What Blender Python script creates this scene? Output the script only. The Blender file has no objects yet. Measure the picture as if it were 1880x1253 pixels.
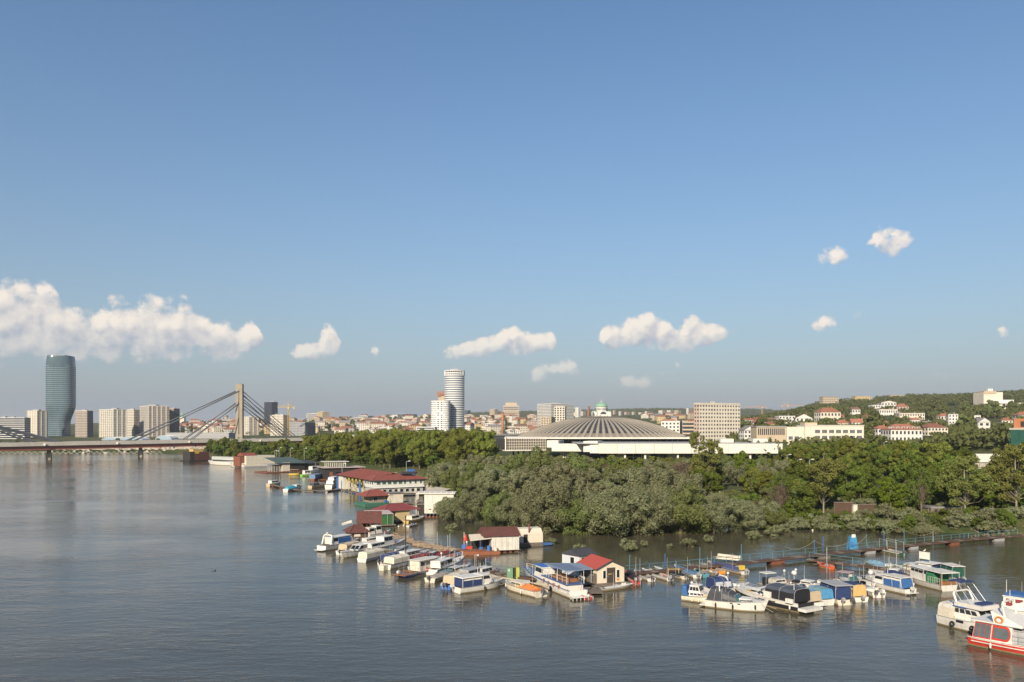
import bpy, math, random
import numpy as np
from mathutils import Vector
R = math.radians
random.seed(7)
SC = bpy.context.scene
COL = SC.collection
# ------------------------------------------------------------------ camera, sky, sun, exposure
F, CX, HY, H = 1500.0, 940.0, 784.0, 24.0          # focal length and horizon of the 1880 px wide photograph, eye height (m)
cam = bpy.data.cameras.new('camera')
cam.sensor_width = 36.0
cam.lens = 36.0 * F / 1880.0
cam.shift_y = (HY - 626.5) / 1880.0
cam.clip_start = 0.5
cam.clip_end = 40000
camo = bpy.data.objects.new('camera', cam)
COL.objects.link(camo)
camo.location = (0, 0, H)
camo.rotation_euler = (R(90), 0, 0)
SC.camera = camo

SUN_EL, SUN_AZ = R(27), R(20)                       # sun behind the camera, to its left
to_sun = Vector((-math.sin(SUN_AZ) * math.cos(SUN_EL), -math.cos(SUN_AZ) * math.cos(SUN_EL), math.sin(SUN_EL)))
sun = bpy.data.lights.new('sun', 'SUN')
sun.energy = 5.0
sun.angle = R(0.6)
sun.color = (1.0, 0.87, 0.69)
suno = bpy.data.objects.new('sun', sun)
COL.objects.link(suno)
suno.rotation_euler = to_sun.to_track_quat('Z', 'Y').to_euler()

W_ = bpy.data.worlds.new('World')
SC.world = W_
W_.use_nodes = True
nt = W_.node_tree
N = nt.nodes
N.clear()
def lk(a, b, tree=None): (tree or nt).links.new(a, b)
def node(tree, typ, **kw):
    n = tree.nodes.new(typ)
    for k, v in kw.items():
        if k in ('op',): n.operation = v
        elif k == 'inp':
            for i, x in v.items(): n.inputs[i].default_value = x
        else: setattr(n, k, v)
    return n
def mth(tree, op, a, b=None, c=None, clamp=False):
    n = tree.nodes.new('ShaderNodeMath'); n.operation = op; n.use_clamp = clamp
    for i, x in enumerate((a, b, c)):
        if x is None: continue
        if isinstance(x, (int, float)): n.inputs[i].default_value = x
        else: tree.links.new(x, n.inputs[i])
    return n.outputs[0]
# cloud field: a node group that gives the density of cumulus cloud in a direction (azimuth, elevation in radians)
def pxdir(x, y):
    az = math.atan((x - CX) / F)
    return az, math.atan((HY - y) / F * math.cos(az))
# outline of the cumulus heaps as (px, top row, base row) of the photograph, turned into azimuth and elevation
LOW = [(-200, 520, 668), (-60, 505, 668), (0, 500, 668), (40, 525, 668), (66, 508, 668), (100, 532, 665), (130, 566, 664), (155, 574, 662), (200, 552, 662), (250, 543, 662), (300, 552, 662), (340, 546, 660), (368, 580, 660), (400, 588, 660), (440, 604, 657),
       (465, 590, 650), (480, 612, 630), (490, 630, 630), (528, 652, 652), (545, 638, 656), (575, 630, 657), (595, 596, 656), (615, 604, 650), (630, 628, 628), (672, 648, 648), (688, 638, 657), (704, 648, 648),
       (785, 650, 650), (820, 640, 656), (860, 632, 656), (900, 616, 653), (945, 600, 649), (980, 614, 646), (1010, 611, 640), (1030, 628, 628), (1095, 620, 620), (1113, 592, 637), (1150, 590, 639), (1186, 570, 639), (1215, 585, 641), (1240, 603, 643),
       (1272, 580, 641), (1300, 598, 630), (1340, 604, 618), (1370, 612, 612), (1478, 595, 595), (1505, 586, 604), (1530, 584, 604), (1548, 592, 592), (1556, 577, 577), (1578, 562, 582), (1602, 574, 574), (1812, 612, 612), (1840, 600, 620), (1866, 611, 611), (2100, 612, 612)]
HIGH = [(-200, 690, 690), (945, 690, 690), (980, 678, 697), (1015, 668, 692), (1035, 656, 690), (1060, 674, 690), (1080, 685, 685), (1115, 704, 704), (1160, 690, 713), (1195, 690, 709), (1214, 682, 688), (1238, 667, 686), (1260, 678, 678),
        (1490, 470, 470), (1510, 459, 481), (1535, 456, 484), (1566, 466, 472), (1578, 462, 462), (1594, 442, 442), (1606, 426, 457), (1626, 413, 469), (1650, 428, 464), (1672, 430, 448), (1696, 436, 436), (1700, 684, 684), (1735, 677, 693), (1765, 684, 684), (2100, 684, 684)]
g = bpy.data.node_groups.new('cumulus', 'ShaderNodeTree')
g.interface.new_socket('P', in_out='INPUT', socket_type='NodeSocketVector')
g.interface.new_socket('Density', in_out='OUTPUT', socket_type='NodeSocketFloat')
gi = g.nodes.new('NodeGroupInput'); go = g.nodes.new('NodeGroupOutput')
nz = node(g, 'ShaderNodeTexNoise', inp={'Scale': 40.0, 'Detail': 7.0, 'Roughness': .66})
lk(gi.outputs[0], nz.inputs['Vector'], g)
sp = g.nodes.new('ShaderNodeSeparateXYZ'); lk(gi.outputs[0], sp.inputs[0], g)
ax = mth(g, 'ADD', sp.outputs[0], mth(g, 'MULTIPLY', mth(g, 'SUBTRACT', nz.outputs[0], .5), .016))
ey = sp.outputs[1]
AZ0, AZR, ELR = -.7, 1.4, .3
def curve(pts):
    c = g.nodes.new('ShaderNodeFloatCurve'); cv = c.mapping.curves[0]
    c.mapping.use_clip = False
    pts = sorted(pts)
    cv.points[0].location = pts[0]; cv.points[-1].location = pts[-1]
    for p in pts[1:-1]: cv.points.new(*p)
    for p in cv.points: p.handle_type = 'VECTOR'
    c.mapping.update()
    lk(mth(g, 'DIVIDE', mth(g, 'SUBTRACT', ax, AZ0), AZR), c.inputs['Value'], g)
    return mth(g, 'MULTIPLY', c.outputs[0], ELR)
acc = None
for prof in (LOW, HIGH):
    cc, hh = [], []
    for (x, y0, y1) in prof:
        a_, e0 = pxdir(x, y0); e1 = pxdir(x, y1)[1]; u = (a_ - AZ0) / AZR
        cc.append((u, (e0 + e1) / 2 / ELR)); hh.append((u, (e0 - e1) / 2 / ELR))
    c_, h_ = curve(cc), curve(hh)
    t = mth(g, 'DIVIDE', mth(g, 'SUBTRACT', ey, c_), mth(g, 'ADD', h_, .0035))
    b = mth(g, 'SUBTRACT', 1.0, mth(g, 'MULTIPLY', t, t))
    b = mth(g, 'MULTIPLY', mth(g, 'MAXIMUM', b, -1.0), mth(g, 'MULTIPLY', h_, 130.0, clamp=True))
    b = mth(g, 'SUBTRACT', b, mth(g, 'SUBTRACT', .6, mth(g, 'MULTIPLY', h_, 90.0), clamp=True))
    acc = b if acc is None else mth(g, 'MAXIMUM', acc, mth(g, 'MULTIPLY', b, .66))
# the same fair-weather heaps go on round the rest of the horizon
n2 = node(g, 'ShaderNodeTexNoise', inp={'Scale': 5.0, 'Detail': 2.0})
lk(gi.outputs[0], n2.inputs['Vector'], g)
band = mth(g, 'SUBTRACT', 1.0, mth(g, 'MULTIPLY', mth(g, 'ABSOLUTE', mth(g, 'SUBTRACT', ey, .12)), 10.0), clamp=True)
side = mth(g, 'MULTIPLY', mth(g, 'SUBTRACT', mth(g, 'ABSOLUTE', ax), .6), 8.0, clamp=True)
els = mth(g, 'MULTIPLY', mth(g, 'SUBTRACT', n2.outputs[0], .45), 5.0)
els = mth(g, 'SUBTRACT', els, mth(g, 'MULTIPLY', mth(g, 'SUBTRACT', 1.0, mth(g, 'MULTIPLY', band, side)), 3.0))
acc = mth(g, 'MAXIMUM', mth(g, 'SUBTRACT', acc, side), els)
vo = g.nodes.new('ShaderNodeTexVoronoi'); vo.voronoi_dimensions = '2D'; vo.feature = 'F1'; vo.normalize = False      # cauliflower billows
for k_, v_ in (('Scale', 46.0), ('Detail', 1.5), ('Roughness', .5)): vo.inputs[k_].default_value = v_
wv = g.nodes.new('ShaderNodeCombineXYZ'); lk(ax, wv.inputs[0], g); lk(mth(g, 'ADD', ey, mth(g, 'MULTIPLY', mth(g, 'SUBTRACT', nz.outputs[0], .5), .01)), wv.inputs[1], g); lk(wv.outputs[0], vo.inputs['Vector'], g)
den = mth(g, 'ADD', mth(g, 'MULTIPLY', acc, .9), mth(g, 'MULTIPLY', mth(g, 'SUBTRACT', nz.outputs[0], .5), 1.9))
den = mth(g, 'ADD', den, mth(g, 'MULTIPLY', mth(g, 'SUBTRACT', .72, vo.outputs['Distance']), .75))
den = mth(g, 'MULTIPLY', den, mth(g, 'MULTIPLY', mth(g, 'ADD', acc, .3), 3.0, clamp=True))
lk(den, go.inputs[0], g)

tc = N.new('ShaderNodeTexCoord')
sep = N.new('ShaderNodeSeparateXYZ'); lk(tc.outputs['Generated'], sep.inputs[0])
az = mth(nt, 'ARCTAN2', sep.outputs[0], sep.outputs[1])
el = mth(nt, 'ARCSINE', sep.outputs[2])
def cloud(da, de):
    c = N.new('ShaderNodeCombineXYZ')
    lk(mth(nt, 'ADD', az, da), c.inputs[0]); lk(mth(nt, 'ADD', el, de), c.inputs[1])
    q = N.new('ShaderNodeGroup'); q.node_tree = g
    lk(c.outputs[0], q.inputs[0])
    return q.outputs[0]
d0 = cloud(0, 0); d1 = cloud(-.006, .012)
alpha = N.new('ShaderNodeMapRange'); alpha.interpolation_type = 'SMOOTHSTEP'
lk(d0, alpha.inputs[0]); alpha.inputs[1].default_value = .03; alpha.inputs[2].default_value = .62
lit = mth(nt, 'ADD', mth(nt, 'MULTIPLY', mth(nt, 'SUBTRACT', d0, d1), .62), .5, clamp=True)
sky = N.new('ShaderNodeTexSky')
sky.sky_type = 'NISHITA'; sky.sun_disc = False
sky.sun_elevation = SUN_EL; sky.sun_rotation = R(180) + SUN_AZ
sky.air_density = 1.15; sky.dust_density = .5; sky.ozone_density = 3.5; sky.altitude = 80
cm = N.new('ShaderNodeMix'); cm.data_type = 'RGBA'
cm.inputs[6].default_value = (3.6, 3.85, 4.6, 1); cm.inputs[7].default_value = (8.6, 7.7, 6.7, 1)
lk(lit, cm.inputs[0])
mx = N.new('ShaderNodeMix'); mx.data_type = 'RGBA'
low = mth(nt, 'MULTIPLY', mth(nt, 'SUBTRACT', el, .02), 11.0, clamp=True)      # heaps near the horizon drown in the haze
al2 = mth(nt, 'MULTIPLY', mth(nt, 'MULTIPLY', alpha.outputs[0], .88), low)
hzm = N.new('ShaderNodeMix'); hzm.data_type = 'RGBA'                              # thick summer air low in the sky, all round
hzm.inputs[7].default_value = (2.5, 2.9, 3.55, 1)
lk(mth(nt, 'POWER', 2.718, mth(nt, 'DIVIDE', mth(nt, 'MAXIMUM', el, 0.0), -.19)), hzm.inputs[0]); hsv = N.new('ShaderNodeHueSaturation'); hsv.inputs['Saturation'].default_value = 1.1; hsv.inputs['Value'].default_value = 1.03
lk(sky.outputs[0], hsv.inputs['Color']); lk(hsv.outputs[0], hzm.inputs[6])
lk(al2, mx.inputs[0]); lk(hzm.outputs[2], mx.inputs[6]); lk(cm.outputs[2], mx.inputs[7])
bg = N.new('ShaderNodeBackground'); bg.inputs[1].default_value = .088
lk(mx.outputs[2], bg.inputs[0])
W_.cycles.sampling_method = 'MANUAL'; W_.cycles.sample_map_resolution = 256
wo = N.new('ShaderNodeOutputWorld'); lk(bg.outputs[0], wo.inputs[0])

SC.view_settings.view_transform = 'Standard'
SC.view_settings.look = 'None'
SC.view_settings.exposure = 0.45
SC.view_settings.gamma = 1.0
SC.view_settings.use_curve_mapping = False
SC.render.engine = 'CYCLES'
cy = SC.cycles
cy.use_denoising = True
cy.max_bounces = 6; cy.diffuse_bounces = 2; cy.glossy_bounces = 3; cy.transmission_bounces = 3
cy.volume_bounces = 0; cy.transparent_max_bounces = 6
cy.sample_clamp_indirect = 4.0
cy.caustics_reflective = False; cy.caustics_refractive = False

# ------------------------------------------------------------------ helpers
def Wp(x, y, z=0.0):
    """point at height z seen at pixel (x, y) of the photograph"""
    Y = F * (H - z) / (y - HY)
    return Vector(((x - CX) / F * Y, Y, z))
def PY(x, Y, z=0.0): return Vector(((x - CX) / F * Y, Y, z))
def zt(y, Y): return H + (HY - y) * Y / F

class MB:
    """collects shapes of one piece"""
    def __init__(s): s.v = []; s.f = []; s.m = []; s.st = []
    def add(s, vs, fs, mi=0):
        o = len(s.v); s.st.append((o, len(s.f)))
        s.v += [tuple(v) for v in vs]
        s.f += [tuple(i + o for i in f) for f in fs]
        s.m += [mi] * len(fs)
        return s
    def hexa(s, b, t, mi=0):
        return s.add(list(b) + list(t), [(3, 2, 1, 0), (4, 5, 6, 7), (0, 1, 5, 4), (1, 2, 6, 5), (2, 3, 7, 6), (3, 0, 4, 7)], mi)
    def box(s, x0, y0, z0, x1, y1, z1, mi=0):
        return s.hexa([(x0, y0, z0), (x1, y0, z0), (x1, y1, z0), (x0, y1, z0)], [(x0, y0, z1), (x1, y0, z1), (x1, y1, z1), (x0, y1, z1)], mi)
    def tube(s, p0, p1, r, n=6, r1=None, mi=0, caps=True):
        p0 = Vector(p0); p1 = Vector(p1); r1 = r if r1 is None else r1
        d = (p1 - p0)
        if d.length < 1e-6: return s
        d.normalize()
        a = d.orthogonal().normalized(); b = d.cross(a)
        vs = []
        for p, q in ((p0, r), (p1, r1)):
            for k in range(n):
                t = 2 * math.pi * k / n
                vs.append(p + (a * math.cos(t) + b * math.sin(t)) * q)
        fs = [(k, (k + 1) % n, n + (k + 1) % n, n + k) for k in range(n)]
        if caps: fs += [tuple(range(n - 1, -1, -1)), tuple(range(n, 2 * n))]
        return s.add(vs, fs, mi)
    def path(s, pts, r, n=5, mi=0):
        for a, b in zip(pts[:-1], pts[1:]): s.tube(a, b, r, n, mi=mi)
        return s
    def loft(s, rings, closed=True, cap0=True, cap1=True, mis=None):
        n = len(rings[0]); vs = [p for r in rings for p in r]; fs = []; ms = []
        for i in range(len(rings) - 1):
            for k in range(n if closed else n - 1):
                k2 = (k + 1) % n
                fs.append((i * n + k, i * n + k2, (i + 1) * n + k2, (i + 1) * n + k)); ms.append(mis[k] if mis else 0)
        if cap0: fs.append(tuple(range(n - 1, -1, -1))); ms.append(0)
        if cap1: fs.append(tuple(range((len(rings) - 1) * n, len(rings) * n))); ms.append(0)
        o = len(s.m); s.add(vs, fs); s.m[o:] = ms
        return s
    def pane(s, face, u0, u1, v0, v1, a=-.03, b=.04, mi=0):
        """thin slab on a wall face (bl, br, tr, tl), proud by b"""
        bl, br, tr, tl = [Vector(p) for p in face]
        n = (br - bl).cross(tl - bl).normalized()
        def P(u, v): return (bl * (1 - u) + br * u) * (1 - v) + (tl * (1 - u) + tr * u) * v
        q = [P(u0, v0), P(u1, v0), P(u1, v1), P(u0, v1)]
        return s.hexa([p + n * a for p in q], [p + n * b for p in q], mi)
    def sphere(s, c, r, n=8, m=5, mi=0, sz=1.0):
        c = Vector(c); rings = []
        for i in range(1, m):
            t = math.pi * i / m
            rings.append([c + Vector((math.cos(2 * math.pi * k / n) * math.sin(t), math.sin(2 * math.pi * k / n) * math.sin(t), -math.cos(t) * sz)) * r for k in range(n)])
        return s.loft(rings)
    def each(s, name, mats, parent=None):
        """one object for every shape added"""
        st = s.st + [(len(s.v), len(s.f))]
        for (a, b), (c, d) in zip(st[:-1], st[1:]):
            q = MB(); q.add(s.v[a:c], [tuple(i - a for i in f) for f in s.f[b:d]]); q.build(name, mats, parent)
    def build(s, name, mats, parent=None, smooth=False):
        me = bpy.data.meshes.new(name)
        me.from_pydata(s.v, [], s.f)
        if not isinstance(mats, (list, tuple)): mats = [mats]
        for m in mats: me.materials.append(m)
        if len(mats) > 1: me.polygons.foreach_set('material_index', s.m)
        if smooth: me.polygons.foreach_set('use_smooth', [True] * len(me.polygons))
        me.update()
        return link(name, me, parent)
def link(name, me, parent=None):
    o = bpy.data.objects.new(name, me)
    COL.objects.link(o)
    if parent is not None: o.parent = parent
    return o
def tag(o, label, cat, group=None):
    o['label'] = label; o['category'] = cat
    if group: o['group'] = group
    return o
def root(name, label, cat, loc=(0, 0, 0), rz=0.0, group=None):
    o = bpy.data.objects.new(name, None)
    COL.objects.link(o); o.location = loc; o.rotation_euler = (0, 0, rz)
    o.empty_display_size = .5
    return tag(o, label, cat, group)
def struct(o): o['kind'] = 'structure'; return o
def stuff(o): o['kind'] = 'stuff'; return o

MATS = {}
def mat(name, rgb, rough=.6, var=.18, scale=1.5, bump=0.0, bscale=20.0, metal=0.0, spec=.4, streak=0.0, obvar=0.0, alpha=None):
    """painted / weathered surface: base colour with blotches, optional vertical dirt streaks and bump"""
    if name in MATS: return MATS[name]
    m = bpy.data.materials.new(name); m.use_nodes = True
    t = m.node_tree; b = t.nodes['Principled BSDF']
    b.inputs['Roughness'].default_value = rough; b.inputs['Metallic'].default_value = metal
    b.inputs['Specular IOR Level'].default_value = spec
    co = t.nodes.new('ShaderNodeTexCoord')
    nz = node(t, 'ShaderNodeTexNoise', inp={'Scale': scale, 'Detail': 5.0, 'Roughness': .6})
    lk(co.outputs['Object'], nz.inputs['Vector'], t)
    f = mth(t, 'ADD', mth(t, 'MULTIPLY', mth(t, 'SUBTRACT', nz.outputs[0], .5), var * 2.6), 1.0)
    if streak:
        mp = t.nodes.new('ShaderNodeMapping'); mp.inputs['Scale'].default_value = (3.0, 3.0, .25)
        lk(co.outputs['Object'], mp.inputs[0], t)
        n2 = node(t, 'ShaderNodeTexNoise', inp={'Scale': 1.3, 'Detail': 4.0})
        lk(mp.outputs[0], n2.inputs['Vector'], t)
        f = mth(t, 'MULTIPLY', f, mth(t, 'SUBTRACT', 1.0, mth(t, 'MULTIPLY', mth(t, 'SUBTRACT', n2.outputs[0], .5, clamp=True), streak * 4)))
    if obvar:
        oi = t.nodes.new('ShaderNodeObjectInfo')
        f = mth(t, 'MULTIPLY', f, mth(t, 'ADD', mth(t, 'MULTIPLY', mth(t, 'SUBTRACT', oi.outputs['Random'], .5), obvar), 1.0))
    vm = t.nodes.new('ShaderNodeVectorMath'); vm.operation = 'SCALE'
    vm.inputs[0].default_value = rgb; lk(f, vm.inputs['Scale'], t)
    lk(vm.outputs[0], b.inputs['Base Color'], t)
    if bump:
        n3 = node(t, 'ShaderNodeTexNoise', inp={'Scale': bscale, 'Detail': 4.0})
        lk(co.outputs['Object'], n3.inputs['Vector'], t)
        bp = t.nodes.new('ShaderNodeBump'); bp.inputs['Strength'].default_value = bump; bp.inputs['Distance'].default_value = .1
        lk(n3.outputs[0], bp.inputs['Height'], t); lk(bp.outputs[0], b.inputs['Normal'], t)
    if alpha is not None: b.inputs['Alpha'].default_value = alpha
    MATS[name] = m
    return m
WHITE = mat('white_gelcoat', (.66, .63, .565), .35, .14, 1.2, streak=.22)
CREAM = mat('cream_paint', (.64, .58, .46), .5, .16, 1.0, streak=.25)
OFFW = mat('weathered_white', (.58, .55, .48), .6, .22, .8, streak=.35)
GREYW = mat('grey_paint', (.33, .33, .33), .6, .15, 1.0, streak=.2)
NAVY = mat('navy_canvas', (.022, .04, .115), .8, .25, 2.0, .5, 4.0)
BLUE = mat('blue_canvas', (.035, .11, .28), .75, .25, 2.0, .5, 4.0)
SKYB = mat('light_blue_canvas', (.07, .24, .42), .7, .25, 2.0, .5, 4.0)
TEAL = mat('teal_paint', (.06, .24, .30), .55, .25, 3.0)
RAILB = mat('blue_green_paint', (.085, .19, .235), .55, .25, 3.0)
BLUEP = mat('blue_paint', (.045, .14, .42), .5, .2, 2.0, streak=.3)
TAN = mat('tan_canvas', (.47, .37, .24), .85, .2, 2.0, .5, 4.0)
YTAN = mat('ochre_canvas', (.50, .34, .13), .85, .15, 2.0, .4, 4.0)
LTAN = mat('pale_canvas', (.58, .52, .41), .85, .15, 2.0, .5, 4.0)
BLACK = mat('black_canvas', (.016, .016, .019), .75, .3, 2.0, .5, 4.0)
CHAR = mat('charcoal_canvas', (.05, .052, .06), .8, .25, 2.0, .5, 4.0)
MAROON = mat('maroon_canvas', (.19, .028, .03), .75, .25, 2.0, .5, 4.0)
RED = mat('red_paint', (.50, .045, .028), .4, .15, 1.5, streak=.2)
ORANGE = mat('orange_canvas', (.58, .19, .05), .75, .25, 2.0, .5, 4.0)
GREEN = mat('green_canvas', (.025, .16, .07), .75, .25, 2.0, .5, 4.0)
DGREEN = mat('dark_green_paint', (.012, .07, .045), .6, .2, 2.0)
YELLOW = mat('yellow_paint', (.60, .42, .04), .55, .2, 2.0)
WOOD = mat('varnished_wood', (.24, .105, .04), .55, .25, 4.0)
GWOOD = mat('grey_wood', (.17, .14, .11), .85, .35, 2.5, .4, 10)
BWOOD = mat('brown_boards', (.085, .05, .033), .8, .3, 2.0, .3, 8)
RUST = mat('rusty_steel', (.20, .075, .04), .85, .4, 1.5, .3, 8)
STEEL = mat('stainless_tube', (.55, .55, .54), .3, .1, 2.0, metal=.7)
GALV = mat('galvanised', (.36, .37, .37), .55, .2, 2.0, metal=.2)
GLASS = mat('dark_glass', (.012, .016, .022), .06, .2, .6, spec=.8)
BGLASS = mat('blue_glass', (.02, .035, .06), .06, .2, .6, spec=.9)
RUBBER = mat('black_rubber', (.02, .02, .02), .7, .2, 3.0)
MOTOR = mat('motor_grey', (.10, .10, .11), .4, .2, 3.0)
DARK = mat('dark_interior', (.035, .03, .026), .9, .4, 1.5)
ROPE = mat('rope', (.40, .34, .24), .9, .2, 3.0)
ROOFR = mat('red_sheet_roof', (.235, .07, .05), .7, .3, .7, streak=.35)
ROOFB = mat('brown_roof', (.12, .048, .037), .75, .35, .9, .3, 9, streak=.4)
CONC = mat('concrete', (.36, .33, .28), .85, .2, .25, streak=.3)
CONCD = mat('dirty_concrete', (.24, .215, .18), .9, .3, .2, streak=.4)
HWHITE = mat('hall_white', (.66, .62, .53), .6, .14, .12, streak=.3)
# ------------------------------------------------------------------ the setting: land, water, haze
SHORE = [(-2500, 833), (-300, 833), (0, 832.5), (250, 832), (372, 833.5), (424, 843), (500, 848.5), (560, 855), (640, 864), (740, 876), (800, 884),
         (852, 896), (858, 915), (850, 930), (880, 940), (960, 946), (1040, 950), (1130, 952), (1280, 952), (1400, 952), (1470, 962), (1560, 972),
         (1690, 976), (1800, 983), (1885, 984), (2300, 1000), (3200, 1030)]
poly = [tuple(Wp(x, y)[:2]) for x, y in SHORE]
poly = [(-12000, poly[0][1])] + poly + [(12000, poly[-1][1]), (12000, 14000), (-12000, 14000)]
PX_ = np.array([p[0] for p in poly]); PY_ = np.array([p[1] for p in poly])
def shore_dist(X, Y):
    """signed distance to the bank line, positive on land"""
    X = np.asarray(X, float); Y = np.asarray(Y, float)
    best = np.full(X.shape, 1e12); ins = np.zeros(X.shape, bool)
    for i in range(len(PX_)):
        x0, y0 = PX_[i], PY_[i]; x1, y1 = PX_[(i + 1) % len(PX_)], PY_[(i + 1) % len(PX_)]
        dx, dy = x1 - x0, y1 - y0
        t = np.clip(((X - x0) * dx + (Y - y0) * dy) / (dx * dx + dy * dy), 0, 1)
        best = np.minimum(best, (X - x0 - t * dx) ** 2 + (Y - y0 - t * dy) ** 2)
        c = (y0 > Y) != (y1 > Y)
        with np.errstate(divide='ignore', invalid='ignore'):
            ins ^= c & (X < (x1 - x0) * (Y - y0) / (y1 - y0 + 1e-12) + x0)
    return np.sqrt(best) * np.where(ins, 1, -1)
GC = np.array([-2500, -600, 0, 300, 600, 900, 1200, 1400, 1500, 1600, 1750, 1900, 2500, 4000.]) 
GR = np.array([0, 200, 300, 450, 600, 800, 1000, 1300, 1600, 2000, 2500, 3500, 6000, 12000.])
GT = np.array([
    [2, 2, 2, 2, 2, 2, 2, 2, 2, 2, 2, 2, 2, 2],
    [2, 2, 2, 2, 2, 2, 2, 2, 2.2, 2.5, 2.5, 3, 3, 3],
    [2, 2, 2, 2, 2, 2.5, 2.5, 3, 3.5, 4, 5, 6, 8, 8],
    [2, 2, 2, 2, 2.5, 3, 3.5, 4, 6, 8, 10, 12, 14, 14],
    [3, 3, 3, 3, 3, 4, 5, 11, 13, 15, 16, 18, 22, 22],
    [3, 3, 3, 3, 4, 5, 7, 18, 21, 21, 22, 25, 34, 34],
    [4, 4, 4, 4, 5, 6, 9, 25, 29, 31, 32, 37, 48, 48],
    [4, 4, 4, 5, 8, 10, 14, 31, 46, 50, 53, 58, 75, 75],
    [5, 5, 5, 7, 12, 15, 22, 36, 62, 71, 80, 91, 95, 95],
    [8, 8, 8, 16, 24, 30, 38, 44, 52, 62, 72, 84, 90, 90],
    [16, 16, 16, 30, 40, 48, 52, 52, 54, 58, 60, 60, 60, 60],
    [24, 24, 30, 44, 52, 60, 74, 72, 66, 60, 60, 60, 60, 60],
    [30, 30, 30, 40, 50, 110, 138, 132, 100, 60, 60, 60, 60, 60],
    [30] * 14], float)
def ground(X, Y):
    X = np.asarray(X, float); Y = np.asarray(Y, float)
    u = CX + F * X / np.maximum(Y, 60)
    ci = np.clip(np.searchsorted(GC, u) - 1, 0, len(GC) - 2); ri = np.clip(np.searchsorted(GR, Y) - 1, 0, len(GR) - 2)
    fu = np.clip((u - GC[ci]) / (GC[ci + 1] - GC[ci]), 0, 1); fv = np.clip((Y - GR[ri]) / (GR[ri + 1] - GR[ri]), 0, 1)
    z = (GT[ri, ci] * (1 - fu) + GT[ri, ci + 1] * fu) * (1 - fv) + (GT[ri + 1, ci] * (1 - fu) + GT[ri + 1, ci + 1] * fu) * fv
    z = z + np.sin(X * .013 + Y * .007) * np.minimum(z * .05, 2.5) + np.sin(X * .041 - Y * .023) * np.minimum(z * .02, .8)
    d = shore_dist(X, Y)
    k = np.clip((d + 6) / 14, 0, 1); k = k * k * (3 - 2 * k)
    return -2.5 + (z + 2.5) * k
def gz(X, Y): return float(ground(np.array([X]), np.array([Y]))[0])
def gpx(x, Y): X = (x - CX) / F * Y; return gz(X, Y)

def terrain():
    us = np.concatenate([np.linspace(-9, -.9, 14)[:-1], np.linspace(-.9, .9, 241), np.linspace(.9, 9, 14)[1:]])
    ys = np.concatenate([[-600, 0, 70], np.geomspace(120, 12000, 190)])
    U, Yg = np.meshgrid(us, ys)
    X = np.clip(U * np.maximum(Yg, 120), -11900, 11900)
    Z = ground(X, Yg)
    n, m = X.shape
    idx = np.arange(n * m).reshape(n, m)
    fs = np.stack([idx[:-1, :-1], idx[:-1, 1:], idx[1:, 1:], idx[1:, :-1]], -1).reshape(-1, 4)
    me = bpy.data.meshes.new('ground')
    me.from_pydata(np.stack([X, Yg, Z], -1).reshape(-1, 3).tolist(), [], fs.tolist())
    me.polygons.foreach_set('use_smooth', [True] * len(me.polygons))
    return me
def ground_mat():
    m = bpy.data.materials.new('grass_and_soil'); m.use_nodes = True
    t = m.node_tree; b = t.nodes['Principled BSDF']; b.inputs['Roughness'].default_value = .95; b.inputs['Specular IOR Level'].default_value = .1
    co = t.nodes.new('ShaderNodeTexCoord')
    n1 = node(t, 'ShaderNodeTexNoise', inp={'Scale': .03, 'Detail': 6.0, 'Roughness': .65}); lk(co.outputs['Object'], n1.inputs['Vector'], t)
    n2 = node(t, 'ShaderNodeTexNoise', inp={'Scale': .5, 'Detail': 5.0, 'Roughness': .7}); lk(co.outputs['Object'], n2.inputs['Vector'], t)
    r = t.nodes.new('ShaderNodeValToRGB')
    r.color_ramp.elements[0].position = .36; r.color_ramp.elements[0].color = (.035, .055, .018, 1)
    r.color_ramp.elements[1].position = .68; r.color_ramp.elements[1].color = (.20, .155, .095, 1)
    e = r.color_ramp.elements.new(.52); e.color = (.075, .085, .03, 1)
    lk(mth(t, 'ADD', mth(t, 'MULTIPLY', n1.outputs[0], .65), mth(t, 'MULTIPLY', n2.outputs[0], .35)), r.inputs[0], t)
    lk(r.outputs[0], b.inputs['Base Color'], t)
    return m
gm = terrain(); gm.materials.append(ground_mat())
struct(link('ground', gm))

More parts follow.
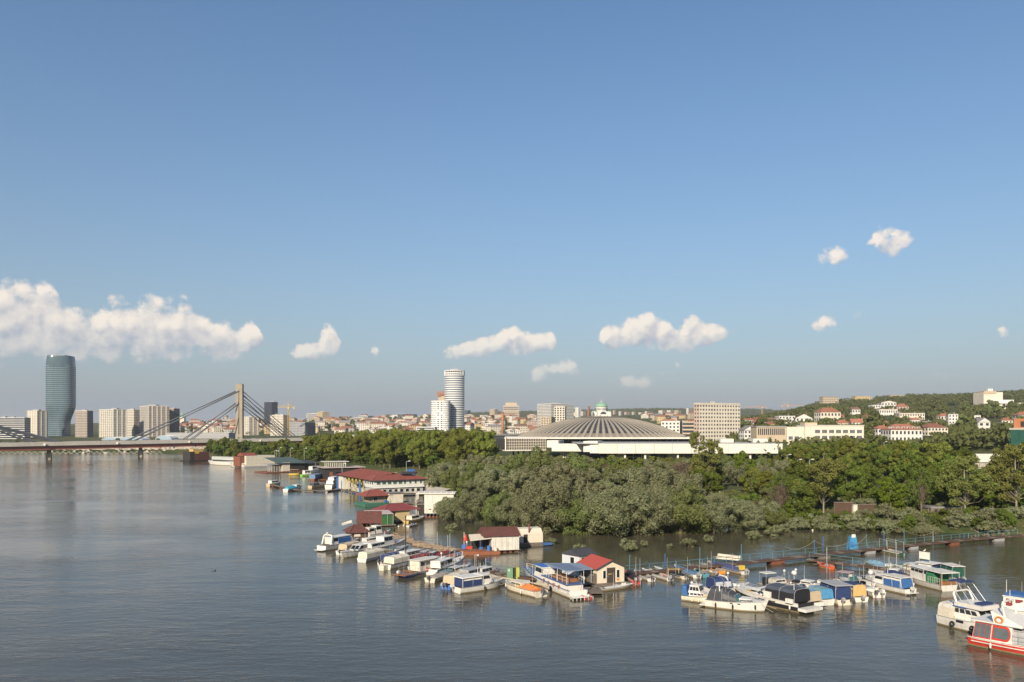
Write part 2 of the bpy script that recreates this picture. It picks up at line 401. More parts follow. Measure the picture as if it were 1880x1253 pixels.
def water_mat():
    m = bpy.data.materials.new('river_water'); m.use_nodes = True
    t = m.node_tree; b = t.nodes['Principled BSDF']
    b.inputs['Roughness'].default_value = .06; b.inputs['IOR'].default_value = 1.33
    b.inputs['Specular IOR Level'].default_value = .5
    co = t.nodes.new('ShaderNodeTexCoord')
    # silt: the current carries slightly lighter and darker streaks
    mp = t.nodes.new('ShaderNodeMapping'); mp.inputs['Scale'].default_value = (.02, .006, 1); mp.inputs['Rotation'].default_value = (0, 0, R(-28))
    lk(co.outputs['Object'], mp.inputs[0], t)
    n0 = node(t, 'ShaderNodeTexNoise', inp={'Scale': 1.0, 'Detail': 5.0}); lk(mp.outputs[0], n0.inputs['Vector'], t)
    cr = t.nodes.new('ShaderNodeValToRGB')
    cr.color_ramp.elements[0].position = .35; cr.color_ramp.elements[0].color = (.045, .044, .030, 1)
    cr.color_ramp.elements[1].position = .7; cr.color_ramp.elements[1].color = (.105, .090, .058, 1)
    lk(n0.outputs[0], cr.inputs[0], t); lk(cr.outputs[0], b.inputs['Base Color'], t)
    def rip(scale, rot, stretch, det):
        q = t.nodes.new('ShaderNodeMapping'); q.inputs['Rotation'].default_value = (0, 0, R(rot)); q.inputs['Scale'].default_value = (scale, scale * stretch, 1)
        lk(co.outputs['Object'], q.inputs[0], t)
        k = node(t, 'ShaderNodeTexNoise', inp={'Scale': 1.0, 'Detail': det, 'Roughness': .55, 'Distortion': .4}); lk(q.outputs[0], k.inputs['Vector'], t)
        return k.outputs[0]
    # wind ripples, longer waves and calm slicks between them
    slick = rip(.018, 20, 2.2, 3.0)
    amp = t.nodes.new('ShaderNodeMapRange'); amp.inputs[1].default_value = .36; amp.inputs[2].default_value = .62; amp.inputs[3].default_value = .28; amp.inputs[4].default_value = 1.0
    lk(slick, amp.inputs[0], t)
    hgt = mth(t, 'ADD', mth(t, 'MULTIPLY', rip(1.25, 14, 1.9, 3.0), .055), mth(t, 'MULTIPLY', rip(.33, -8, 2.4, 2.0), .11))
    hgt = mth(t, 'ADD', hgt, mth(t, 'MULTIPLY', rip(.09, 25, 2.0, 2.0), .13))
    hgt = mth(t, 'MULTIPLY', hgt, amp.outputs[0])
    bp = t.nodes.new('ShaderNodeBump'); bp.inputs['Strength'].default_value = .8; bp.inputs['Distance'].default_value = 1.0
    lk(hgt, bp.inputs['Height'], t); lk(bp.outputs[0], b.inputs['Normal'], t)
    return m
MB().add([(-12000, -600, 0), (12000, -600, 0), (12000, 12000, 0), (-12000, 12000, 0)], [(0, 1, 2, 3)]).build('water', water_mat())['kind'] = 'structure'

hm = bpy.data.materials.new('haze'); hm.use_nodes = True
ht = hm.node_tree; ht.nodes.clear()
pv = ht.nodes.new('ShaderNodeVolumePrincipled'); ho = ht.nodes.new('ShaderNodeOutputMaterial')
pv.inputs['Color'].default_value = (.95, .97, 1.0, 1); pv.inputs['Density'].default_value = 7.0e-5; pv.inputs['Anisotropy'].default_value = .2
lk(pv.outputs[0], ho.inputs['Volume'], ht)
hz = stuff(MB().box(-13000, -1500, -4, 13000, 13500, 215).build('haze', hm))
hz['label'] = 'thin summer haze over the river and town'; hz['category'] = 'haze'; hz.display_type = 'WIRE'

# ------------------------------------------------------------------ trees
def leaf_mat(name, c0, c1, trans=.3, obv=.5):
    m = bpy.data.materials.new(name); m.use_nodes = True
    t = m.node_tree; t.nodes.clear()
    gmt = t.nodes.new('ShaderNodeNewGeometry'); oi = t.nodes.new('ShaderNodeObjectInfo')
    co = t.nodes.new('ShaderNodeTexCoord')
    nz = node(t, 'ShaderNodeTexNoise', inp={'Scale': .35, 'Detail': 3.0}); lk(co.outputs['Object'], nz.inputs['Vector'], t)
    f = mth(t, 'ADD', mth(t, 'MULTIPLY', gmt.outputs['Random Per Island'], .3), mth(t, 'MULTIPLY', nz.outputs[0], .7))
    mx = t.nodes.new('ShaderNodeMix'); mx.data_type = 'RGBA'; mx.inputs[6].default_value = (*c0, 1); mx.inputs[7].default_value = (*c1, 1)
    lk(f, mx.inputs[0], t)
    hs = t.nodes.new('ShaderNodeHueSaturation')
    lk(mth(t, 'ADD', mth(t, 'MULTIPLY', mth(t, 'SUBTRACT', oi.outputs['Random'], .5), .028), .5), hs.inputs['Hue'], t)
    lk(mth(t, 'ADD', mth(t, 'MULTIPLY', mth(t, 'SUBTRACT', oi.outputs['Random'], .5), obv), 1.0), hs.inputs['Value'], t)
    lk(mx.outputs[2], hs.inputs['Color'], t)
    d = t.nodes.new('ShaderNodeBsdfDiffuse'); tr = t.nodes.new('ShaderNodeBsdfTranslucent'); ms = t.nodes.new('ShaderNodeMixShader')
    lk(hs.outputs[0], d.inputs[0], t); lk(hs.outputs[0], tr.inputs[0], t)
    ms.inputs[0].default_value = trans; lk(d.outputs[0], ms.inputs[1], t); lk(tr.outputs[0], ms.inputs[2], t)
    o = t.nodes.new('ShaderNodeOutputMaterial'); lk(ms.outputs[0], o.inputs[0], t)
    return m
L_WIL = leaf_mat('willow_leaf', (.10, .118, .048), (.275, .280, .165), .22, .3)
L_WL2 = leaf_mat('willow_leaf_green', (.085, .110, .030), (.205, .225, .085), .22, .25)
L_WL3 = leaf_mat('willow_leaf_dry', (.110, .116, .052), (.255, .250, .145), .2, .25)
L_BRD = leaf_mat('plane_leaf', (.085, .110, .018), (.240, .250, .055), .25, .4)
L_DRK = leaf_mat('dark_leaf', (.055, .088, .016), (.170, .205, .042), .25, .45)
L_BRT = leaf_mat('bright_leaf', (.085, .145, .016), (.165, .225, .030), .35, .2)
L_AIR = leaf_mat('poplar_leaf', (.095, .120, .026), (.255, .262, .080), .28, .2)
L_DRY = leaf_mat('dry_twig', (.10, .075, .055), (.17, .125, .085), .1, .3)
L_HIL = leaf_mat('hill_leaf', (.055, .076, .024), (.200, .212, .080), .25, .55)
BARK = mat('bark', (.13, .105, .075), .95, .3, 2.0, .5, 6)
PBARK = mat('pale_bark', (.25, .215, .165), .9, .3, 1.0, .4, 6)
def leaf_mesh(name, C, Rr, n, ls, seed, m, asp=1.0, up=.25, jit=.75, fill=.72, cut=None):
    """n leaf clumps on the lobes (centres C, radii Rr)"""
    rg = np.random.default_rng(seed)
    C = np.asarray(C, float); Rr = np.asarray(Rr, float)
    p = Rr ** 2; p /= p.sum()
    k = rg.choice(len(C), n, p=p)
    d = rg.normal(size=(n, 3)); d[:, 2] += up; d /= np.linalg.norm(d, axis=1)[:, None]
    q = C[k] + d * (Rr[k] * (fill + (1.06 - fill) * rg.random(n) ** .5))[:, None] * np.array([1, 1, .9])
    if cut is not None: q[:, 2] = np.maximum(q[:, 2], cut + rg.random(n) * .5)
    nn = d + rg.normal(size=(n, 3)) * jit; nn /= np.linalg.norm(nn, axis=1)[:, None]
    a = np.cross(nn, rg.normal(size=(n, 3))); a /= np.linalg.norm(a, axis=1)[:, None]
    b = np.cross(nn, a)
    s = (ls * (.55 + .8 * rg.random(n)))[:, None]
    a = a * s * asp; b = b * s / asp
    v = np.stack([q - a - b * .4, q + b * .9 - a * .1, q + a + b * .35, q - b * .8 + a * .15], 1).reshape(-1, 3)
    me = bpy.data.meshes.new(name)
    me.vertices.add(n * 4); me.vertices.foreach_set('co', v.astype(np.float32).ravel())
    me.loops.add(n * 4); me.loops.foreach_set('vertex_index', np.arange(n * 4, dtype=np.int32))
    me.polygons.add(n); me.polygons.foreach_set('loop_start', np.arange(0, n * 4, 4, dtype=np.int32))
    me.update(calc_edges=True); me.materials.append(m)
    return me
def lobes(seed, rx, rz, zc, k, lr, low=-.75, sub=6):
    rg = random.Random(seed); C = []; Q = []
    for i in range(k):
        while 1:
            p = Vector((rg.uniform(-1, 1), rg.uniform(-1, 1), rg.uniform(low, 1)))
            if .25 < p.length < 1: break
        p = p.normalized() * rg.uniform(.45, .9)
        c = Vector((p.x * rx, p.y * rx, zc + p.z * rz)); q = lr * rg.uniform(.65, 1.25)
        for j in range(sub):                       # each bough is a mound of smaller tufts
            d = Vector((rg.gauss(0, 1), rg.gauss(0, 1), rg.gauss(.25, .9))).normalized()
            C.append(tuple(c + d * q * .72)); Q.append(q * rg.uniform(.34, .56))
    return C, Q
def trunk_mesh(seed, C, h, r, m, every=1, fork=.35):
    rg = random.Random(seed); mb = MB()
    pts = [Vector((0, 0, -1.0)), Vector((rg.uniform(-.2, .2), rg.uniform(-.2, .2), h * .35)), Vector((rg.uniform(-.5, .5), rg.uniform(-.5, .5), h * .68)), Vector((rg.uniform(-.6, .6), rg.uniform(-.6, .6), h * .93))]
    rr = [r, r * .8, r * .5, r * .14]
    for i in range(3): mb.tube(pts[i], pts[i + 1], rr[i], 7, rr[i + 1])
    for c in C[::every]:
        c = Vector(c); z0 = min(max(c.z * rg.uniform(.35, .6), h * .12), h * .8)
        a = pts[1].lerp(pts[3], max(0, (z0 / h - .35) / .58)) if z0 > h * .35 else pts[0].lerp(pts[1], (z0 + 1) / (h * .35 + 1))
        mid = a.lerp(c, .55) + Vector((0, 0, -.08 * h * rg.random()))
        mb.tube(a, mid, r * .24, 5, r * .13); mb.tube(mid, c, r * .13, 4, r * .04)
    me = bpy.data.meshes.new('trunk'); me.from_pydata(mb.v, [], mb.f); me.materials.append(m)
    return me
PROTO = {}
def proto(key, seed, h, rx, rz, zc, k, lr, n, ls, lm, bark=BARK, tr=.3, asp=1.0, every=1, up=.25, low=-.75, cut=None, fill=.6, jit=.36, sub=6):
    C, Q = lobes(seed, rx, rz, zc, k, lr, low, sub)
    PROTO[key] = (leaf_mesh('crown', C, Q, n, ls, seed, lm, asp, up, jit, fill, cut), trunk_mesh(seed, C, h, tr, bark, every * 3))
for i in range(4): proto('willow%d' % i, 10 + i, 10, 5.2, 4.2, 5.2, 15, 2.6, 15000, .2, [L_WIL, L_WL2, L_WIL, L_WL3][i], tr=.35, asp=1.5, every=2, low=-1.0, cut=.1)
for i in range(3): proto('wide%d' % i, 15 + i, 10, 6.6, 4.4, 5.4, 20, 2.9, 24000, .17, [L_WIL, L_WL2, L_WIL][i], tr=.4, asp=1.5, every=3, low=-1.0, cut=.1)
for i in range(2): proto('bush%d' % i, 20 + i, 3, 2.0, 1.3, 1.3, 8, 1.1, 3000, .15, L_WIL, tr=.1, asp=1.4, every=2, low=-.8, cut=.0)
for i in range(3): proto('plane%d' % i, 30 + i, 19, 7.0, 8.4, 10.4, 20, 3.3, 15000, .32, L_BRD, tr=.5, every=1)
for i in range(3): proto('broad%d' % i, 40 + i, 14, 5.6, 6.4, 7.2, 17, 2.7, 14000, .25, L_DRK, tr=.38, every=2, low=-.95)
proto('mid0', 45, 14, 5.4, 6.4, 7.2, 17, 2.6, 14000, .25, L_BRD, tr=.38, every=2)
proto('mid1', 46, 14, 5.0, 6.6, 7.2, 16, 2.5, 13000, .25, L_BRD, tr=.38, every=2)
proto('bright0', 50, 7, 3.1, 3.3, 3.6, 12, 1.6, 8000, .18, L_BRT, tr=.2, every=3, cut=.1, low=-1)
proto('dense0', 51, 8, 3.4, 3.6, 4.0, 13, 1.7, 8500, .18, L_DRK, tr=.22, every=3, cut=.1, low=-1)
proto('poplar0', 60, 17, 5.0, 7.0, 9.6, 26, 1.75, 11000, .21, L_AIR, PBARK, tr=.22, every=1, fill=.3, jit=.7, sub=5)
proto('poplar1', 61, 16, 6.6, 6.9, 8.4, 30, 2.0, 14000, .21, L_AIR, PBARK, tr=.24, every=1, fill=.3, jit=.7, sub=5, low=-.95)
proto('tall0', 62, 21, 5.6, 9.0, 11.5, 28, 2.1, 12000, .24, L_AIR, BARK, tr=.34, every=1, fill=.4, jit=.6, sub=5)
proto('dry0', 70, 8, 3.2, 3.4, 4.6, 30, 1.2, 1500, .13, L_DRY, mat('dry_bark', (.21, .165, .12), .9, .3, 2.0), tr=.2, every=1, asp=2.6, fill=.1)
proto('dry1', 71, 10, 3.0, 4.2, 5.6, 36, 1.2, 2000, .14, L_DRK, BARK, tr=.22, every=1, asp=1.8, fill=.1)
for i in range(3): proto('far%d' % i, 80 + i, 11, 4.6, 4.6, 6.4, 9, 2.7, 1300, .7, L_HIL, tr=.35, every=2, sub=3)
proto('cone0', 90, 12, 2.4, 5.0, 6.5, 14, 1.3, 900, .5, L_HIL, tr=.3, every=3, sub=2)
def tree(kind, x, y, s=1.0, sz=1.0, name='tree', label='', group=None, z=None, rz=None, one=False):
    cm_, tm_ = PROTO[kind]
    r = root(name, label, 'bush' if 'bush' in name or 'shrub' in name else 'tree', (x, y, max(gz(x, y), -.5) if z is None else z), random.uniform(0, 6.28) if rz is None else rz, group)
    r.scale = (s, s, s * sz)
    link('crown', cm_, r); link('trunk', tm_, r)
    return r
# ------------------------------------------------------------------ buildings of the town
def fcol(name, rgb, var=.12, sc=.15, rough=.8): return mat(name, rgb, rough, var, sc, streak=.22)
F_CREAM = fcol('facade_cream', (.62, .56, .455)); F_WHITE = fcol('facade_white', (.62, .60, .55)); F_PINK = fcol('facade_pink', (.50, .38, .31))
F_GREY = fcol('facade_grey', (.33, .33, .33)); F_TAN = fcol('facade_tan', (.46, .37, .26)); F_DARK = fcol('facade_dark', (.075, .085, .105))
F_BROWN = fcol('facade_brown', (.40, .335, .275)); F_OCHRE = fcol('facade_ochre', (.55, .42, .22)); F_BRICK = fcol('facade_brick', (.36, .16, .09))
TILE = mat('clay_tiles', (.27, .115, .07), .85, .25, .3, .3, 3.0, obvar=.5); TILEB = mat('brown_tiles', (.21, .115, .08), .85, .25, .3, .3, 3.0, obvar=.5)
TILEG = mat('grey_roofing', (.22, .21, .20), .85, .2, .2, obvar=.4)
WIN = mat('window_glass', (.035, .045, .06), .12, .5, .3, spec=.6)
WINB = mat('window_glass_blue', (.05, .075, .11), .08, .4, .2, spec=.8)
def corner(x0, xm, x1, Y, th):
    """nearest vertical corner at pixel column xm; returns it, the two face directions and lengths"""
    th = R(th); C = PY(xm, Y)
    a = Vector((-math.cos(th), math.sin(th), 0)); b = Vector((math.sin(th), math.cos(th), 0))
    u0, u1 = (x0 - CX) / F, (x1 - CX) / F
    L = (C.x - u0 * Y) / (math.cos(th) + u0 * math.sin(th)) if xm > x0 else None
    Rr = (u1 * Y - C.x) / (math.sin(th) - u1 * math.cos(th)) if x1 > xm else None
    return C, a, b, L, Rr
def slab_block(name, label, cat, x0, xm, x1, ytop, Y, th, wall, style='win', fl=3.1, bay=3.4, L=None, Rd=None, group=None, roofbox=True, glass=WIN, base=None, trim=None, ww=.5, wh=.5, side2=None, sty2=None):
    """tower or block: walls, storeys of windows on both visible faces, roof edge, lift houses"""
    C, a, b, l, r = corner(x0, xm, x1, Y, th)
    l = l or L or 14.0; r = r or Rd or 14.0
    if l < 0 or l > 200: l = L or 14.0
    if r < 0 or r > 200: r = Rd or 14.0
    zb = (gz(C.x, C.y) if base is None else base) - 2
    h = zt(ytop, Y) - zb
    o = root(name, label, cat, (C.x, C.y, zb), 0, group)
    O = Vector((0, 0, 0)); A = a * l; B = b * r; up = Vector((0, 0, h))
    wallm = [wall, side2 or wall]
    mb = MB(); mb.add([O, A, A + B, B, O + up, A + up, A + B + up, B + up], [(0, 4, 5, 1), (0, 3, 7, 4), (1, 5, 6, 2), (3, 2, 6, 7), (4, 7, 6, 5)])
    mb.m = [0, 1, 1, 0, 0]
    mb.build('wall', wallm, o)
    faces = [((A, O, O + up, A + up), l, style), ((O, B, B + up, O + up), r, sty2 or style)]
    nf = max(2, int(round((h - 2) / fl))); v0 = 2.0 / h
    gl = MB(); tr = MB()
    for fc, wd, st in faces:
        nb = max(1, int(wd / bay))
        for i in range(nf):
            va = v0 + (1 - v0) * i / nf; dv = (1 - v0) / nf
            if st == 'band':
                gl.pane(fc, .02, .98, va + dv * .32, va + dv * .85, -.02, .06); tr.pane(fc, -.004, 1.004, va - dv * .06, va + dv * .24, -.02, .5)
                continue
            if st == 'glass':
                gl.pane(fc, .01, .99, va + dv * .1, va + dv * .95, -.02, .06); continue
            for j in range(nb):
                c = (j + .5) / nb
                if st == 'stripe' and j % 3 == 2: continue
                w2 = ww / nb / 2 * (random.uniform(.75, 1.15) if st != 'grid' else 1)
                if st == 'balc' and (j % 2 == 0):
                    gl.pane(fc, c - .42 / nb, c + .42 / nb, va + dv * .1, va + dv * .82, -.02, .05)
                    tr.pane(fc, c - .47 / nb, c + .47 / nb, va + dv * .0, va + dv * .36, -.02, .9)
                    continue
                gl.pane(fc, c - w2, c + w2, va + dv * (.5 - wh / 2), va + dv * (.5 + wh / 2), -.02, .05)
        if st == 'stripe':
            for j in range(0, nb + 1, 3):
                c = min(max(j / nb, .02), .98); tr.pane(fc, c - .2 / nb, c + .2 / nb, 0, 1.0, -.02, .45)
    tm = trim or wall
    if gl.v: stuff(gl.build('window', glass, o))
    if tr.v: stuff(tr.build('balcony' if style == 'balc' else 'facade_fin', tm, o))
    pr = MB()
    for p, q in ((O, A), (A, A + B), (A + B, B), (B, O)):
        d = (q - p).normalized(); nn = Vector((d.y, -d.x, 0)) * .25
        pr.hexa([p - nn + up, q - nn + up, q + nn + up, p + nn + up], [p - nn + up + Vector((0, 0, .9)), q - nn + up + Vector((0, 0, .9)), q + nn + up + Vector((0, 0, .9)), p + nn + up + Vector((0, 0, .9))])
    pr.build('roof_edge', tm, o)
    if roofbox:
        for k in range(2 if l > 15 else 1):
            c = A * random.uniform(.2, .75) + B * random.uniform(.3, .6) + up; s = min(l, r) * .16 + 1
            MB().box(c.x - s, c.y - s, c.z - .5, c.x + s, c.y + s, c.z + random.uniform(2, 3.2)).build('lift_house', F_GREY, o)
        am = MB()
        for k in range(3):
            c = A * random.random() + B * random.random() + up; am.tube(c, c + Vector((0, 0, random.uniform(2.5, 6))), .09, 4)
        am.each('aerial', GALV, o)
    return o
def curved_glass_tower():
    Y = 1600; s = Y / F; cx = PY(112, Y); zb = gz(cx.x, cx.y) - 2
    o = root('glass_tower', 'tall curved dark glass skyscraper with narrowed lower half', 'tower', (cx.x, cx.y, zb))
    def ring(z, grow=0.0):
        y = HY - (z + zb - H) / s                     # pixel row of this height
        k = min(max((778 - y) / 36, 0), 1); k = k * k * (3 - 2 * k)
        l = -(23.6 + .6 * k) * s; rr = (15.2 + 8.6 * k) * s
        if y < 672: l *= .95 if y > 660 else .92; rr *= .96 if y > 660 else .93
        cxx = (l + rr) / 2; hw = (rr - l) / 2 + grow; hd = 19 * (.82 + .18 * k) + grow
        pts = []
        for q in range(40):
            t = 2 * math.pi * q / 40 + .3
            c, sn = math.cos(t), math.sin(t); e = 2 / 3.2
            px, py = abs(c) ** e * (1 if c > 0 else -1) * hw * .94, abs(sn) ** e * (1 if sn > 0 else -1) * hd
            ro = R(14 - 16 * (1 - k))
            pts.append(Vector((cxx + px * math.cos(ro) - py * math.sin(ro) * .55, px * math.sin(ro) + py * math.cos(ro), z)))
        return pts
    top = zt(655, Y) - zb; nfl = 41
    gt = mat('tower_glass', (.055, .095, .12), .14, .25, .08, spec=.9)
    zs = [top * i / nfl for i in range(nfl + 1)]
    MB().loft([ring(z) for z in zs]).build('glass_skin', gt, o, smooth=False)
    sl = mat('tower_spandrel', (.25, .31, .34), .35, .15, .1)
    for z in zs[1:37]:
        MB().loft([ring(z - .35, .28), ring(z + .35, .28)]).build('floor_edge', sl, o)
    mu = MB()
    for q in range(0, 40):
        for i in range(0, 37):
            mu.tube(ring(zs[i], .12)[q], ring(zs[i + 1], .12)[q], .13, 3, caps=False)
    stuff(mu.build('mullion', sl, o))
    cr = mat('tower_crown', (.06, .10, .12), .2, .2, .1, spec=.9)
    MB().loft([ring(top - 21, .3), ring(top - 8, .3), ring(top - 2, .2), [p * .97 + Vector((0, 0, top * .03 + .8)) for p in ring(top)]]).build('crown', cr, o)
    MB().box(-14, -5, top, 10, 6, top + 2.6).build('plant_room', F_GREY, o)
    m2 = MB(); m2.tube((-8, 0, top + 2), (-8, 0, top + 6), .3, 5); m2.tube((-8, 0, top + 5), (10, 2, top + 4), .25, 5)
    m2.build('cleaning_crane', GALV, o)
curved_glass_tower()
GRP = 'riverside apartment towers'
slab_block('apartment_block', 'low wide apartment block with white wavy balcony bands at the frame edge', 'building', -60, 45, 56, 768, 1350, 12, F_DARK, 'band', 3.3, trim=F_WHITE, Rd=18, glass=WIN)
slab_block('apartment_tower', 'cream and navy tower half hidden behind the glass skyscraper', 'building', 50, 68, 88, 755, 1500, 30, F_CREAM, 'stripe', 3.0, 2.6, group=GRP, side2=F_CREAM, glass=WINB)
slab_block('apartment_tower', 'tan tower with navy end wall, shade painted in, just right of the glass skyscraper', 'building', 138, 160, 171, 755, 1450, 26, F_BROWN, 'grid', 3.0, 3.0, group=GRP, side2=F_DARK, trim=F_CREAM, ww=.62)  # dark end wall colour carries both navy paint and that side's shade
slab_block('apartment_tower', 'cream ribbed tower, leftmost of the close cluster by the bridge', 'building', 182, 208, 233, 752.5, 1400, 40, F_CREAM, 'stripe', 3.0, 2.4, group=GRP, trim=F_WHITE, ww=.66, wh=.62)
slab_block('apartment_tower', 'slimmer cream tower with side painted dark as shade inside the close cluster', 'building', 233, 246, 257, 753, 1500, 35, F_CREAM, 'grid', 3.0, 2.8, group=GRP, side2=F_BROWN, ww=.6)  # shade of the turned-away side is put into its brown wall colour
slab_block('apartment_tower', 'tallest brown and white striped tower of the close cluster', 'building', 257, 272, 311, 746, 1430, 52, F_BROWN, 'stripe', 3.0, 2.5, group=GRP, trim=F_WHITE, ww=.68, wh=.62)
slab_block('apartment_tower', 'dark tower with shade-painted side at the end of the cluster under the bridge stays', 'building', 311, 319, 330, 751, 1480, 30, F_BROWN, 'grid', 3.0, 3.0, group=GRP, side2=F_DARK, ww=.6)  # side wall coloured near black to stand for its shade
slab_block('shopping_centre', 'long grey flat shopping centre behind the bridge deck', 'building', 304, 420, 432, 796, 1250, 8, F_GREY, 'band', 6.0, trim=F_GREY, roofbox=False, Rd=30, glass=F_GREY)
for k, (xa, xb, yt) in enumerate([(185, 222, 803), (218, 262, 802), (285, 315, 800)]):   # glazed barrel roofs of the station hall
    p, q = PY(xa, 1180, 8), PY(xb, 1180, 8); w = (q - p).length; hh = zt(yt, 1180) - 4
    mb = MB(); rings = []
    for yy in (0, 26): rings.append([Vector((w * .5 - w * .5 * math.cos(math.pi * i / 10), yy, hh - 6 + 6 * math.sin(math.pi * i / 10))) for i in range(11)] + [Vector((w, yy, 0)), Vector((0, yy, 0))])
    mb.loft(rings)
    o = root('market_hall', ['pale blue barrel roofed hall left of the striped towers', 'wider pale blue barrel roofed hall at the towers foot', 'small pale barrel roofed hall beside the grey shopping centre'][k], 'building', (p.x, p.y, 4))
    mb.build('vault', mat('blue_metal_roof', (.27, .36, .44), .4, .15, .1), o)
    for j in range(6):
        yy = j * 26 / 5
        MB().path([Vector((w * .5 - w * .5 * math.cos(math.pi * i / 10), yy - .05, hh - 5.9 + 6 * math.sin(math.pi * i / 10))) for i in range(11)], .22, 4).build('roof_rib', F_WHITE, o)
# ---- middle distance, behind the bridge
slab_block('office_tower', 'near black office tower on the skyline right of the bridge pylon', 'building', 485, 498.5, 510, 739, 1900, 38, F_DARK, 'glass', 3.4, glass=mat('black_glass', (.03, .035, .05), .15, .3, .1), side2=F_DARK)
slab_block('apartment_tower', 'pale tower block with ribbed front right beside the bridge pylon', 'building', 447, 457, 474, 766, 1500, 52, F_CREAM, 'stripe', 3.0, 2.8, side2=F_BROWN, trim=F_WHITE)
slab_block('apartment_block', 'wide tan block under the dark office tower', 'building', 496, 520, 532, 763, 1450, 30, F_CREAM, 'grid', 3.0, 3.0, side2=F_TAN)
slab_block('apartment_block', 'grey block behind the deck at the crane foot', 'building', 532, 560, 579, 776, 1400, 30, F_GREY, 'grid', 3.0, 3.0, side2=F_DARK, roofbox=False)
slab_block('hotel', 'cream stepped hotel on the ridge with a tall bare end wall', 'building', 563, 583, 592, 760, 2400, 30, F_CREAM, 'band', 3.2, trim=F_WHITE)
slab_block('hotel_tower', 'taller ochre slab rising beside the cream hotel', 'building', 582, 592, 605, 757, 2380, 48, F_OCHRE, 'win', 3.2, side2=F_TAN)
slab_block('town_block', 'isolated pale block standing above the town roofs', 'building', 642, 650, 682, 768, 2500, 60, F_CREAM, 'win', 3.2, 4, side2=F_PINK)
slab_block('town_block', 'flat white terrace on the ridge left of the grey institute', 'building', 658, 675, 686, 764, 2700, 30, F_WHITE, 'band', 3.4, trim=F_WHITE)
slab_block('institute', 'long blue grey institute block on the skyline', 'building', 708, 740, 766, 761, 2900, 35, fcol('facade_slate', (.15, .17, .20)), 'band', 3.5, trim=fcol('facade_slate2', (.21, .23, .26)))
for k, (a_, b_, c_, yt) in enumerate([(757, 765, 772, 769), (772, 780, 790, 770), (740, 750, 757, 775)]):
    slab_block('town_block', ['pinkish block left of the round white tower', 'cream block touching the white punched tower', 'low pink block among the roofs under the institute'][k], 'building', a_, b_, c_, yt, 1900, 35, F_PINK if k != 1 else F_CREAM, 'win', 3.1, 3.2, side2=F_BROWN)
slab_block('office_block', 'long white low office block at the foot of the punched tower', 'building', 764, 798, 810, 785, 1150, 15, F_WHITE, 'band', 3.4, trim=F_WHITE, Rd=18, roofbox=False)
def round_tower():
    Y = 1200; s = Y / F; c = PY(834.5, Y); zb = gz(c.x, c.y) - 2; top = zt(684, Y) - zb; r = 18.6 * s
    o = root('round_tower', 'tall round white residential tower with stacked balcony rings', 'tower', (c.x, c.y, zb))
    def ring(z, rr, n=36): return [Vector((math.cos(2 * math.pi * k / n) * rr, math.sin(2 * math.pi * k / n) * rr, z)) for k in range(n)]
    MB().loft([ring(0, r * .95), ring(top, r * .95)]).build('glass_drum', mat('drum_glass', (.15, .18, .22), .12, .4, .15, spec=.8), o)
    bw = mat('tower_white', (.66, .65, .62), .5, .08, .1)
    nf = 30
    for i in range(nf):
        z = top * (i + .3) / nf
        MB().loft([ring(z, r), ring(z + top / nf * .42, r)]).build('balcony_ring', bw, o)
    f = MB()
    for k in range(30):
        t = 2 * math.pi * k / 30; p = Vector((math.cos(t) * r, math.sin(t) * r, top - 5)); f.tube(p, p + Vector((0, 0, 7)), .35, 4)
    f.each('crown_fin', bw, o)
    MB().loft([ring(top + 1.6, r + .1), ring(top + 2.6, r + .1)]).build('crown_ring', bw, o)
    MB().box(-6, -6, top, 6, 6, top + 4).build('plant_room', F_GREY, o)
    m = MB(); m.tube((0, 0, top + 3), (0, 0, top + 9), .3, 5); m.tube((-5, 0, top + 6), (5, 0, top + 6), .2, 4); m.each('aerial', GALV, o)
    # punched lower neighbour
    c2 = PY(809, 1170); zb = gz(c2.x, c2.y) - 2; top = zt(738, 1170) - zb; hw, hd = 17.5 * 1170 / F, 12
    o = root('punched_tower', 'shorter white curved tower with punched square windows before the round tower', 'tower', (c2.x, c2.y, zb))
    n = 44
    def rr(z, g=0): return [Vector((math.copysign(abs(math.cos(t)) ** .55, math.cos(t)) * (hw + g), math.copysign(abs(math.sin(t)) ** .55, math.sin(t)) * (hd + g), z)) for t in [2 * math.pi * k / n for k in range(n)]]
    MB().loft([rr(0), rr(top)]).build('wall', bw, o)
    w = MB(); nf = 18; A = rr(0); 
    for i in range(nf):
        for k in range(n):
            if (k + i % 3) % 3 == 0 and random.random() < .3: continue
            a_, b_ = A[k], A[(k + 1) % n]
            ln = (b_ - a_).length
            if ln < .6: continue
            z0 = top * (i + .3) / nf; z1 = top * (i + .78) / nf
            m_ = min(.75, .5 + .1 * random.random())
            w.pane((a_ + Vector((0, 0, z0)), b_ + Vector((0, 0, z0)), b_ + Vector((0, 0, z1)), a_ + Vector((0, 0, z1))), .5 - m_ / 2, .5 + m_ / 2, 0, 1, -.02, .06)
    stuff(w.build('window', WIN, o))
    MB().loft([rr(top, .3), rr(top + 1.1, .3)]).build('roof_edge', bw, o)
    # unfinished concrete core behind
    c3 = PY(812, 1300); zb = gz(c3.x, c3.y) - 2; t3 = zt(723, 1300) - zb
    o = root('concrete_core', 'unfinished tan lift core with red formwork between the white towers', 'construction', (c3.x, c3.y, zb))
    MB().box(-6, -5, 0, 4, 5, t3).build('core', F_TAN, o)
    q = MB()
    for k in range(7): q.box(-8 + k * 2, -6.5, t3 - 4 + random.uniform(-2, 1), -6.8 + k * 2, -5.2, t3 + random.uniform(2, 6))
    q.box(-8, -6.6, t3 - 3, 5, -6.2, t3 - 2); q.each('formwork', F_BRICK, o)
round_tower()
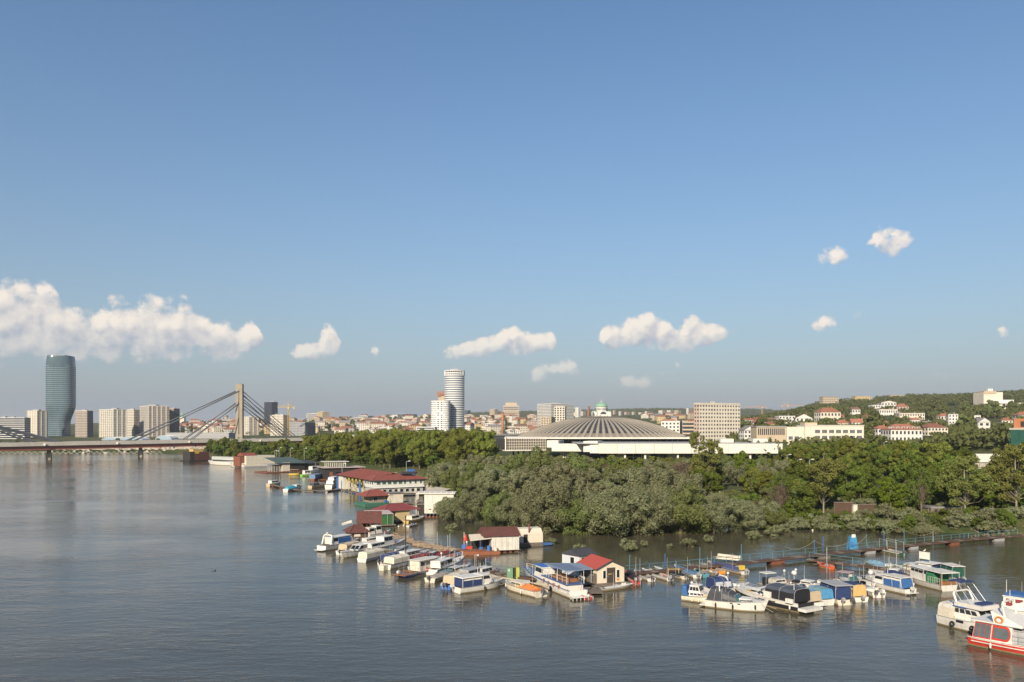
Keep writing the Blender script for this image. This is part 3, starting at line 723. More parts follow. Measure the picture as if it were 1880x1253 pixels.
def crane(x, Y, ybase, ytop, jl, jr, colr, label, yaw=0):
    p = PY(x, Y, 0); zb = gz(p.x, p.y); t = zt(ytop, Y) - zb; s = Y / F
    o = root('tower_crane', label, 'crane', (p.x, p.y, zb), yaw)
    m = MB(); w = 1.3
    for a_, b_ in ((-w, -w), (w, -w), (w, w), (-w, w)): m.tube((a_, b_, 0), (a_, b_, t), .3, 4)
    for k in range(int(t / 3)):
        z = k * 3.0
        m.tube((-w, -w, z), (w, -w, z + 3), .2, 3); m.tube((w, w, z), (-w, w, z + 3), .2, 3); m.tube((-w, -w, z + 3), (-w, w, z), .2, 3)
    m.build('mast', colr, o)
    j = MB()
    for yy, zz in ((-.8, t - 5), (.8, t - 5), (0, t - 3)): j.tube((-jl * s, yy, zz), (jr * s, yy, zz), .3, 4)
    k = -jl * s
    while k < jr * s - 3:
        j.tube((k, -.8, t - 5), (k + 1.5, 0, t - 3), .18, 3); j.tube((k + 1.5, 0, t - 3), (k + 3, .8, t - 5), .18, 3); k += 3
    j.build('jib', colr, o)
    st = MB(); st.tube((0, 0, t - 4), (0, 0, t + 3), .4, 4); st.tube((0, 0, t + 3), (-jl * s * .75, 0, t - 3), .15, 3); st.tube((0, 0, t + 3), (jr * s * .8, 0, t - 3), .15, 3)
    st.build('tie_bar', colr, o)
    MB().box(jr * s - 4 if jr < jl else -jl * s, -1, t - 7.5, jr * s if jr < jl else -jl * s + 4, 1, t - 4.5).build('counterweight', CONC, o)
    MB().box(-1, -2.6, t - 7, 1, -1.2, t - 4.5).build('cab', F_CREAM, o)
CRN = mat('crane_yellow', (.50, .33, .07), .5, .15, .5)
crane(530, 1350, 800, 743, 20, 12, CRN, 'yellow tower crane beside the dark office tower', .15)
crane(1399, 2300, 775, 745, 36, 9, mat('crane_orange', (.46, .25, .10), .5, .15, .5), 'far orange tower crane with long jib left of the hill', .1)
crane(1446, 2100, 775, 742, 12, 28, mat('crane_orange2', (.48, .25, .10), .5, .15, .5), 'far orange tower crane nearer the green hill', -.1)
# ---- skyline right of the round tower
slab_block('office_block', 'small dark grey tower right behind the round white tower', 'building', 853, 858, 864, 754, 2300, 40, fcol('facade_slate', (.15, .17, .20)), 'band', 3.5)
slab_block('town_block', 'blue grey block right of the round white tower', 'building', 855, 880, 884, 778, 1500, 20, fcol('facade_bluegrey', (.21, .24, .29)), 'win', 3.2, 3.4, roofbox=False)
slab_block('town_block', 'narrow cream block with balconies right of the blue grey block', 'building', 884, 890, 897, 775, 1490, 40, F_CREAM, 'balc', 3.0, 3.5, side2=F_PINK)
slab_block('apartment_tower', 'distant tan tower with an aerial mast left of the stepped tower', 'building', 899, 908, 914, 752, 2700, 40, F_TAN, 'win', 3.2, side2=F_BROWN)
def stepped_tower():
    Y = 2300; s = Y / F; p = PY(939, Y); zb = gz(p.x, p.y)
    o = root('stepped_tower', 'tan brutalist tower widening to a heavy overhanging top with aerials', 'tower', (p.x, p.y, zb))
    def sl(x0, x1, y0, y1, d, m, nm):
        z0, z1 = zt(y0, Y) - zb, zt(y1, Y) - zb
        return MB().box((x0 - 939) * s, -d, z0, (x1 - 939) * s, d, z1).build(nm, m, o)
    sl(927, 951, 795, 768, 16, F_WHITE, 'base'); sl(925, 953, 768, 757, 18, F_TAN, 'shaft'); sl(923.5, 953, 757, 745, 20, F_BROWN, 'upper_block'); sl(928, 949, 745, 740, 14, F_TAN, 'plant_room')
    w = MB()
    for y in (766, 763, 760, 749, 752): w.box((924.5 - 939) * s, -20.3 if y < 756 else -18.2, zt(y, Y) - zb - 1.1, (952 - 939) * s, -19 if y < 756 else -17, zt(y, Y) - zb + .6)
    w.each('window_band', WIN, o)
    w = MB()
    for k in range(6): w.box((928 - 939 + k * 4) * s, -16.3, zt(780, Y) - zb, (930 - 939 + k * 4) * s, -15, zt(770, Y) - zb)
    w.each('window_slot', WIN, o)
    a_ = MB()
    for x, y in ((931, 731), (934, 736), (940, 730), (946, 737)): a_.tube(((x - 939) * s, 0, zt(741, Y) - zb), ((x - 939) * s, 0, zt(y, Y) - zb), .5, 5)
    a_.each('aerial', GALV, o)
stepped_tower()
def chimney(x, Y, ytop, w, label, m=F_BRICK):
    p = PY(x, Y); zb = gz(p.x, p.y); h = zt(ytop, Y) - zb; r = w / 2 * Y / F
    o = root('brick_chimney', label, 'chimney', (p.x, p.y, zb))
    MB().tube((0, 0, -1), (0, 0, h), r * 1.2, 14, r * .85).build('shaft', m, o, smooth=True)
    MB().tube((0, 0, h - 1.2), (0, 0, h + .3), r * 1.05, 14, r * 1.05).build('cap', m, o)
    for f in (.4, .7): MB().tube((0, 0, h * f), (0, 0, h * f + .4), r * 1.16, 14).build('iron_band', RUST, o)
chimney(922.7, 1150, 758, 5, 'slender red brick chimney before the stepped tower')
chimney(1776.5, 470, 817, 6.5, 'squat brick chimney among the trees below the hillside', F_BRICK)
slab_block('office_block', 'large pale gridded office slab left of the church dome', 'building', 986, 1012, 1053, 742, 1750, 50, F_WHITE, 'grid', 3.2, 3.0, side2=F_WHITE, ww=.7, wh=.6)
slab_block('office_block', 'cream tower with square frames standing before the gridded slab', 'building', 1017, 1037, 1040, 748, 1300, 15, F_CREAM, 'grid', 3.6, 4.2, ww=.6, wh=.66, Rd=16)
slab_block('town_block', 'low tan block with blank wall left of the dome roof', 'building', 993, 1012, 1019, 767, 1250, 20, F_TAN, 'win', 3.4, 4, roofbox=False, Rd=16)
slab_block('office_block', 'white ribbed block between the gridded slab and the brick tower', 'building', 1056, 1062, 1067, 749, 2500, 40, F_WHITE, 'stripe', 3.2, 3)
def cathedral():
    Y = 2600; s = Y / F; p = PY(1104, Y); zb = gz(p.x, p.y) - 3
    o = root('domed_church', 'large white church with a green copper dome and arched front', 'church', (p.x, p.y, zb), R(8))
    wm = mat('church_marble', (.66, .63, .57), .6, .08, .05); cu = mat('green_copper', (.21, .36, .24), .6, .15, .1)
    z = lambda y: zt(y, Y) - zb
    r = 11.2 * s
    def ring(rr, zz, n=28): return [Vector((math.cos(2 * math.pi * k / n) * rr, math.sin(2 * math.pi * k / n) * rr, zz)) for k in range(n)]
    MB().box(-15 * s, -14 * s, 0, 15 * s, 14 * s, z(760)).build('nave', wm, o)
    for a_ in range(4):
        q = a_ * math.pi / 2; m = MB()                # four gabled arms with half-round tops
        prof = [Vector((math.cos(math.pi * i / 12) * 8.6 * s, 0, z(762) + math.sin(math.pi * i / 12) * 8.4 * s * .85)) for i in range(13)] + [Vector((-8.6 * s, 0, 0)), Vector((8.6 * s, 0, 0))]
        ro = lambda v, d: Vector((v.x * math.cos(q) - d * math.sin(q) * 1, v.x * math.sin(q) + d * math.cos(q), v.z))
        m.loft([[ro(v, -15.2 * s) for v in prof], [ro(v, 0) for v in prof]]); m.build('apse', wm, o)
        g_ = MB(); pr = [Vector((math.cos(math.pi * i / 12) * 5.6 * s, 0, z(761) + math.sin(math.pi * i / 12) * 4.6 * s)) for i in range(13)]
        g_.loft([[ro(v, -15.4 * s) for v in pr], [ro(v, -15.0 * s) for v in pr]]); g_.build('arched_window', WIN, o)
    MB().loft([ring(r, z(762)), ring(r, z(748))]).build('drum', wm, o)
    w = MB()
    for k in range(28):
        t = 2 * math.pi * (k + .5) / 28; c = Vector((math.cos(t) * r, math.sin(t) * r, 0))
        w.box(c.x - .9, c.y - .9, z(754), c.x + .9, c.y + .9, z(750))
    stuff(w.build('drum_window', WIN, o))
    MB().loft([ring(r * 1.04 * math.cos(t), z(748) + r * .82 * math.sin(t)) for t in [i * math.pi / 2 / 9 for i in range(9)]] + [ring(.4, z(748) + r * .83)]).build('dome', cu, o, smooth=True)
    MB().tube((0, 0, z(740)), (0, 0, z(736.5)), 1.6, 10, 1.3).build('lantern', wm, o)
    c = MB(); c.tube((0, 0, z(737)), (0, 0, z(733)), .45, 5); c.tube((-1.6, 0, z(734.5)), (1.6, 0, z(734.5)), .4, 5); c.build('cross', mat('gilt', (.6, .5, .28), .4), o)
    for x, y in ((-13, -13), (13, -13), (-13, 13), (13, 13)):
        MB().tube((x * s, y * s, 0), (x * s, y * s, z(757)), 3.0 * s * .8, 12).build('corner_turret', wm, o)
        MB().loft([[Vector((x * s + math.cos(2 * math.pi * k / 12) * 2.6 * s * math.cos(t), y * s + math.sin(2 * math.pi * k / 12) * 2.6 * s * math.cos(t), z(757) + 2.6 * s * math.sin(t))) for k in range(12)] for t in (0, .4, .8, 1.2, 1.5)]).build('turret_dome', cu, o, smooth=True)
cathedral()
slab_block('brick_tower', 'thin dark brick tower left of the green domed church', 'building', 1078.5, 1081, 1083, 746, 2400, 40, F_BRICK, 'win', 3.5)
fars = [(1136, 1139, 1142, 756), (1146, 1150, 1157, 757), (1172, 1177, 1184, 758), (1184, 1188, 1192, 756), (1193, 1196, 1200, 758), (1209, 1216, 1222, 754), (1224, 1231, 1237, 754), (1238, 1245, 1251, 754),
        (1053, 1057, 1062, 757), (1066, 1070, 1076, 756), (1125, 1128, 1131, 754), (1160, 1163, 1167, 757), (1260, 1264, 1270, 750), (1266, 1270, 1275, 752)]
for k, (a_, b_, c_, yt) in enumerate(fars):
    slab_block('apartment_tower', 'distant pale apartment tower on the wooded ridge behind the hall roof', 'building', a_, b_, c_, yt, 3600 + (k * 137) % 500, 40, [F_WHITE, F_PINK, F_CREAM][k % 3], 'win', 3.2, 4.5, side2=F_TAN, group='distant towers on the ridge', roofbox=False)
slab_block('office_block', 'white windowed office block between the hall roof and the flats', 'building', 1214, 1248, 1254, 775, 760, 14, F_WHITE, 'grid', 3.1, 3.2, Rd=14, roofbox=False)
slab_block('office_block', 'tan banded block joined to the tall flats', 'building', 1253, 1277, 1279, 776, 740, 14, F_TAN, 'band', 3.2, trim=F_TAN, Rd=14, roofbox=False)
fl = slab_block('apartment_block', 'tall cream block of flats with balconies and rusty end wall beside the hall', 'building', 1274, 1284, 1359, 742, 660, 62, F_PINK, 'win', 3.0, 2.9, side2=F_CREAM, sty2='win', trim=F_CREAM, ww=.5, wh=.46)
# ---- exhibition hall with the ribbed dome
def hall():
    Y = 560; c = PY(1104, Y); rad = 56.5; zb = 17.3; rise = 13.4
    Rs = (rad ** 2 + rise ** 2) / (2 * rise)
    o = root('exhibition_hall', 'round exhibition hall with a wide ribbed shell dome and white terraces', 'hall', (c.x, c.y, 0))
    def prof(r): return zb + math.sqrt(Rs * Rs - r * r) - (Rs - rise)
    def ring(r, z, n=96): return [Vector((math.cos(2 * math.pi * k / n) * r, math.sin(2 * math.pi * k / n) * r, z)) for k in range(n)]
    MB().loft([ring(r, prof(r)) for r in (rad, 50, 44, 38, 32, 26, 20, 14, 8, 3, .5)], cap0=False).build('dome_shell', mat('shell_concrete', (.22, .195, .16), .9, .25, .12, streak=.3), o, smooth=True)
    rib = MB(); ribm = mat('rib_concrete', (.30, .265, .21), .9, .25, .2, streak=.3)
    rs = [14, 20, 26, 32, 38, 44, 50, 54, rad + .6]
    rings = []
    for r in rs:
        w = .35 + r / rad * .72; zz = prof(min(r, rad))
        rings.append([Vector((r, -w, zz - .2)), Vector((r, -w * .8, zz + .5)), Vector((r, w * .8, zz + .5)), Vector((r, w, zz - .2))])
    rib.loft(rings); rm = None
    pan = MB()
    for i, (r0, r1) in enumerate(((51, 47.5), (46.8, 43.3), (42.6, 39), (38.3, 34.8), (34, 30), (29, 25))):
        w0 = .95 * r0 / rad; w1 = .95 * r1 / rad
        a_, b_ = prof(r0) + .08, prof(r1) + .08
        pan.hexa([(r0, -w0, a_ - .2), (r0, w0, a_ - .2), (r1, w1, b_ - .2), (r1, -w1, b_ - .2)], [(r0, -w0, a_ + .12), (r0, w0, a_ + .12), (r1, w1, b_ + .12), (r1, -w1, b_ + .12)])
    nr = 80; r0_ = rib.build('dome_rib', ribm, o); p0_ = pan.build('roof_window', mat('roof_glass', (.045, .042, .04), .35, .4, .4), o)
    for k in range(1, nr):
        for src, off in ((r0_, 0), (p0_, .5)):
            q = src.copy(); COL.objects.link(q); q.parent = o; q.rotation_euler = (0, 0, 2 * math.pi * (k + off) / nr)
    p0_.rotation_euler = (0, 0, math.pi / nr)
    MB().loft([ring(15, prof(15) + .9), ring(13, prof(13) + .95), ring(6, prof(6) + .6), ring(.5, prof(.5) + .5)], cap0=False).build('dome_cap', ribm, o, smooth=True)
    wm = HWHITE
    MB().loft([ring(rad + .8, zb - 1.6), ring(rad + .8, zb + .35), ring(rad - 2, zb + .6)], cap0=False, cap1=False).build('rim_beam', ribm, o)
    # window drum under the rim and the roof slab
    MB().loft([ring(rad - 1.5, zb - 5), ring(rad - 1.5, zb)], cap0=False, cap1=False).build('clerestory', mat('clerestory_glass', (.06, .06, .055), .25, .4, .5), o)
    return o
HALL = hall()
def hall_front():
    o = HALL; ox, oy = o.location.x, o.location.y
    def seg(name, m, x0, Y0, x1, Y1, y0, y1, depth, top=True, Yr=None):
        """box standing between two pixel columns; rows give its height at Yr"""
        p, q = PY(x0, Y0), PY(x1, Y1); Yr = Yr or (Y0 + Y1) / 2
        za, zb_ = zt(y0, Yr), zt(y1, Yr); d = (q - p).normalized(); nn = Vector((-d.y, d.x, 0)) * depth
        f = [Vector((v.x - ox, v.y - oy, 0)) for v in (p, q, q + nn, p + nn)]
        return MB().hexa([v + Vector((0, 0, za)) for v in f], [v + Vector((0, 0, zb_)) for v in f]).build(name, m, o)
    # drum glazing posts
    for k in range(26):
        x = 1000 + k * 10.6
        seg('clerestory_post', HWHITE, x, 498, x + 1.6, 498, 811.5, 805, .5)
    seg('roof_slab', HWHITE, 926, 486, 1272, 486, 806.2, 803.6, 66)
    seg('clerestory_wall', mat('clerestory_glass2', (.05, .05, .048), .25, .4, .5), 985, 500, 1270, 500, 812.5, 806.3, 40)
    # grille wing on the left
    seg('grille_wall', mat('grille_dark', (.05, .048, .045), .6, .3, .4), 929, 470, 1003, 478, 826.5, 806.3, 40)
    for k in range(24):
        x = 929 + k * 3.15
        seg('grille_post', F_CREAM, x, 469.2 + k * .34, x + .7, 469.2 + k * .34, 826.5, 806.2, .5, Yr=470)
    for y in (811, 816, 821): seg('grille_bar', F_CREAM, 929, 469, 1003, 477, y + .45, y - .35, .4, Yr=470)
    seg('grille_slab', HWHITE, 927, 466, 1003, 474, 828.4, 826.4, 44, Yr=468)
    seg('grille_end', HWHITE, 927.2, 467, 929.2, 467, 827, 804, 20)
    for x in (941, 950, 960, 972): seg('stilt', DARK, x, 480, x + 3, 480, 845, 828, 2)
    # white volumes and long terrace fascia
    seg('stair_block', HWHITE, 1004, 472, 1025, 470, 822, 809, 14)
    p = seg('terrace_wall', HWHITE, 1013, 458, 1072, 452, 829, 815.5, 16)
    seg('terrace_block', HWHITE, 1071, 446, 1097, 444, 830, 810.5, 18)
    seg('terrace_return', HWHITE, 1083, 441, 1099, 440, 832.5, 817.5, 16)
    MBm = mat('slat_white', (.6, .57, .5), .6, .15, .3)
    for k in range(9): seg('louvre', MBm, 1030 + k * 3.4, 462, 1031.7 + k * 3.4, 462, 845, 829, .8)
    xs = [1099 + i * 34 for i in range(10)] + [1437]
    for a_, b_ in zip(xs[:-1], xs[1:]):
        seg('fascia_panel', HWHITE, a_ + .25, 440, b_ - .25, 440, 833, 815.5 - (.0), 3, Yr=440)
    seg('terrace_deck', CONC, 1099, 442.8, 1436.5, 442.8, 832, 816.6, 40, Yr=440)
    seg('terrace_coping', F_GREY, 1060, 443.2, 1437.4, 443.2, 815.6, 814.2, 44, Yr=440)
    for k in range(22):
        x = 1102 + k * 15.6
        if k % 3 != 2: seg('shopfront_glass', GLASS, x, 452, x + 13, 452, 846, 833.2, .4)
        else: seg('shopfront_wall', HWHITE, x, 451.7, x + 13, 451.7, 847, 833.2, .6)
        seg('shopfront_mullion', HWHITE, x + 13.2, 451.5, x + 14.6, 451.5, 847, 833.2, .7)
        if k % 3 != 2: seg('shopfront_rail', HWHITE, x, 451.4, x + 13, 451.4, 840.2, 839.2, .3)
    for x in (1146, 1183, 1243, 1316, 1376, 1432.5): seg('column', HWHITE, x, 442, x + 3.2, 442, 850, 832.8, 1.0)
    seg('roof_box', HWHITE, 1323, 462, 1347, 462, 816, 806, 10)
    seg('roof_box', HWHITE, 1383, 462, 1409.5, 462, 816, 806, 10)
    for x in (1052, 1122, 1215, 1300): seg('roof_light', F_WHITE, x, 474, x + 10, 474, 815, 812.4, 2)
hall_front()
# ------------------------------------------------------------------ railway bridge
def bY(x): return 36000.0 / (61.7 - .02976 * x)
def bP(x, off=0.0, z=0.0):
    p = PY(x, bY(x)); return Vector((p.x + BN.x * off, p.y + BN.y * off, z))
_a, _b = PY(0, bY(0)), PY(900, bY(900)); BD = (_b - _a).normalized(); BN = Vector((BD.y, -BD.x, 0))
def bz(x): return 12.5 + x * .0012
def bridge():
    o = root('railway_bridge', 'long cable stayed railway bridge with rusty red girder across the river', 'bridge', (_a.x, _a.y, 0))
    O = Vector((_a.x, _a.y, 0))
    gird = mat('bridge_oxide', (.33, .11, .078), .75, .3, .15, streak=.4); par = mat('parapet_concrete', (.66, .60, .51), .85, .2, .1, streak=.35)
    xs = [-260 + k * 26 for k in range(27)] + [446 + k * 20 for k in range(1, 11)]
    for a_, b_ in zip(xs[:-1], xs[1:]):
        m = MB(); q = MB(); t = MB()
        for (mb, o0, o1, z0, z1) in ((m, -5.5, 5.5, -5.7, -2.6), (q, 6.0, 6.7, -2.7, .15), (q, -6.7, -6.0, -2.7, .15), (t, -6.0, 6.0, -2.8, -1.0)):
            A0, A1, B0, B1 = bP(a_, o0) - O, bP(a_, o1) - O, bP(b_, o0) - O, bP(b_, o1) - O
            if mb is m: A0 = A0 + (B0 - A0) * .003; A1 = A1 + (B1 - A1) * .003
            za, zc = bz(a_), bz(b_)
            mb.hexa([A1 + Vector((0, 0, za + z0)), B1 + Vector((0, 0, zc + z0)), B0 + Vector((0, 0, zc + z0)), A0 + Vector((0, 0, za + z0))],
                    [A1 + Vector((0, 0, za + z1)), B1 + Vector((0, 0, zc + z1)), B0 + Vector((0, 0, zc + z1)), A0 + Vector((0, 0, za + z1))])
        m.build('girder', gird, o); q.build('parapet', par, o); t.build('deck', CONCD, o)
    br = MB(); rl = MB()
    for x in (75, 208, 340, 470, -60):
        p = bP(x, 6.9, bz(x)) - O; br.sphere(p + Vector((0, 0, -1.9)), 1.0, 8, 5)
    br.each('stay_anchor', par, o)
    for k in range(0, 300):
        x = -200 + k * 3.0
        if x > 640: break
        p = bP(x, 6.35, bz(x) + .1) - O; rl.tube(p, p + Vector((0, 0, 1.1)), .06, 3)
    rl.path([bP(x, 6.35, bz(x) + 1.2) - O for x in range(-200, 641, 20)], .06, 3)
    stuff(rl.build('handrail', GALV, o))
    con = mat('pier_concrete', (.44, .37, .26), .9, .3, .3, streak=.4)
    for x in (90, 258, -90):
        p = bP(x, 0) - O
        MB().tube(p + Vector((0, 0, -3)), p + Vector((0, 0, 4.4)), 2.3, 14, 2.1).build('river_pier', con, o, smooth=False)
        MB().tube(p + Vector((0, 0, 4.4)), p + Vector((0, 0, 7.2)), 1.5, 10).build('pier_bearing', CONCD, o)
    for x in (440, 536):
        for s_ in (-1, 1):
            p = bP(x, s_ * 3.6) - O
            MB().box(p.x - 1.7, p.y - 1.7, -1, p.x + 1.7, p.y + 1.7, bz(x) - 6.4).build('pier_leg', gird, o)
    p = bP(646, 0) - O; MB().box(p.x - 4.5, p.y - 3, 0, p.x + 4.5, p.y + 3, bz(646) + 2.5).build('abutment', CONC, o)
    pil = mat('pylon_concrete', (.31, .27, .21), .9, .22, .12, streak=.5)
    for x0, vis in ((440, 1), (-262, 0)):
        top = zt(706, bY(440))
        for s_ in (-1, 1):
            p = bP(x0, s_ * 3.0) - O; q = bP(x0, s_ * 2.7) - O; w = 1.4
            MB().hexa([p + Vector((-w, -2.2, 10)), p + Vector((w, -2.2, 10)), p + Vector((w, 2.2, 10)), p + Vector((-w, 2.2, 10))],
                      [q + Vector((-w, -2, top)), q + Vector((w, -2, top)), q + Vector((w, 2, top)), q + Vector((-w, 2, top))]).build('pylon_leg', pil, o)
        p = bP(x0, 0) - O
        u = BN * 2.9; v = BD * 1.7
        MB().hexa([p - u - v + Vector((0, 0, top - 6)), p + u - v + Vector((0, 0, top - 6)), p + u + v + Vector((0, 0, top - 6)), p - u + v + Vector((0, 0, top - 6))],
                  [p - u - v + Vector((0, 0, top + .4)), p + u - v + Vector((0, 0, top + .4)), p + u + v + Vector((0, 0, top + .4)), p - u + v + Vector((0, 0, top + .4))]).build('pylon_head', pil, o)
        MB().hexa([p - u - v + Vector((0, 0, 15)), p + u - v + Vector((0, 0, 15)), p + u + v + Vector((0, 0, 15)), p - u + v + Vector((0, 0, 15))],
                  [p - u - v + Vector((0, 0, 17)), p + u - v + Vector((0, 0, 17)), p + u + v + Vector((0, 0, 17)), p - u + v + Vector((0, 0, 17))]).build('cross_beam', pil, o)
    cab = mat('stay_cable', (.15, .16, .17), .6, .1, .5)
    Yp = bY(440)
    for s_ in (-1, 1):
        for y0, xe in ((716, 240), (717.5, 236), (737, 345), (739, 340), (716.5, 540), (724.5, 534), (736, 528), (742, 520)):
            a0 = bP(440, s_ * 2.6, zt(y0, Yp)) - O; b0 = bP(xe, s_ * 5.9, bz(xe) - .3) - O
            MB().tube(a0, b0, .38, 6).build('stay_cable', cab, o)
        for y0, xe in ((716, 62), (717.5, 58), (737, 112), (739, 108)):
            a0 = bP(-262, s_ * 2.6, zt(y0, Yp)) - O; b0 = bP(xe, s_ * 5.9, bz(xe) - .3) - O
            MB().tube(a0, b0, .38, 6).build('stay_cable', cab, o)
    # concrete approach viaduct on the right
    v = root('approach_viaduct', 'pale concrete railway viaduct with railing behind the riverside trees', 'viaduct', tuple(bP(650, 0, 0)))
    O2 = bP(650)
    for a_, b_ in zip(range(650, 1040, 13), range(663, 1053, 13)):
        m = MB()
        for (o0, o1, z0, z1) in ((-5, 5, -3.4, -1.1), (-6.2, 6.2, -1.1, .0), (5.7, 6.2, 0, 1.2)):
            A0, A1, B0, B1 = bP(a_, o0) - O2, bP(a_, o1) - O2, bP(b_, o0) - O2, bP(b_, o1) - O2
            za, zc = bz(a_), bz(b_)
            m.hexa([A1 + Vector((0, 0, za + z0)), B1 + Vector((0, 0, zc + z0)), B0 + Vector((0, 0, zc + z0)), A0 + Vector((0, 0, za + z0))],
                   [A1 + Vector((0, 0, za + z1)), B1 + Vector((0, 0, zc + z1)), B0 + Vector((0, 0, zc + z1)), A0 + Vector((0, 0, za + z1))])
        m.build('viaduct_span', CONC, v)
        pp = bP(a_) - O2
        if (a_ // 13) % 3 == 0: MB().box(pp.x - 3, pp.y - 1.5, 0, pp.x + 3, pp.y + 1.5, bz(a_) - 3.2).build('viaduct_pier', CONC, v)
    m = MB()
    for k in range(200):
        x = 650 + k * 1.95; p = bP(x, 6.3, bz(x)) - O2; m.tube(p, p + Vector((0, 0, 2.1)), .1, 3)
    m.path([bP(x, 6.3, bz(x) + 2.1) - O2 for x in range(650, 1040, 13)], .1, 3)
    stuff(m.build('railing', F_WHITE, v))
bridge()
# ------------------------------------------------------------------ far bank: rubble, fence frames, sheds
def far_bank():
    rg = random.Random(5); rub = MB()
    for k in range(3200):
        x = rg.uniform(-30, 395); y = rg.uniform(825, 832.3); Y = 24 * F / (y - HY) * rg.uniform(.99, 1.06); p = PY(x, Y); s = rg.uniform(.5, 2.1)
        z = gz(p.x, p.y)
        if z < -.6: continue
        b = [Vector((p.x + rg.uniform(-1, 1) * s, p.y + rg.uniform(-1, 1) * s, z - .4 + rg.uniform(0, 1) * s)) for _ in range(5)]
        t = Vector((p.x, p.y, z + s * rg.uniform(.5, 1.1)))
        rub.add([p + Vector((-s, -s, z - .3)), p + Vector((s, -s * .7, z - .3)), p + Vector((s * .8, s, z - .3)), p + Vector((-s, s * .8, z - .3)), t], [(0, 1, 4), (1, 2, 4), (2, 3, 4), (3, 0, 4)])
    o = stuff(rub.build('rubble', mat('rubble_stone', (.40, .34, .26), .9, .5, .12)))
    o['label'] = 'pale stone rubble along the far river bank under the bridge'; o['category'] = 'rubble'
    fr = root('zigzag_barrier', 'white zigzag frame barrier along the far bank below the deck', 'barrier', tuple(PY(-30, 690, .5)))
    O = PY(-30, 690, .5); pts = []
    for k in range(64):
        x = -30 + k * 5.2; pts.append(PY(x, 700, (.7 if k % 2 else 2.9)) - O)
    for a_, b_ in zip(pts[:-1], pts[1:]): MB().tube(a_, b_, .13, 4).build('strut', F_WHITE, fr)
    cols = [F_WHITE, RED, BLUEP, F_CREAM, F_BRICK, F_GREY, WOOD]
    for k in range(34):
        x = rg.uniform(0, 380) if k > 8 else rg.uniform(250, 330); Y = rg.uniform(770, 830); p = PY(x, Y); w = rg.uniform(3, 9); h = rg.uniform(2, 4)
        o = root('bank_shed', 'small shed among the rubble of the far bank', 'shed', (p.x, p.y, gz(p.x, p.y) - .3), rg.uniform(-.4, .4), 'sheds on the far bank')
        MB().box(-w / 2, -2, 0, w / 2, 2, h).build('wall', rg.choice(cols), o)
        MB().add([(-w / 2 - .3, -2.4, h), (w / 2 + .3, -2.4, h), (w / 2 + .3, 2.4, h), (-w / 2 - .3, 2.4, h), (-w / 2 - .3, 0, h + 1.2), (w / 2 + .3, 0, h + 1.2)], [(0, 1, 5, 4), (3, 4, 5, 2), (0, 4, 3), (1, 2, 5)]).build('roof', rg.choice([TILE, TILEG, TILEB]), o)
        MB().box(-.5, -2.05, 0, .5, -1.95, 2).build('door', DARK, o)
    for k in range(40):
        x = rg.uniform(-20, 400); Y = rg.uniform(800, 900); p = PY(x, Y)
        tree('far%d' % (k % 3), p.x, p.y, rg.uniform(.35, .7), 1, 'small_tree', 'small dark tree on the far bank under the bridge', 'trees on the far bank')
far_bank()
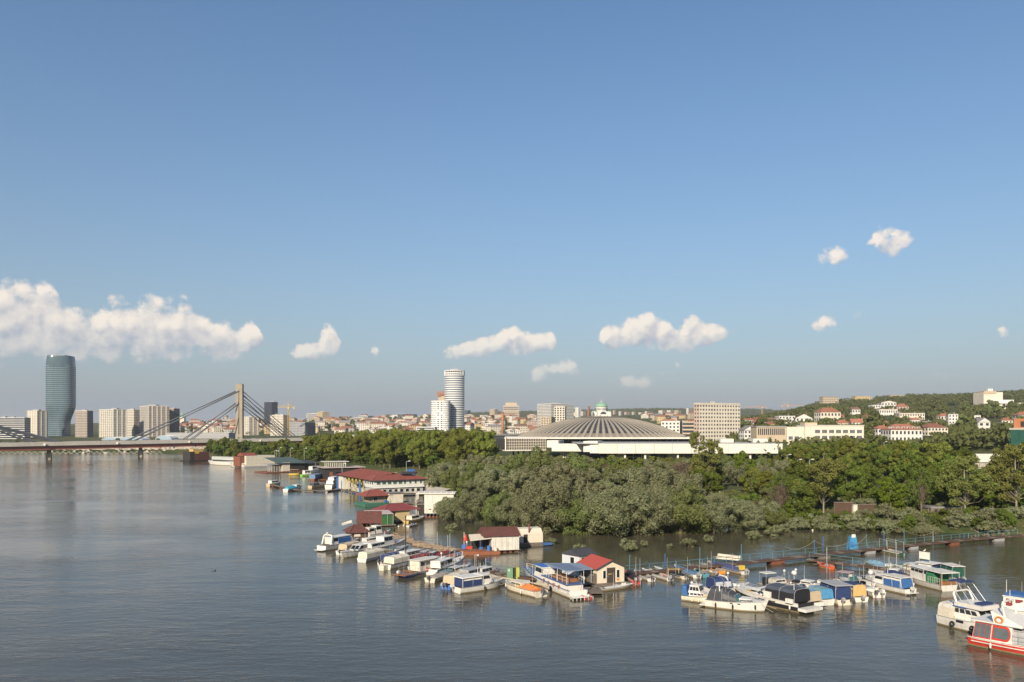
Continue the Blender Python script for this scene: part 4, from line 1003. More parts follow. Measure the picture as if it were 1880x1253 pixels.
# ------------------------------------------------------------------ town houses
def roofed(name, label, cat, p, w, d, h, rz, wall, roof, kind='gable', rh=None, group=None, nwin=0, floors=2, chim=True, dormer=0):
    """house with pitched or flat roof; front is local -y"""
    o = root(name, label, cat, tuple(p), rz, group)
    rh = rh or d * .28; e = .5
    MB().box(-w / 2, -d / 2, -2, w / 2, d / 2, h).build('wall', wall, o)
    m = MB()
    if kind == 'gable':
        m.add([(-w / 2 - e, -d / 2 - e, h - .1), (w / 2 + e, -d / 2 - e, h - .1), (w / 2 + e, d / 2 + e, h - .1), (-w / 2 - e, d / 2 + e, h - .1), (-w / 2 - e, 0, h + rh), (w / 2 + e, 0, h + rh)], [(0, 1, 5, 4), (2, 3, 4, 5), (0, 4, 3), (1, 2, 5), (0, 3, 2, 1)])
    elif kind == 'side':
        m.add([(-w / 2 - e, -d / 2 - e, h - .1), (w / 2 + e, -d / 2 - e, h - .1), (w / 2 + e, d / 2 + e, h - .1), (-w / 2 - e, d / 2 + e, h - .1), (0, -d / 2 - e, h + rh), (0, d / 2 + e, h + rh)], [(0, 4, 5, 3), (1, 2, 5, 4), (0, 1, 4), (2, 3, 5), (0, 3, 2, 1)])
        MB().add([(-w / 2, -d / 2 - .02 - e, h - .1), (w / 2, -d / 2 - .02 - e, h - .1), (0, -d / 2 - .02 - e, h + rh - .35)], [(0, 1, 2)]).build('gable_wall', wall, o)
    elif kind == 'hip':
        k = min(w, d) * .45
        m.add([(-w / 2 - e, -d / 2 - e, h - .1), (w / 2 + e, -d / 2 - e, h - .1), (w / 2 + e, d / 2 + e, h - .1), (-w / 2 - e, d / 2 + e, h - .1), (-w / 2 + k, 0, h + rh), (w / 2 - k, 0, h + rh)], [(0, 1, 5, 4), (2, 3, 4, 5), (0, 4, 3), (1, 2, 5), (0, 3, 2, 1)])
    else:
        m.box(-w / 2 - .2, -d / 2 - .2, h, w / 2 + .2, d / 2 + .2, h + .5)
    rf = m.build('roof', roof, o)
    if chim: MB().box(w * .2, -.4, h, w * .2 + .8, .4, h + rh + .9 if kind != 'flat' else h + 2).build('chimney', F_BRICK if kind != 'flat' else F_GREY, rf)
    if nwin:
        fc = (Vector((-w / 2, -d / 2, 0)), Vector((w / 2, -d / 2, 0)), Vector((w / 2, -d / 2, h)), Vector((-w / 2, -d / 2, h)))
        sd = (Vector((-w / 2, d / 2, 0)), Vector((-w / 2, -d / 2, 0)), Vector((-w / 2, -d / 2, h)), Vector((-w / 2, d / 2, h)))
        for f, n in ((fc, nwin), (sd, max(1, int(nwin * d / w)))):
            for i in range(floors):
                for j in range(n):
                    c = (j + .5) / n; mw = MB().pane(f, c - .24 / n, c + .24 / n, (i + .25) / floors, (i + .75) / floors, -.05, .06)
                    mw.build('window', WIN, o)
    for k in range(dormer):
        x = -w / 2 + w * (k + .5) / dormer
        dm = MB().box(x - .9, -d * .42, h + .2, x + .9, -d * .1, h + 1.9); q = dm.build('dormer', wall, rf)
        MB().box(x - .55, -d * .42 - .06, h + .6, x + .55, -d * .42 + .02, h + 1.6).build('dormer_window', WIN, rf)
    return o
def town():
    rg = random.Random(21)
    walls = [F_CREAM, F_WHITE, F_PINK, F_OCHRE, F_CREAM, F_TAN, F_WHITE, F_PINK]; nm = {id(F_CREAM): 'cream', id(F_WHITE): 'white', id(F_PINK): 'pinkish', id(F_OCHRE): 'ochre', id(F_TAN): 'tan'}
    zones = [(330, 470, 1650, 2500, 62, 'on the slope left of the bridge pylon'), (470, 640, 1600, 2600, 60, 'on the slope right of the bridge pylon'), (600, 800, 1500, 2900, 115, 'in the town left of the round white tower'),
             (855, 1000, 1350, 2700, 50, 'in the town between the round tower and the stepped tower'), (1180, 1290, 1300, 2800, 26, 'behind the right side of the hall dome')]
    for x0, x1, ya, yb, n, where in zones:
        for k in range(n):
            x = x0 + (x1 - x0) * ((k * .618034) % 1.0) + rg.uniform(-3, 3); Y = ya + (yb - ya) * rg.random() ** 1.2; p = PY(x, Y); z = gz(p.x, p.y)
            w = rg.uniform(12, 30); d = rg.uniform(10, 16); h = rg.choice([6, 7, 9, 11, 13, 16]); wl = rg.choice(walls)
            kind = rg.choice(['gable', 'hip', 'gable', 'side', 'flat']); rf = TILE if rg.random() < .6 else (TILEB if rg.random() < .6 else TILEG)
            o = roofed('town_house', '%s %s house %s' % (nm[id(wl)], {'gable': 'gabled', 'hip': 'hip roofed', 'side': 'gable fronted', 'flat': 'flat roofed'}[kind], where), 'house', (p.x, p.y, z), w, d, h, rg.uniform(-.7, .7), wl, rf, kind, group='houses ' + where, chim=rg.random() < .5)
            fl = max(2, int(h / 3)); nb = max(3, int(w / 3.2)); mw = MB()
            for f, m_ in (((Vector((-w / 2, -d / 2, 0)), Vector((w / 2, -d / 2, 0)), Vector((w / 2, -d / 2, h)), Vector((-w / 2, -d / 2, h))), nb), ((Vector((w / 2, -d / 2, 0)), Vector((w / 2, d / 2, 0)), Vector((w / 2, d / 2, h)), Vector((w / 2, -d / 2, h))), max(2, nb // 2))):
                for i in range(fl):
                    for j in range(m_): mw.pane(f, (j + .28) / m_, (j + .72) / m_, (i + .25) / fl, (i + .78) / fl, -.05, .08)
            stuff(mw.build('window', WIN, o))
        for k in range(int(n * .42)):
            x = rg.uniform(x0, x1); Y = rg.uniform(ya, yb); p = PY(x, Y)
            tree('far%d' % (k % 3), p.x, p.y, rg.uniform(.8, 1.5), 1, 'town_tree', 'dark round tree among the houses ' + where, 'trees ' + where)
    # domed church on its hill
    Y = 2500; p = PY(415, Y); zb = zt(772, Y); o = root('hill_church', 'grey church with a dome crowning the hilltop left of the pylon', 'church', (p.x, p.y, zb), .3)
    MB().box(-13, -10, -24, 13, 10, 4).build('nave', F_GREY, o)
    MB().tube((0, 0, 3), (0, 0, 10), 7, 14).build('drum', F_BROWN, o)
    MB().loft([[Vector((math.cos(2 * math.pi * k / 14) * 7.2 * math.cos(t), math.sin(2 * math.pi * k / 14) * 7.2 * math.cos(t), 10 + 7 * math.sin(t))) for k in range(14)] for t in (0, .35, .7, 1.05, 1.4)]).build('dome', mat('lead_dome', (.20, .19, .18), .6, .2, .2), o, smooth=True)
    for x, y in ((-10, -7), (10, -7)): MB().tube((x, y, 0), (x, y, 9), 3.2, 8, 2.8).build('turret', F_GREY, o)
    for k in range(30):
        a_ = 6.28 * k / 30; q = PY(415 + rg.uniform(-24, 24), Y - rg.uniform(10, 120)); zz = zb - 6 - abs((q.x - p.x)) * .28 - rg.uniform(0, 8)
        wl = rg.choice([F_TAN, F_PINK, F_CREAM]); roofed('town_house', 'pale house stepping up the hill below the domed church', 'house', (q.x, q.y, zz - 6), rg.uniform(10, 16), 11, 9, rg.uniform(-.6, .6), wl, rg.choice([TILE, TILEB]), 'gable', group='houses under the hilltop church')
    sp = PY(335, 2300); o = root('church_spire', 'pale church with thin green spire right of the tower cluster', 'church', (sp.x, sp.y, gz(sp.x, sp.y)))
    MB().box(-7, -7, -2, 7, 7, 26).build('belfry', F_CREAM, o); MB().tube((0, 0, 26), (0, 0, 44), 5, 6, .3).build('spire', mat('green_copper', (.21, .36, .24)), o)
town()
# ------------------------------------------------------------------ hillside on the right
DBG = []
def hill():
    rg = random.Random(33)
    HS = [  # x0, x1, eave row, base row, distance, wall, roof, kind, roof height px, windows, floors, yaw, label
        (1502, 1545, 757, 775, 900, F_CREAM, TILE, 'hip', 9, 6, 2, .25, 'large cream villa with stepped red roofs high on the slope'),
        (1508, 1541, 729, 746, 1500, F_TAN, TILEG, 'flat', 1, 9, 5, .2, 'tan apartment block crowning the hill above the large cream villa'),
        (1568, 1601, 728, 740, 1600, F_OCHRE, TILEG, 'flat', 1, 9, 4, .15, 'ochre flat roofed block on the wooded crest'),
        (1632, 1660, 726, 735, 1650, F_TAN, TILEG, 'flat', 1, 8, 3, .1, 'low tan block half hidden on the crest left of the hotel'),
        (1383, 1406, 776, 786, 900, F_WHITE, TILE, 'side', 6, 3, 2, .5, 'small white house with steep red gable above the school wing'),
        (1404, 1426, 779, 787, 880, F_OCHRE, TILE, 'hip', 5, 4, 1, .2, 'yellow walled house with red hip roof above the school'),
        (1428, 1461, 764, 776, 1050, F_WHITE, TILEG, 'flat', 1, 5, 2, .1, 'modern flat roofed white villa left of the brown roofed one'),
        (1462, 1494, 768, 779, 960, F_WHITE, TILEB, 'side', 8, 4, 2, -.3, 'white house with broad brown gable on the slope'),
        (1440, 1478, 776, 784, 900, F_WHITE, TILEG, 'flat', 1, 5, 1, .1, 'low white terrace under the flat roofed villa'),
        (1535, 1562, 777, 786, 800, F_CREAM, TILE, 'hip', 6, 4, 1, .15, 'cream bungalow with red hip roof above the school end'),
        (1564, 1586, 776, 785, 790, F_WHITE, TILE, 'gable', 7, 3, 1, -.2, 'small red roofed house right of the cream bungalow'),
        (1362, 1393, 790, 812, 600, F_WHITE, TILEG, 'side', 9, 4, 3, .3, 'white steep gabled house between the flats and the school'),
        (1600, 1622, 744, 755, 1150, F_WHITE, TILEG, 'flat', 1, 4, 2, .2, 'boxy white villa, upper left of the terraced pair'),
        (1618, 1647, 739, 752, 1180, F_WHITE, TILEB, 'side', 3, 5, 2, -.1, 'highest white villa among the trees with low brown gable'),
        (1612, 1649, 752, 768, 1080, F_WHITE, TILE, 'flat', 1, 8, 2, .1, 'wide white terraced villa with rows of openings'),
        (1647, 1670, 747, 757, 1150, F_PINK, TILE, 'hip', 6, 4, 2, -.2, 'pinkish house with red roof beside the highest white villa'),
        (1585, 1610, 767, 777, 950, F_CREAM, TILE, 'side', 6, 3, 1, .3, 'cream house with pointed red gable under the white terraces'),
        (1649, 1700, 759, 772, 1000, F_CREAM, TILEG, 'flat', 1, 10, 2, .05, 'long cream block across the middle of the hillside'),
        (1725, 1745, 764, 776, 900, F_CREAM, TILE, 'hip', 5, 3, 2, .2, 'cream house with flat red hip left of the tall white house'),
        (1742, 1760, 761, 785, 850, F_WHITE, TILEG, 'flat', 1, 3, 4, -.2, 'tall narrow white house in the middle of the hillside'),
        (1767, 1802, 763, 774, 900, F_WHITE, TILEG, 'flat', 1, 6, 1, .1, 'low white block left of the white gabled house'),
        (1793, 1819, 775, 793, 720, F_WHITE, TILEG, 'side', 8, 2, 2, .25, 'white gable fronted house with dark balcony door'),
        (1697, 1742, 785, 800, 640, F_CREAM, TILE, 'hip', 8, 6, 2, .3, 'cream house with red roof and wide terrace right of the dormered villa'),
        (1609, 1634, 787, 806, 590, F_WHITE, TILE, 'hip', 6, 3, 2, .2, 'lower white wing with red hip roof left of the dormered villa'),
        (1631, 1696, 789, 812, 570, F_WHITE, TILE, 'hip', 11, 8, 2, .12, 'big white villa with red hip roof and dormers'),
        (1868, 1892, 762, 775, 760, F_GREY, TILE, 'hip', 6, 3, 2, .1, 'grey house with red roof cut by the frame edge'),
        (1672, 1690, 771, 781, 930, F_WHITE, TILE, 'gable', 4, 3, 1, .4, 'little white cottage under the long cream block'),
        (1530, 1552, 765, 772, 1000, F_PINK, TILE, 'gable', 4, 3, 1, -.3, 'pink cottage beside the large cream villa'),
        (1563, 1580, 752, 759, 1150, F_WHITE, TILEB, 'gable', 4, 3, 1, .2, 'white cottage in the trees above the cream gable house'),
        (1410, 1436, 771, 777, 1150, F_CREAM, TILEB, 'gable', 4, 4, 1, .2, 'long low cream house left of the modern villa'),
        (1480, 1500, 776, 783, 850, F_TAN, TILEG, 'flat', 1, 4, 2, .1, 'tan block rising behind the school roof'),
        (1840, 1860, 772, 784, 760, F_CREAM, TILE, 'hip', 5, 3, 2, -.2, 'cream house in the trees left of the netted building')]
    cols = ((F_WHITE, 'white'), (F_CREAM, 'cream'), (F_PINK, 'pinkish'), (F_OCHRE, 'ochre'))
    for k in range(40):
        x = 1366 + 150 * ((k * .618) % 1) if k < 26 else 1540 + 320 * ((k * .618) % 1); w = rg.uniform(12, 24); yb = rg.uniform(768, 785) if k < 26 else rg.uniform(757, 784); h = rg.uniform(4, 8)
        if any(h_[0] - 4 < x + w / 2 < h_[1] + 4 and abs(h_[3] - yb) < 9 for h_ in HS): continue
        wl, cn = cols[k % 4]; kd = ['gable', 'hip', 'flat', 'side'][k % 4 if k % 3 else 0]
        HS.append((x, x + w, yb - h, yb, 1500 - (yb - 757) * 22, wl, [TILE, TILE, TILEB, TILEG][(k // 2) % 4], kd, rg.uniform(2.5, 5), 4, 2 if h > 6 else 1, rg.uniform(-.6, .6), 'small %s house among the gardens of the lower slope' % cn if k < 26 else 'small %s house half hidden on the wooded slope' % cn))
    for (x0, x1, ye, yb, Y, wl, rf, kind, rp, nw, fl, yw, lab) in HS:
        s = Y / F; p = PY((x0 + x1) / 2, Y); h = (yb - ye) * s; DBG.append((x0, Y, round(zt(yb, Y), 1), round(gz(p.x, p.y), 1))); w = (x1 - x0) * s * .92; d = min(w * .75, 14)
        roofed('hillside_house', lab, 'house', (p.x, p.y + d / 2, zt(yb, Y)), w, d, h, yw * .6, wl, rf, kind, rp * s * .95, 'houses on the hillside', nw, fl, True, 6 if 'dormers' in lab else 0)
    # hilltop hotel
    Y = 1250; s = Y / F; p = PY(1818, Y); zb = zt(752, Y) - 8
    o = root('hilltop_hotel', 'pale hotel on the hill with windowless tower and long lower wing', 'building', (p.x, p.y, zb)); z = lambda y: zt(y, Y) - zb
    def b(nm, m, x0, x1, y0, y1, ya, yb_): return MB().box((x0 - 1818) * s, ya, z(y0), (x1 - 1818) * s, yb_, z(y1)).build(nm, m, o)
    b('tower', F_CREAM, 1799, 1834, 756, 721, -10, 18); b('tower_top', F_TAN, 1799.5, 1822, 724, 719, -10.5, 5); b('plant_room', F_WHITE, 1814, 1823, 721, 714, 0, 8)
    b('wing', F_CREAM, 1811, 1900, 752, 741, -22, 16); b('wing_roof', F_WHITE, 1808, 1851, 741.5, 735, -14, 14); b('wing_slab', F_WHITE, 1809, 1900, 742.2, 740.8, -24, 16)
    for k in range(9): b('wing_window', WIN, 1825 + k * 8, 1829.5 + k * 8, 750, 743.5, -22.3, -21)
    a_ = MB()
    for x, y in ((1812, 710), (1816, 711), (1820, 709), (1824, 712)): a_.tube(((x - 1818) * s, 3, z(716)), ((x - 1818) * s, 3, z(y)), .35, 4)
    a_.each('aerial', GALV, o)
    # netted building site at the frame edge
    Y = 420; s = Y / F; p = PY(1857, Y); zb = 3
    o = root('netted_building', 'unfinished building in green safety netting at the frame edge', 'building', (p.x, p.y, zb), R(-31)); z = lambda y: zt(y, Y) - zb
    MB().box(0, 0, 0, 26, 16, z(788)).build('frame', CONC, o)
    for k in range(7): MB().box(-.3 + k * 3.6, -.8, 1, 3.2 + k * 3.6, -.6, z(790)).build('safety_net', mat('green_net', (.012, .065, .048), .9, .35, .5, .5, 2), o)
    for k in range(4): MB().box(-.9, .2 + k * 3.8, 1, -.7, 3.8 + k * 3.8, z(790)).build('safety_net', mat('green_net2', (.015, .08, .06), .9, .35, .5, .5, 2), o)
    MB().box(1, .6, z(788), 26, 10, z(769)).build('upper_storey', mat('hollow_block', (.36, .14, .06), .85, .2, .4), o)
    for k in range(3): MB().box(4 + k * 6, .4, z(784), 7 + k * 6, .65, z(774)).build('opening', DARK, o)
    MB().box(-1, -1, z(789.5), 26, 16, z(786)).build('floor_slab', CONC, o)
    # white wall and retaining wall on the road below
    Y = 330; p = PY(1782, Y); o = root('white_depot', 'white flat walled depot on a concrete retaining wall', 'building', (p.x, p.y, 0)); s = Y / F
    MB().box(0, 0, -1, 70 * s, 6, zt(849, Y)).build('retaining_wall', CONC, o)
    for k in range(5): MB().box((7 + k * 10) * s, -.6 - .02 * k, zt(849, Y) + .01, (16.8 + k * 10) * s, 5, zt(834, Y)).build('wall_panel', HWHITE, o)
    MB().box(57.5 * s, -.2, zt(849, Y) + .01, 68 * s, 5, zt(840, Y)).build('annex', F_GREY, o)
    for k in range(6): MB().box((5 + k * 11) * s, -.12, 0, (5.6 + k * 11) * s, .02, zt(850, Y)).build('buttress', CONCD, o)
    # school
    Y = 480; s = Y / F; p = PY(1480, Y); zb = 7; o = root('school', 'long cream school with rows of white framed windows behind the trees', 'building', (p.x, p.y, zb)); z = lambda y: zt(y, Y) - zb
    def c(nm, m, x0, x1, y0, y1, ya, yb_): return MB().box((x0 - 1480) * s, ya, z(y0), (x1 - 1480) * s, yb_, z(y1)).build(nm, m, o)
    c('main_wall', F_CREAM, 1478, 1586, 824, 782, 0, 14); c('cornice', F_WHITE, 1477.5, 1586.6, 782, 780.8, -.4, 14.4)
    c('middle_wall', F_CREAM, 1446, 1478, 824, 784, 1.5, 14); c('stair_wall', F_TAN, 1482, 1505, 785, 776, 4, 12)
    c('left_wing', F_TAN, 1392, 1446, 812, 784, 3, 15); c('left_cornice', F_GREY, 1391, 1446.5, 784.2, 782.6, 2.4, 15)
    for k in range(14): c('wing_window', WIN, 1394.5 + k * 3.6, 1396.7 + k * 3.6, 799, 787, 2.9, 3.2)
    for row, (ya, yb_) in enumerate(((795.5, 789.5), (806, 800.5))):
        for k in range(7):
            x = 1498 + k * 12.8 - 1.5
            fr = c('window', F_WHITE, x - .5, x + 9.1, ya + .5, yb_ - .4, -.08, .05)
            for j in range(4):
                q = MB().box((x + .1 + j * 2.25 - 1480) * s, -.13, z(ya), (x + 2.0 + j * 2.25 - 1480) * s, -.07, z(yb_)); q.build('pane', WIN, fr)
    for k in range(2):
        x = 1449 + k * 11; fr = c('window', F_WHITE, x, x + 8, 808, 801, 1.4, 1.55)
        for j in range(3): MB().box((x + .4 + j * 2.6 - 1480) * s, 1.34, z(807.5), (x + 2.5 + j * 2.6 - 1480) * s, 1.42, z(801.5)).build('pane', WIN, fr)
    # woods on the hill: too dense to count
    P = []
    for k in range(12000):
        x = rg.uniform(1340, 2050) if k % 5 else rg.uniform(1500, 2050); Y = rg.uniform(440, 1750); P.append(((x - CX) / F * Y, Y, 1.0))
    for k in range(2600):
        x = rg.uniform(860, 1500); Y = rg.uniform(4200, 6100); P.append(((x - CX) / F * Y, Y, 2.2))
    for k in range(700):
        x = rg.uniform(330, 1340); Y = rg.uniform(1350, 3000); P.append(((x - CX) / F * Y, Y, .9))
    P = np.array(P); Z = ground(P[:, 0], P[:, 1]); u = CX + F * P[:, 0] / P[:, 1]
    rgn = np.random.default_rng(3); sc = P[:, 2] * (.7 + .7 * rgn.random(len(P)))
    VIS = [(h[0], h[1], h[3], h[4]) for h in HS] + [(1799, 1890, 748, 1250), (1390, 1590, 806, 490), (1272, 1362, 800, 680), (1214, 1280, 790, 770), (1858, 1900, 830, 440)]
    def clear(u, Y, z, s):
        """keep a tree only where it does not stand in front of a house that shows in the photograph"""
        ok = np.ones(u.shape, bool); top = HY - (z + 9.5 * s - H) * F / Y; rad = 5 * s * F / Y
        for (x0, x1, yb, Yh) in VIS: ok &= ~((u > x0 - rad * .8) & (u < x1 + rad * .8) & (Y < Yh + 22) & (top < yb - 9))
        return ok
    keep = clear(u, P[:, 1], Z, sc); P = P[keep]; Z = Z[keep]; sc = sc[keep]
    C = np.stack([P[:, 0], P[:, 1], Z + 5.0 * sc], 1)
    n = len(P) * 32
    me = leaf_mesh('hill_wood', C, sc * 4.2, n, 1.25, 9, L_HIL, up=.5, fill=.55)
    o = stuff(link('hill_wood', me)); o['label'] = 'dense green woods covering the hillside and ridges'; o['category'] = 'woods'
    # the trees that stand out
    for k in range(150):
        x = rg.uniform(1365, 1885); Y = rg.uniform(540, 1150); p = PY(x, Y)
        if not clear(np.array([x]), np.array([Y]), np.array([gz(p.x, p.y)]), 1.3)[0]: continue
        cn = k % 6 == 0
        tree('cone0' if cn else 'far%d' % (k % 3), p.x, p.y, rg.uniform(.9, 1.5), 1.1, 'hillside_tree', ('pointed dark conifer' if cn else 'round crowned tree') + ' standing between the houses on the hillside', 'conifers on the hillside' if cn else 'round trees on the hillside')
hill()
# ------------------------------------------------------------------ riverside trees, willows, right bank
def groves():
    rg = random.Random(77)
    def put(kind, x, Y, s, sz, nm, lab, grp, free=False):
        p = PY(x, Y); h = {'w': 10.6, 'b': 14.6, 'm': 14.6, 'p': 20.0, 'd': 8.5}.get(kind[0], 21.0)
        if not free:                               # keep the hall front, the depot and the boats behind the trees in view
            lim = 832 if 900 < x < 1080 else 838 if 1080 <= x < 1445 else 860 if 1772 < x < 1855 and Y < 330 else 0
            if lim: s = min(s, max(.2, (zt(lim + rg.uniform(-4, 7), Y) - max(gz(p.x, p.y), -.5)) / h / sz))
        return tree(kind, p.x, p.y, s, sz, nm, lab, grp)
    # under and beside the bridge
    for k in range(34):
        x = 385 + 200 * ((k * .618) % 1); Y = rg.uniform(560, 690) if x > 420 else rg.uniform(640, 720)
        if x > 505: Y = rg.uniform(500, 640)
        put(['broad0', 'broad1', 'mid0', 'broad2'][k % 4], x, Y, rg.uniform(.62, .85), 1, 'bank_tree', 'dark leafy tree on the bank under the railway bridge', 'trees under the bridge')
    # tall planes behind the boathouse
    for k in range(52):
        f = (k * .618) % 1; x = 565 + 335 * f; Yb = 560 - 150 * f; Y = Yb * rg.uniform(.93, 1.12)
        kind = ['plane0', 'plane1', 'plane2', 'mid0', 'plane0', 'broad1'][k % 6]
        hgt = 14.2 + 5.2 * math.sin(min(1, max(0, (x - 560) / 200)) * 1.57)
        s = hgt / (19.5 if 'plane' in kind else 14.5) * rg.uniform(.84, 1.06)
        put(kind, x, Y, s, 1, 'plane_tree', 'tall green tree in the row behind the red roofed boathouse', 'riverside trees behind the boathouse')
    for x, Y, s in ((716, 420, .95), (705, 425, .8), (840, 395, .9), (770, 410, .85)): put('plane1', x, Y, s, 1, 'plane_tree', 'tall tree with pale forked trunk in the front row behind the boathouse', 'front riverside trees')
    # trees between the thicket and the hall
    for k in range(64):
        x = 890 + 380 * ((k * .618) % 1); Y = rg.uniform(345, 430)
        put(['broad0', 'mid1', 'mid0', 'willow1'][k % 4], x, Y, rg.uniform(.46, .60) if x < 1085 else rg.uniform(.42, .53), 1, 'park_tree', 'leafy tree in front of the exhibition hall terrace', 'trees before the hall')
    # flooded willow thicket
    for k in range(96):
        f = (k * .618034) % 1; x = 805 + 640 * f; Yf = 24 * F / (986 - HY) if x > 900 else 24 * F / (970 - HY)
        if x > 1380: Yf = 195
        Y = Yf + 6 + (335 - Yf) * ((k * .377) % 1); s = rg.uniform(.62, 1.15)
        if Y < 226: s *= .72                       # hollows behind the front crowns
        if x < 880: Y = max(Y, 215); s *= .9
        if x < 812: x += 20
        s *= 1.0 + .18 * min(1, max(0, (Y - 200) / 60))
        if x > 1330: s *= .72
        put('willow%d' % (k % 4), x, Y, s, rg.uniform(.9, 1.1), 'willow', 'grey green willow in the flooded thicket', 'willows of the flooded thicket')
    front = [(832, 210, .6), (868, 205, .74), (915, 199, .82), (962, 194, .86), (1012, 186, 1.08), (1075, 184, .98), (1132, 181, 1.12), (1192, 183, .95), (1250, 184, 1.02), (1312, 186, .88), (1366, 190, .7), (1412, 194, .55), (1000, 204, .8), (1160, 200, .85)]
    for k, (x, Y, s) in enumerate(front):
        put('wide%d' % ((k * 2) % 3), x, Y, s, rg.uniform(.92, 1.06), 'willow', 'broad grey green willow at the water edge of the thicket', 'front willows at the water edge')
    for k, (x, y, s) in enumerate(((1152, 1012, .9), (1065, 1012, .6), (1230, 1006, .35), (1264, 1005, .75), (1300, 996, .6), (1385, 990, .8), (1420, 984, .9), (1448, 978, .9), (1470, 972, 1.0), (1570, 975, .8), (1600, 974, 1.1), (1625, 978, 1.1), (1650, 980, .6), (1690, 985, .7), (830, 975, .7), (1010, 1000, .6), (1182, 1003, .45), (1545, 968, .8), (1700, 978, .5))):
        p = Wp(x, y); tree('bush%d' % (k % 2), p.x, p.y, s, .9, 'willow_bush', 'low pale willow bush standing in the water', 'bushes standing in the water', z=-.1)
    for x, Y, s, kd in ((1385, 205, .8, 'dry0'), (1430, 215, .9, 'dry0'), (1240, 255, 1.3, 'dry0'), (1252, 248, 1.45, 'dry0'), (1030, 285, 1.2, 'dry0'), (905, 290, 1.1, 'dry0'), (1065, 262, 1.2, 'dry0'), (1190, 250, 1.25, 'dry0'), (985, 290, 1.2, 'dry0'), (1115, 270, 1.2, 'dry0'), (940, 280, 1.1, 'dry0')):
        put(kd, x, Y, s, 1, 'bare_tree', 'brown leafless tree sticking out of the willows', 'bare trees in the thicket')
    # right bank wood
    put('tall0', 1292, 262, .98, 1, 'tall_tree', 'tallest loose crowned tree rising before the hall terrace', None, True)
    put('tall0', 1310, 275, .72, 1, 'tall_tree', 'second loose crowned tree close behind the tallest one', None, True)
    for k in range(30):
        x = 1370 + 120 * ((k * .618) % 1); Y = 215 + 60 * ((k * .377) % 1)
        put(['broad1', 'willow1', 'mid0'][k % 3], x, Y, rg.uniform(.35, .62), 1, 'bank_tree', 'low tree filling the gap right of the willows', 'low trees right of the willows')
    for k in range(92):
        x = 1300 + 600 * ((k * .618) % 1); Y = 232 + 205 * ((k * .3819) % 1)
        kind = ['broad0', 'broad1', 'mid0', 'broad2', 'mid1', 'plane2'][k % 6]
        if x > 1775 and 255 < Y < 345: continue
        s = rg.uniform(.72, 1.0) * (.72 if kind == 'plane2' else 1) * (1.0 if x > 1400 else .85)
        put(kind, x, Y, s, 1, 'bank_tree', 'full green tree in the wood behind the right bank', 'trees of the right bank wood')
    put('bright0', 1368, 300, 1.3, 1.2, 'yellow_tree', 'yellow green tree behind the willows left of the tall poplar', None, True)
    put('poplar0', 1512, 206, .98, 1, 'poplar_tree', 'slim loose poplar with bare pale trunk at the water edge', None)
    put('poplar1', 1772, 199, .92, 1, 'poplar_tree', 'broad loose poplar beside the walkway landing', None, True)
    put('poplar1', 1866, 203, 1.08, 1, 'poplar_tree', 'loose poplar cut by the frame edge', None, True)
    put('poplar0', 1838, 216, .85, 1, 'poplar_tree', 'poplar standing left of the one at the frame edge', None)
    put('bright0', 1636, 213, 1.05, 1, 'round_tree', 'bright yellow green round tree above the bank', None)
    put('dense0', 1482, 205, 1.0, 1, 'round_tree', 'dense dark green round tree beside the slim poplar', None)
    put('dry1', 1692, 205, 1.15, 1, 'bare_tree', 'dark half bare tree right of the bright round tree', None)
    put('dry1', 1436, 222, 1.0, 1, 'bare_tree', 'purplish bare tree left of the dense round tree', None)
    for x, Y, s in ((1560, 232, .75), (1590, 240, .8), (1660, 236, .75), (1710, 228, .8), (1740, 232, .9), (1800, 236, .9), (1535, 245, .85), (1880, 240, 1.0), (1470, 240, .8)):
        put('broad2', x, Y, s, 1, 'bank_tree', 'dark shady tree just behind the bank fence', 'shady trees behind the bank fence')
    # undergrowth
    for k in range(54):
        x = 1452 + 430 * ((k * .618) % 1); y = 966 + rg.uniform(-3, 6) + (x - 1452) * .028; p = Wp(x, y)
        tree(['bush0', 'bush1', 'dense0'][k % 3], p.x, p.y, rg.uniform(.7, 1.2) if k % 3 < 2 else rg.uniform(.3, .45), .9, 'bank_shrub', 'pale shrub along the foot of the right bank', 'shrubs at the foot of the right bank')
    for k in range(70):
        x = 1440 + 460 * ((k * .618) % 1); Y = 206 + 34 * ((k * .377) % 1)
        if 1528 < x < 1612 and Y < 212: continue
        put(['dense0', 'bush0', 'bush1', 'bright0'][k % 4] if k % 11 else 'bright0', x, Y, rg.uniform(.5, .85) * (1 if k % 4 == 0 else 1.3 if k % 4 < 3 else .6), .8, 'bank_shrub', 'leafy shrub of the undergrowth on the right bank', 'shrubs of the right bank')
    for k in range(46):
        x = 470 + 390 * ((k * .618) % 1); p = PY(x, 0); Y = 560 - 190 * (x - 470) / 390 + rg.uniform(-5, 40)
        put(['dense0', 'mid1', 'broad1'][k % 3], x, Y, rg.uniform(.8, 1.2) if k % 3 == 0 else rg.uniform(.42, .6), .8, 'bank_shrub', 'leafy shrub under the riverside trees', 'shrubs under the riverside trees')
    # grass clumps along the banks
    n = 26000; r2 = np.random.default_rng(4)
    x = r2.uniform(380, 1900, n); Y = 170 + 480 * r2.random(n) ** 1.6; X = (x - CX) / F * Y
    d = shore_dist(X, Y); k = (d > 3.5) & (d < 60); X, Y = X[k], Y[k]; Z = ground(X, Y)
    me = leaf_mesh('bank_grass', np.stack([X, Y, Z + .25], 1), np.full(len(X), .35), len(X) * 3, .22, 6, L_BRD, asp=.6, up=1.0, fill=.2)
    o = stuff(link('bank_grass', me)); o['label'] = 'rough green grass along the river bank'; o['category'] = 'grass'
groves()
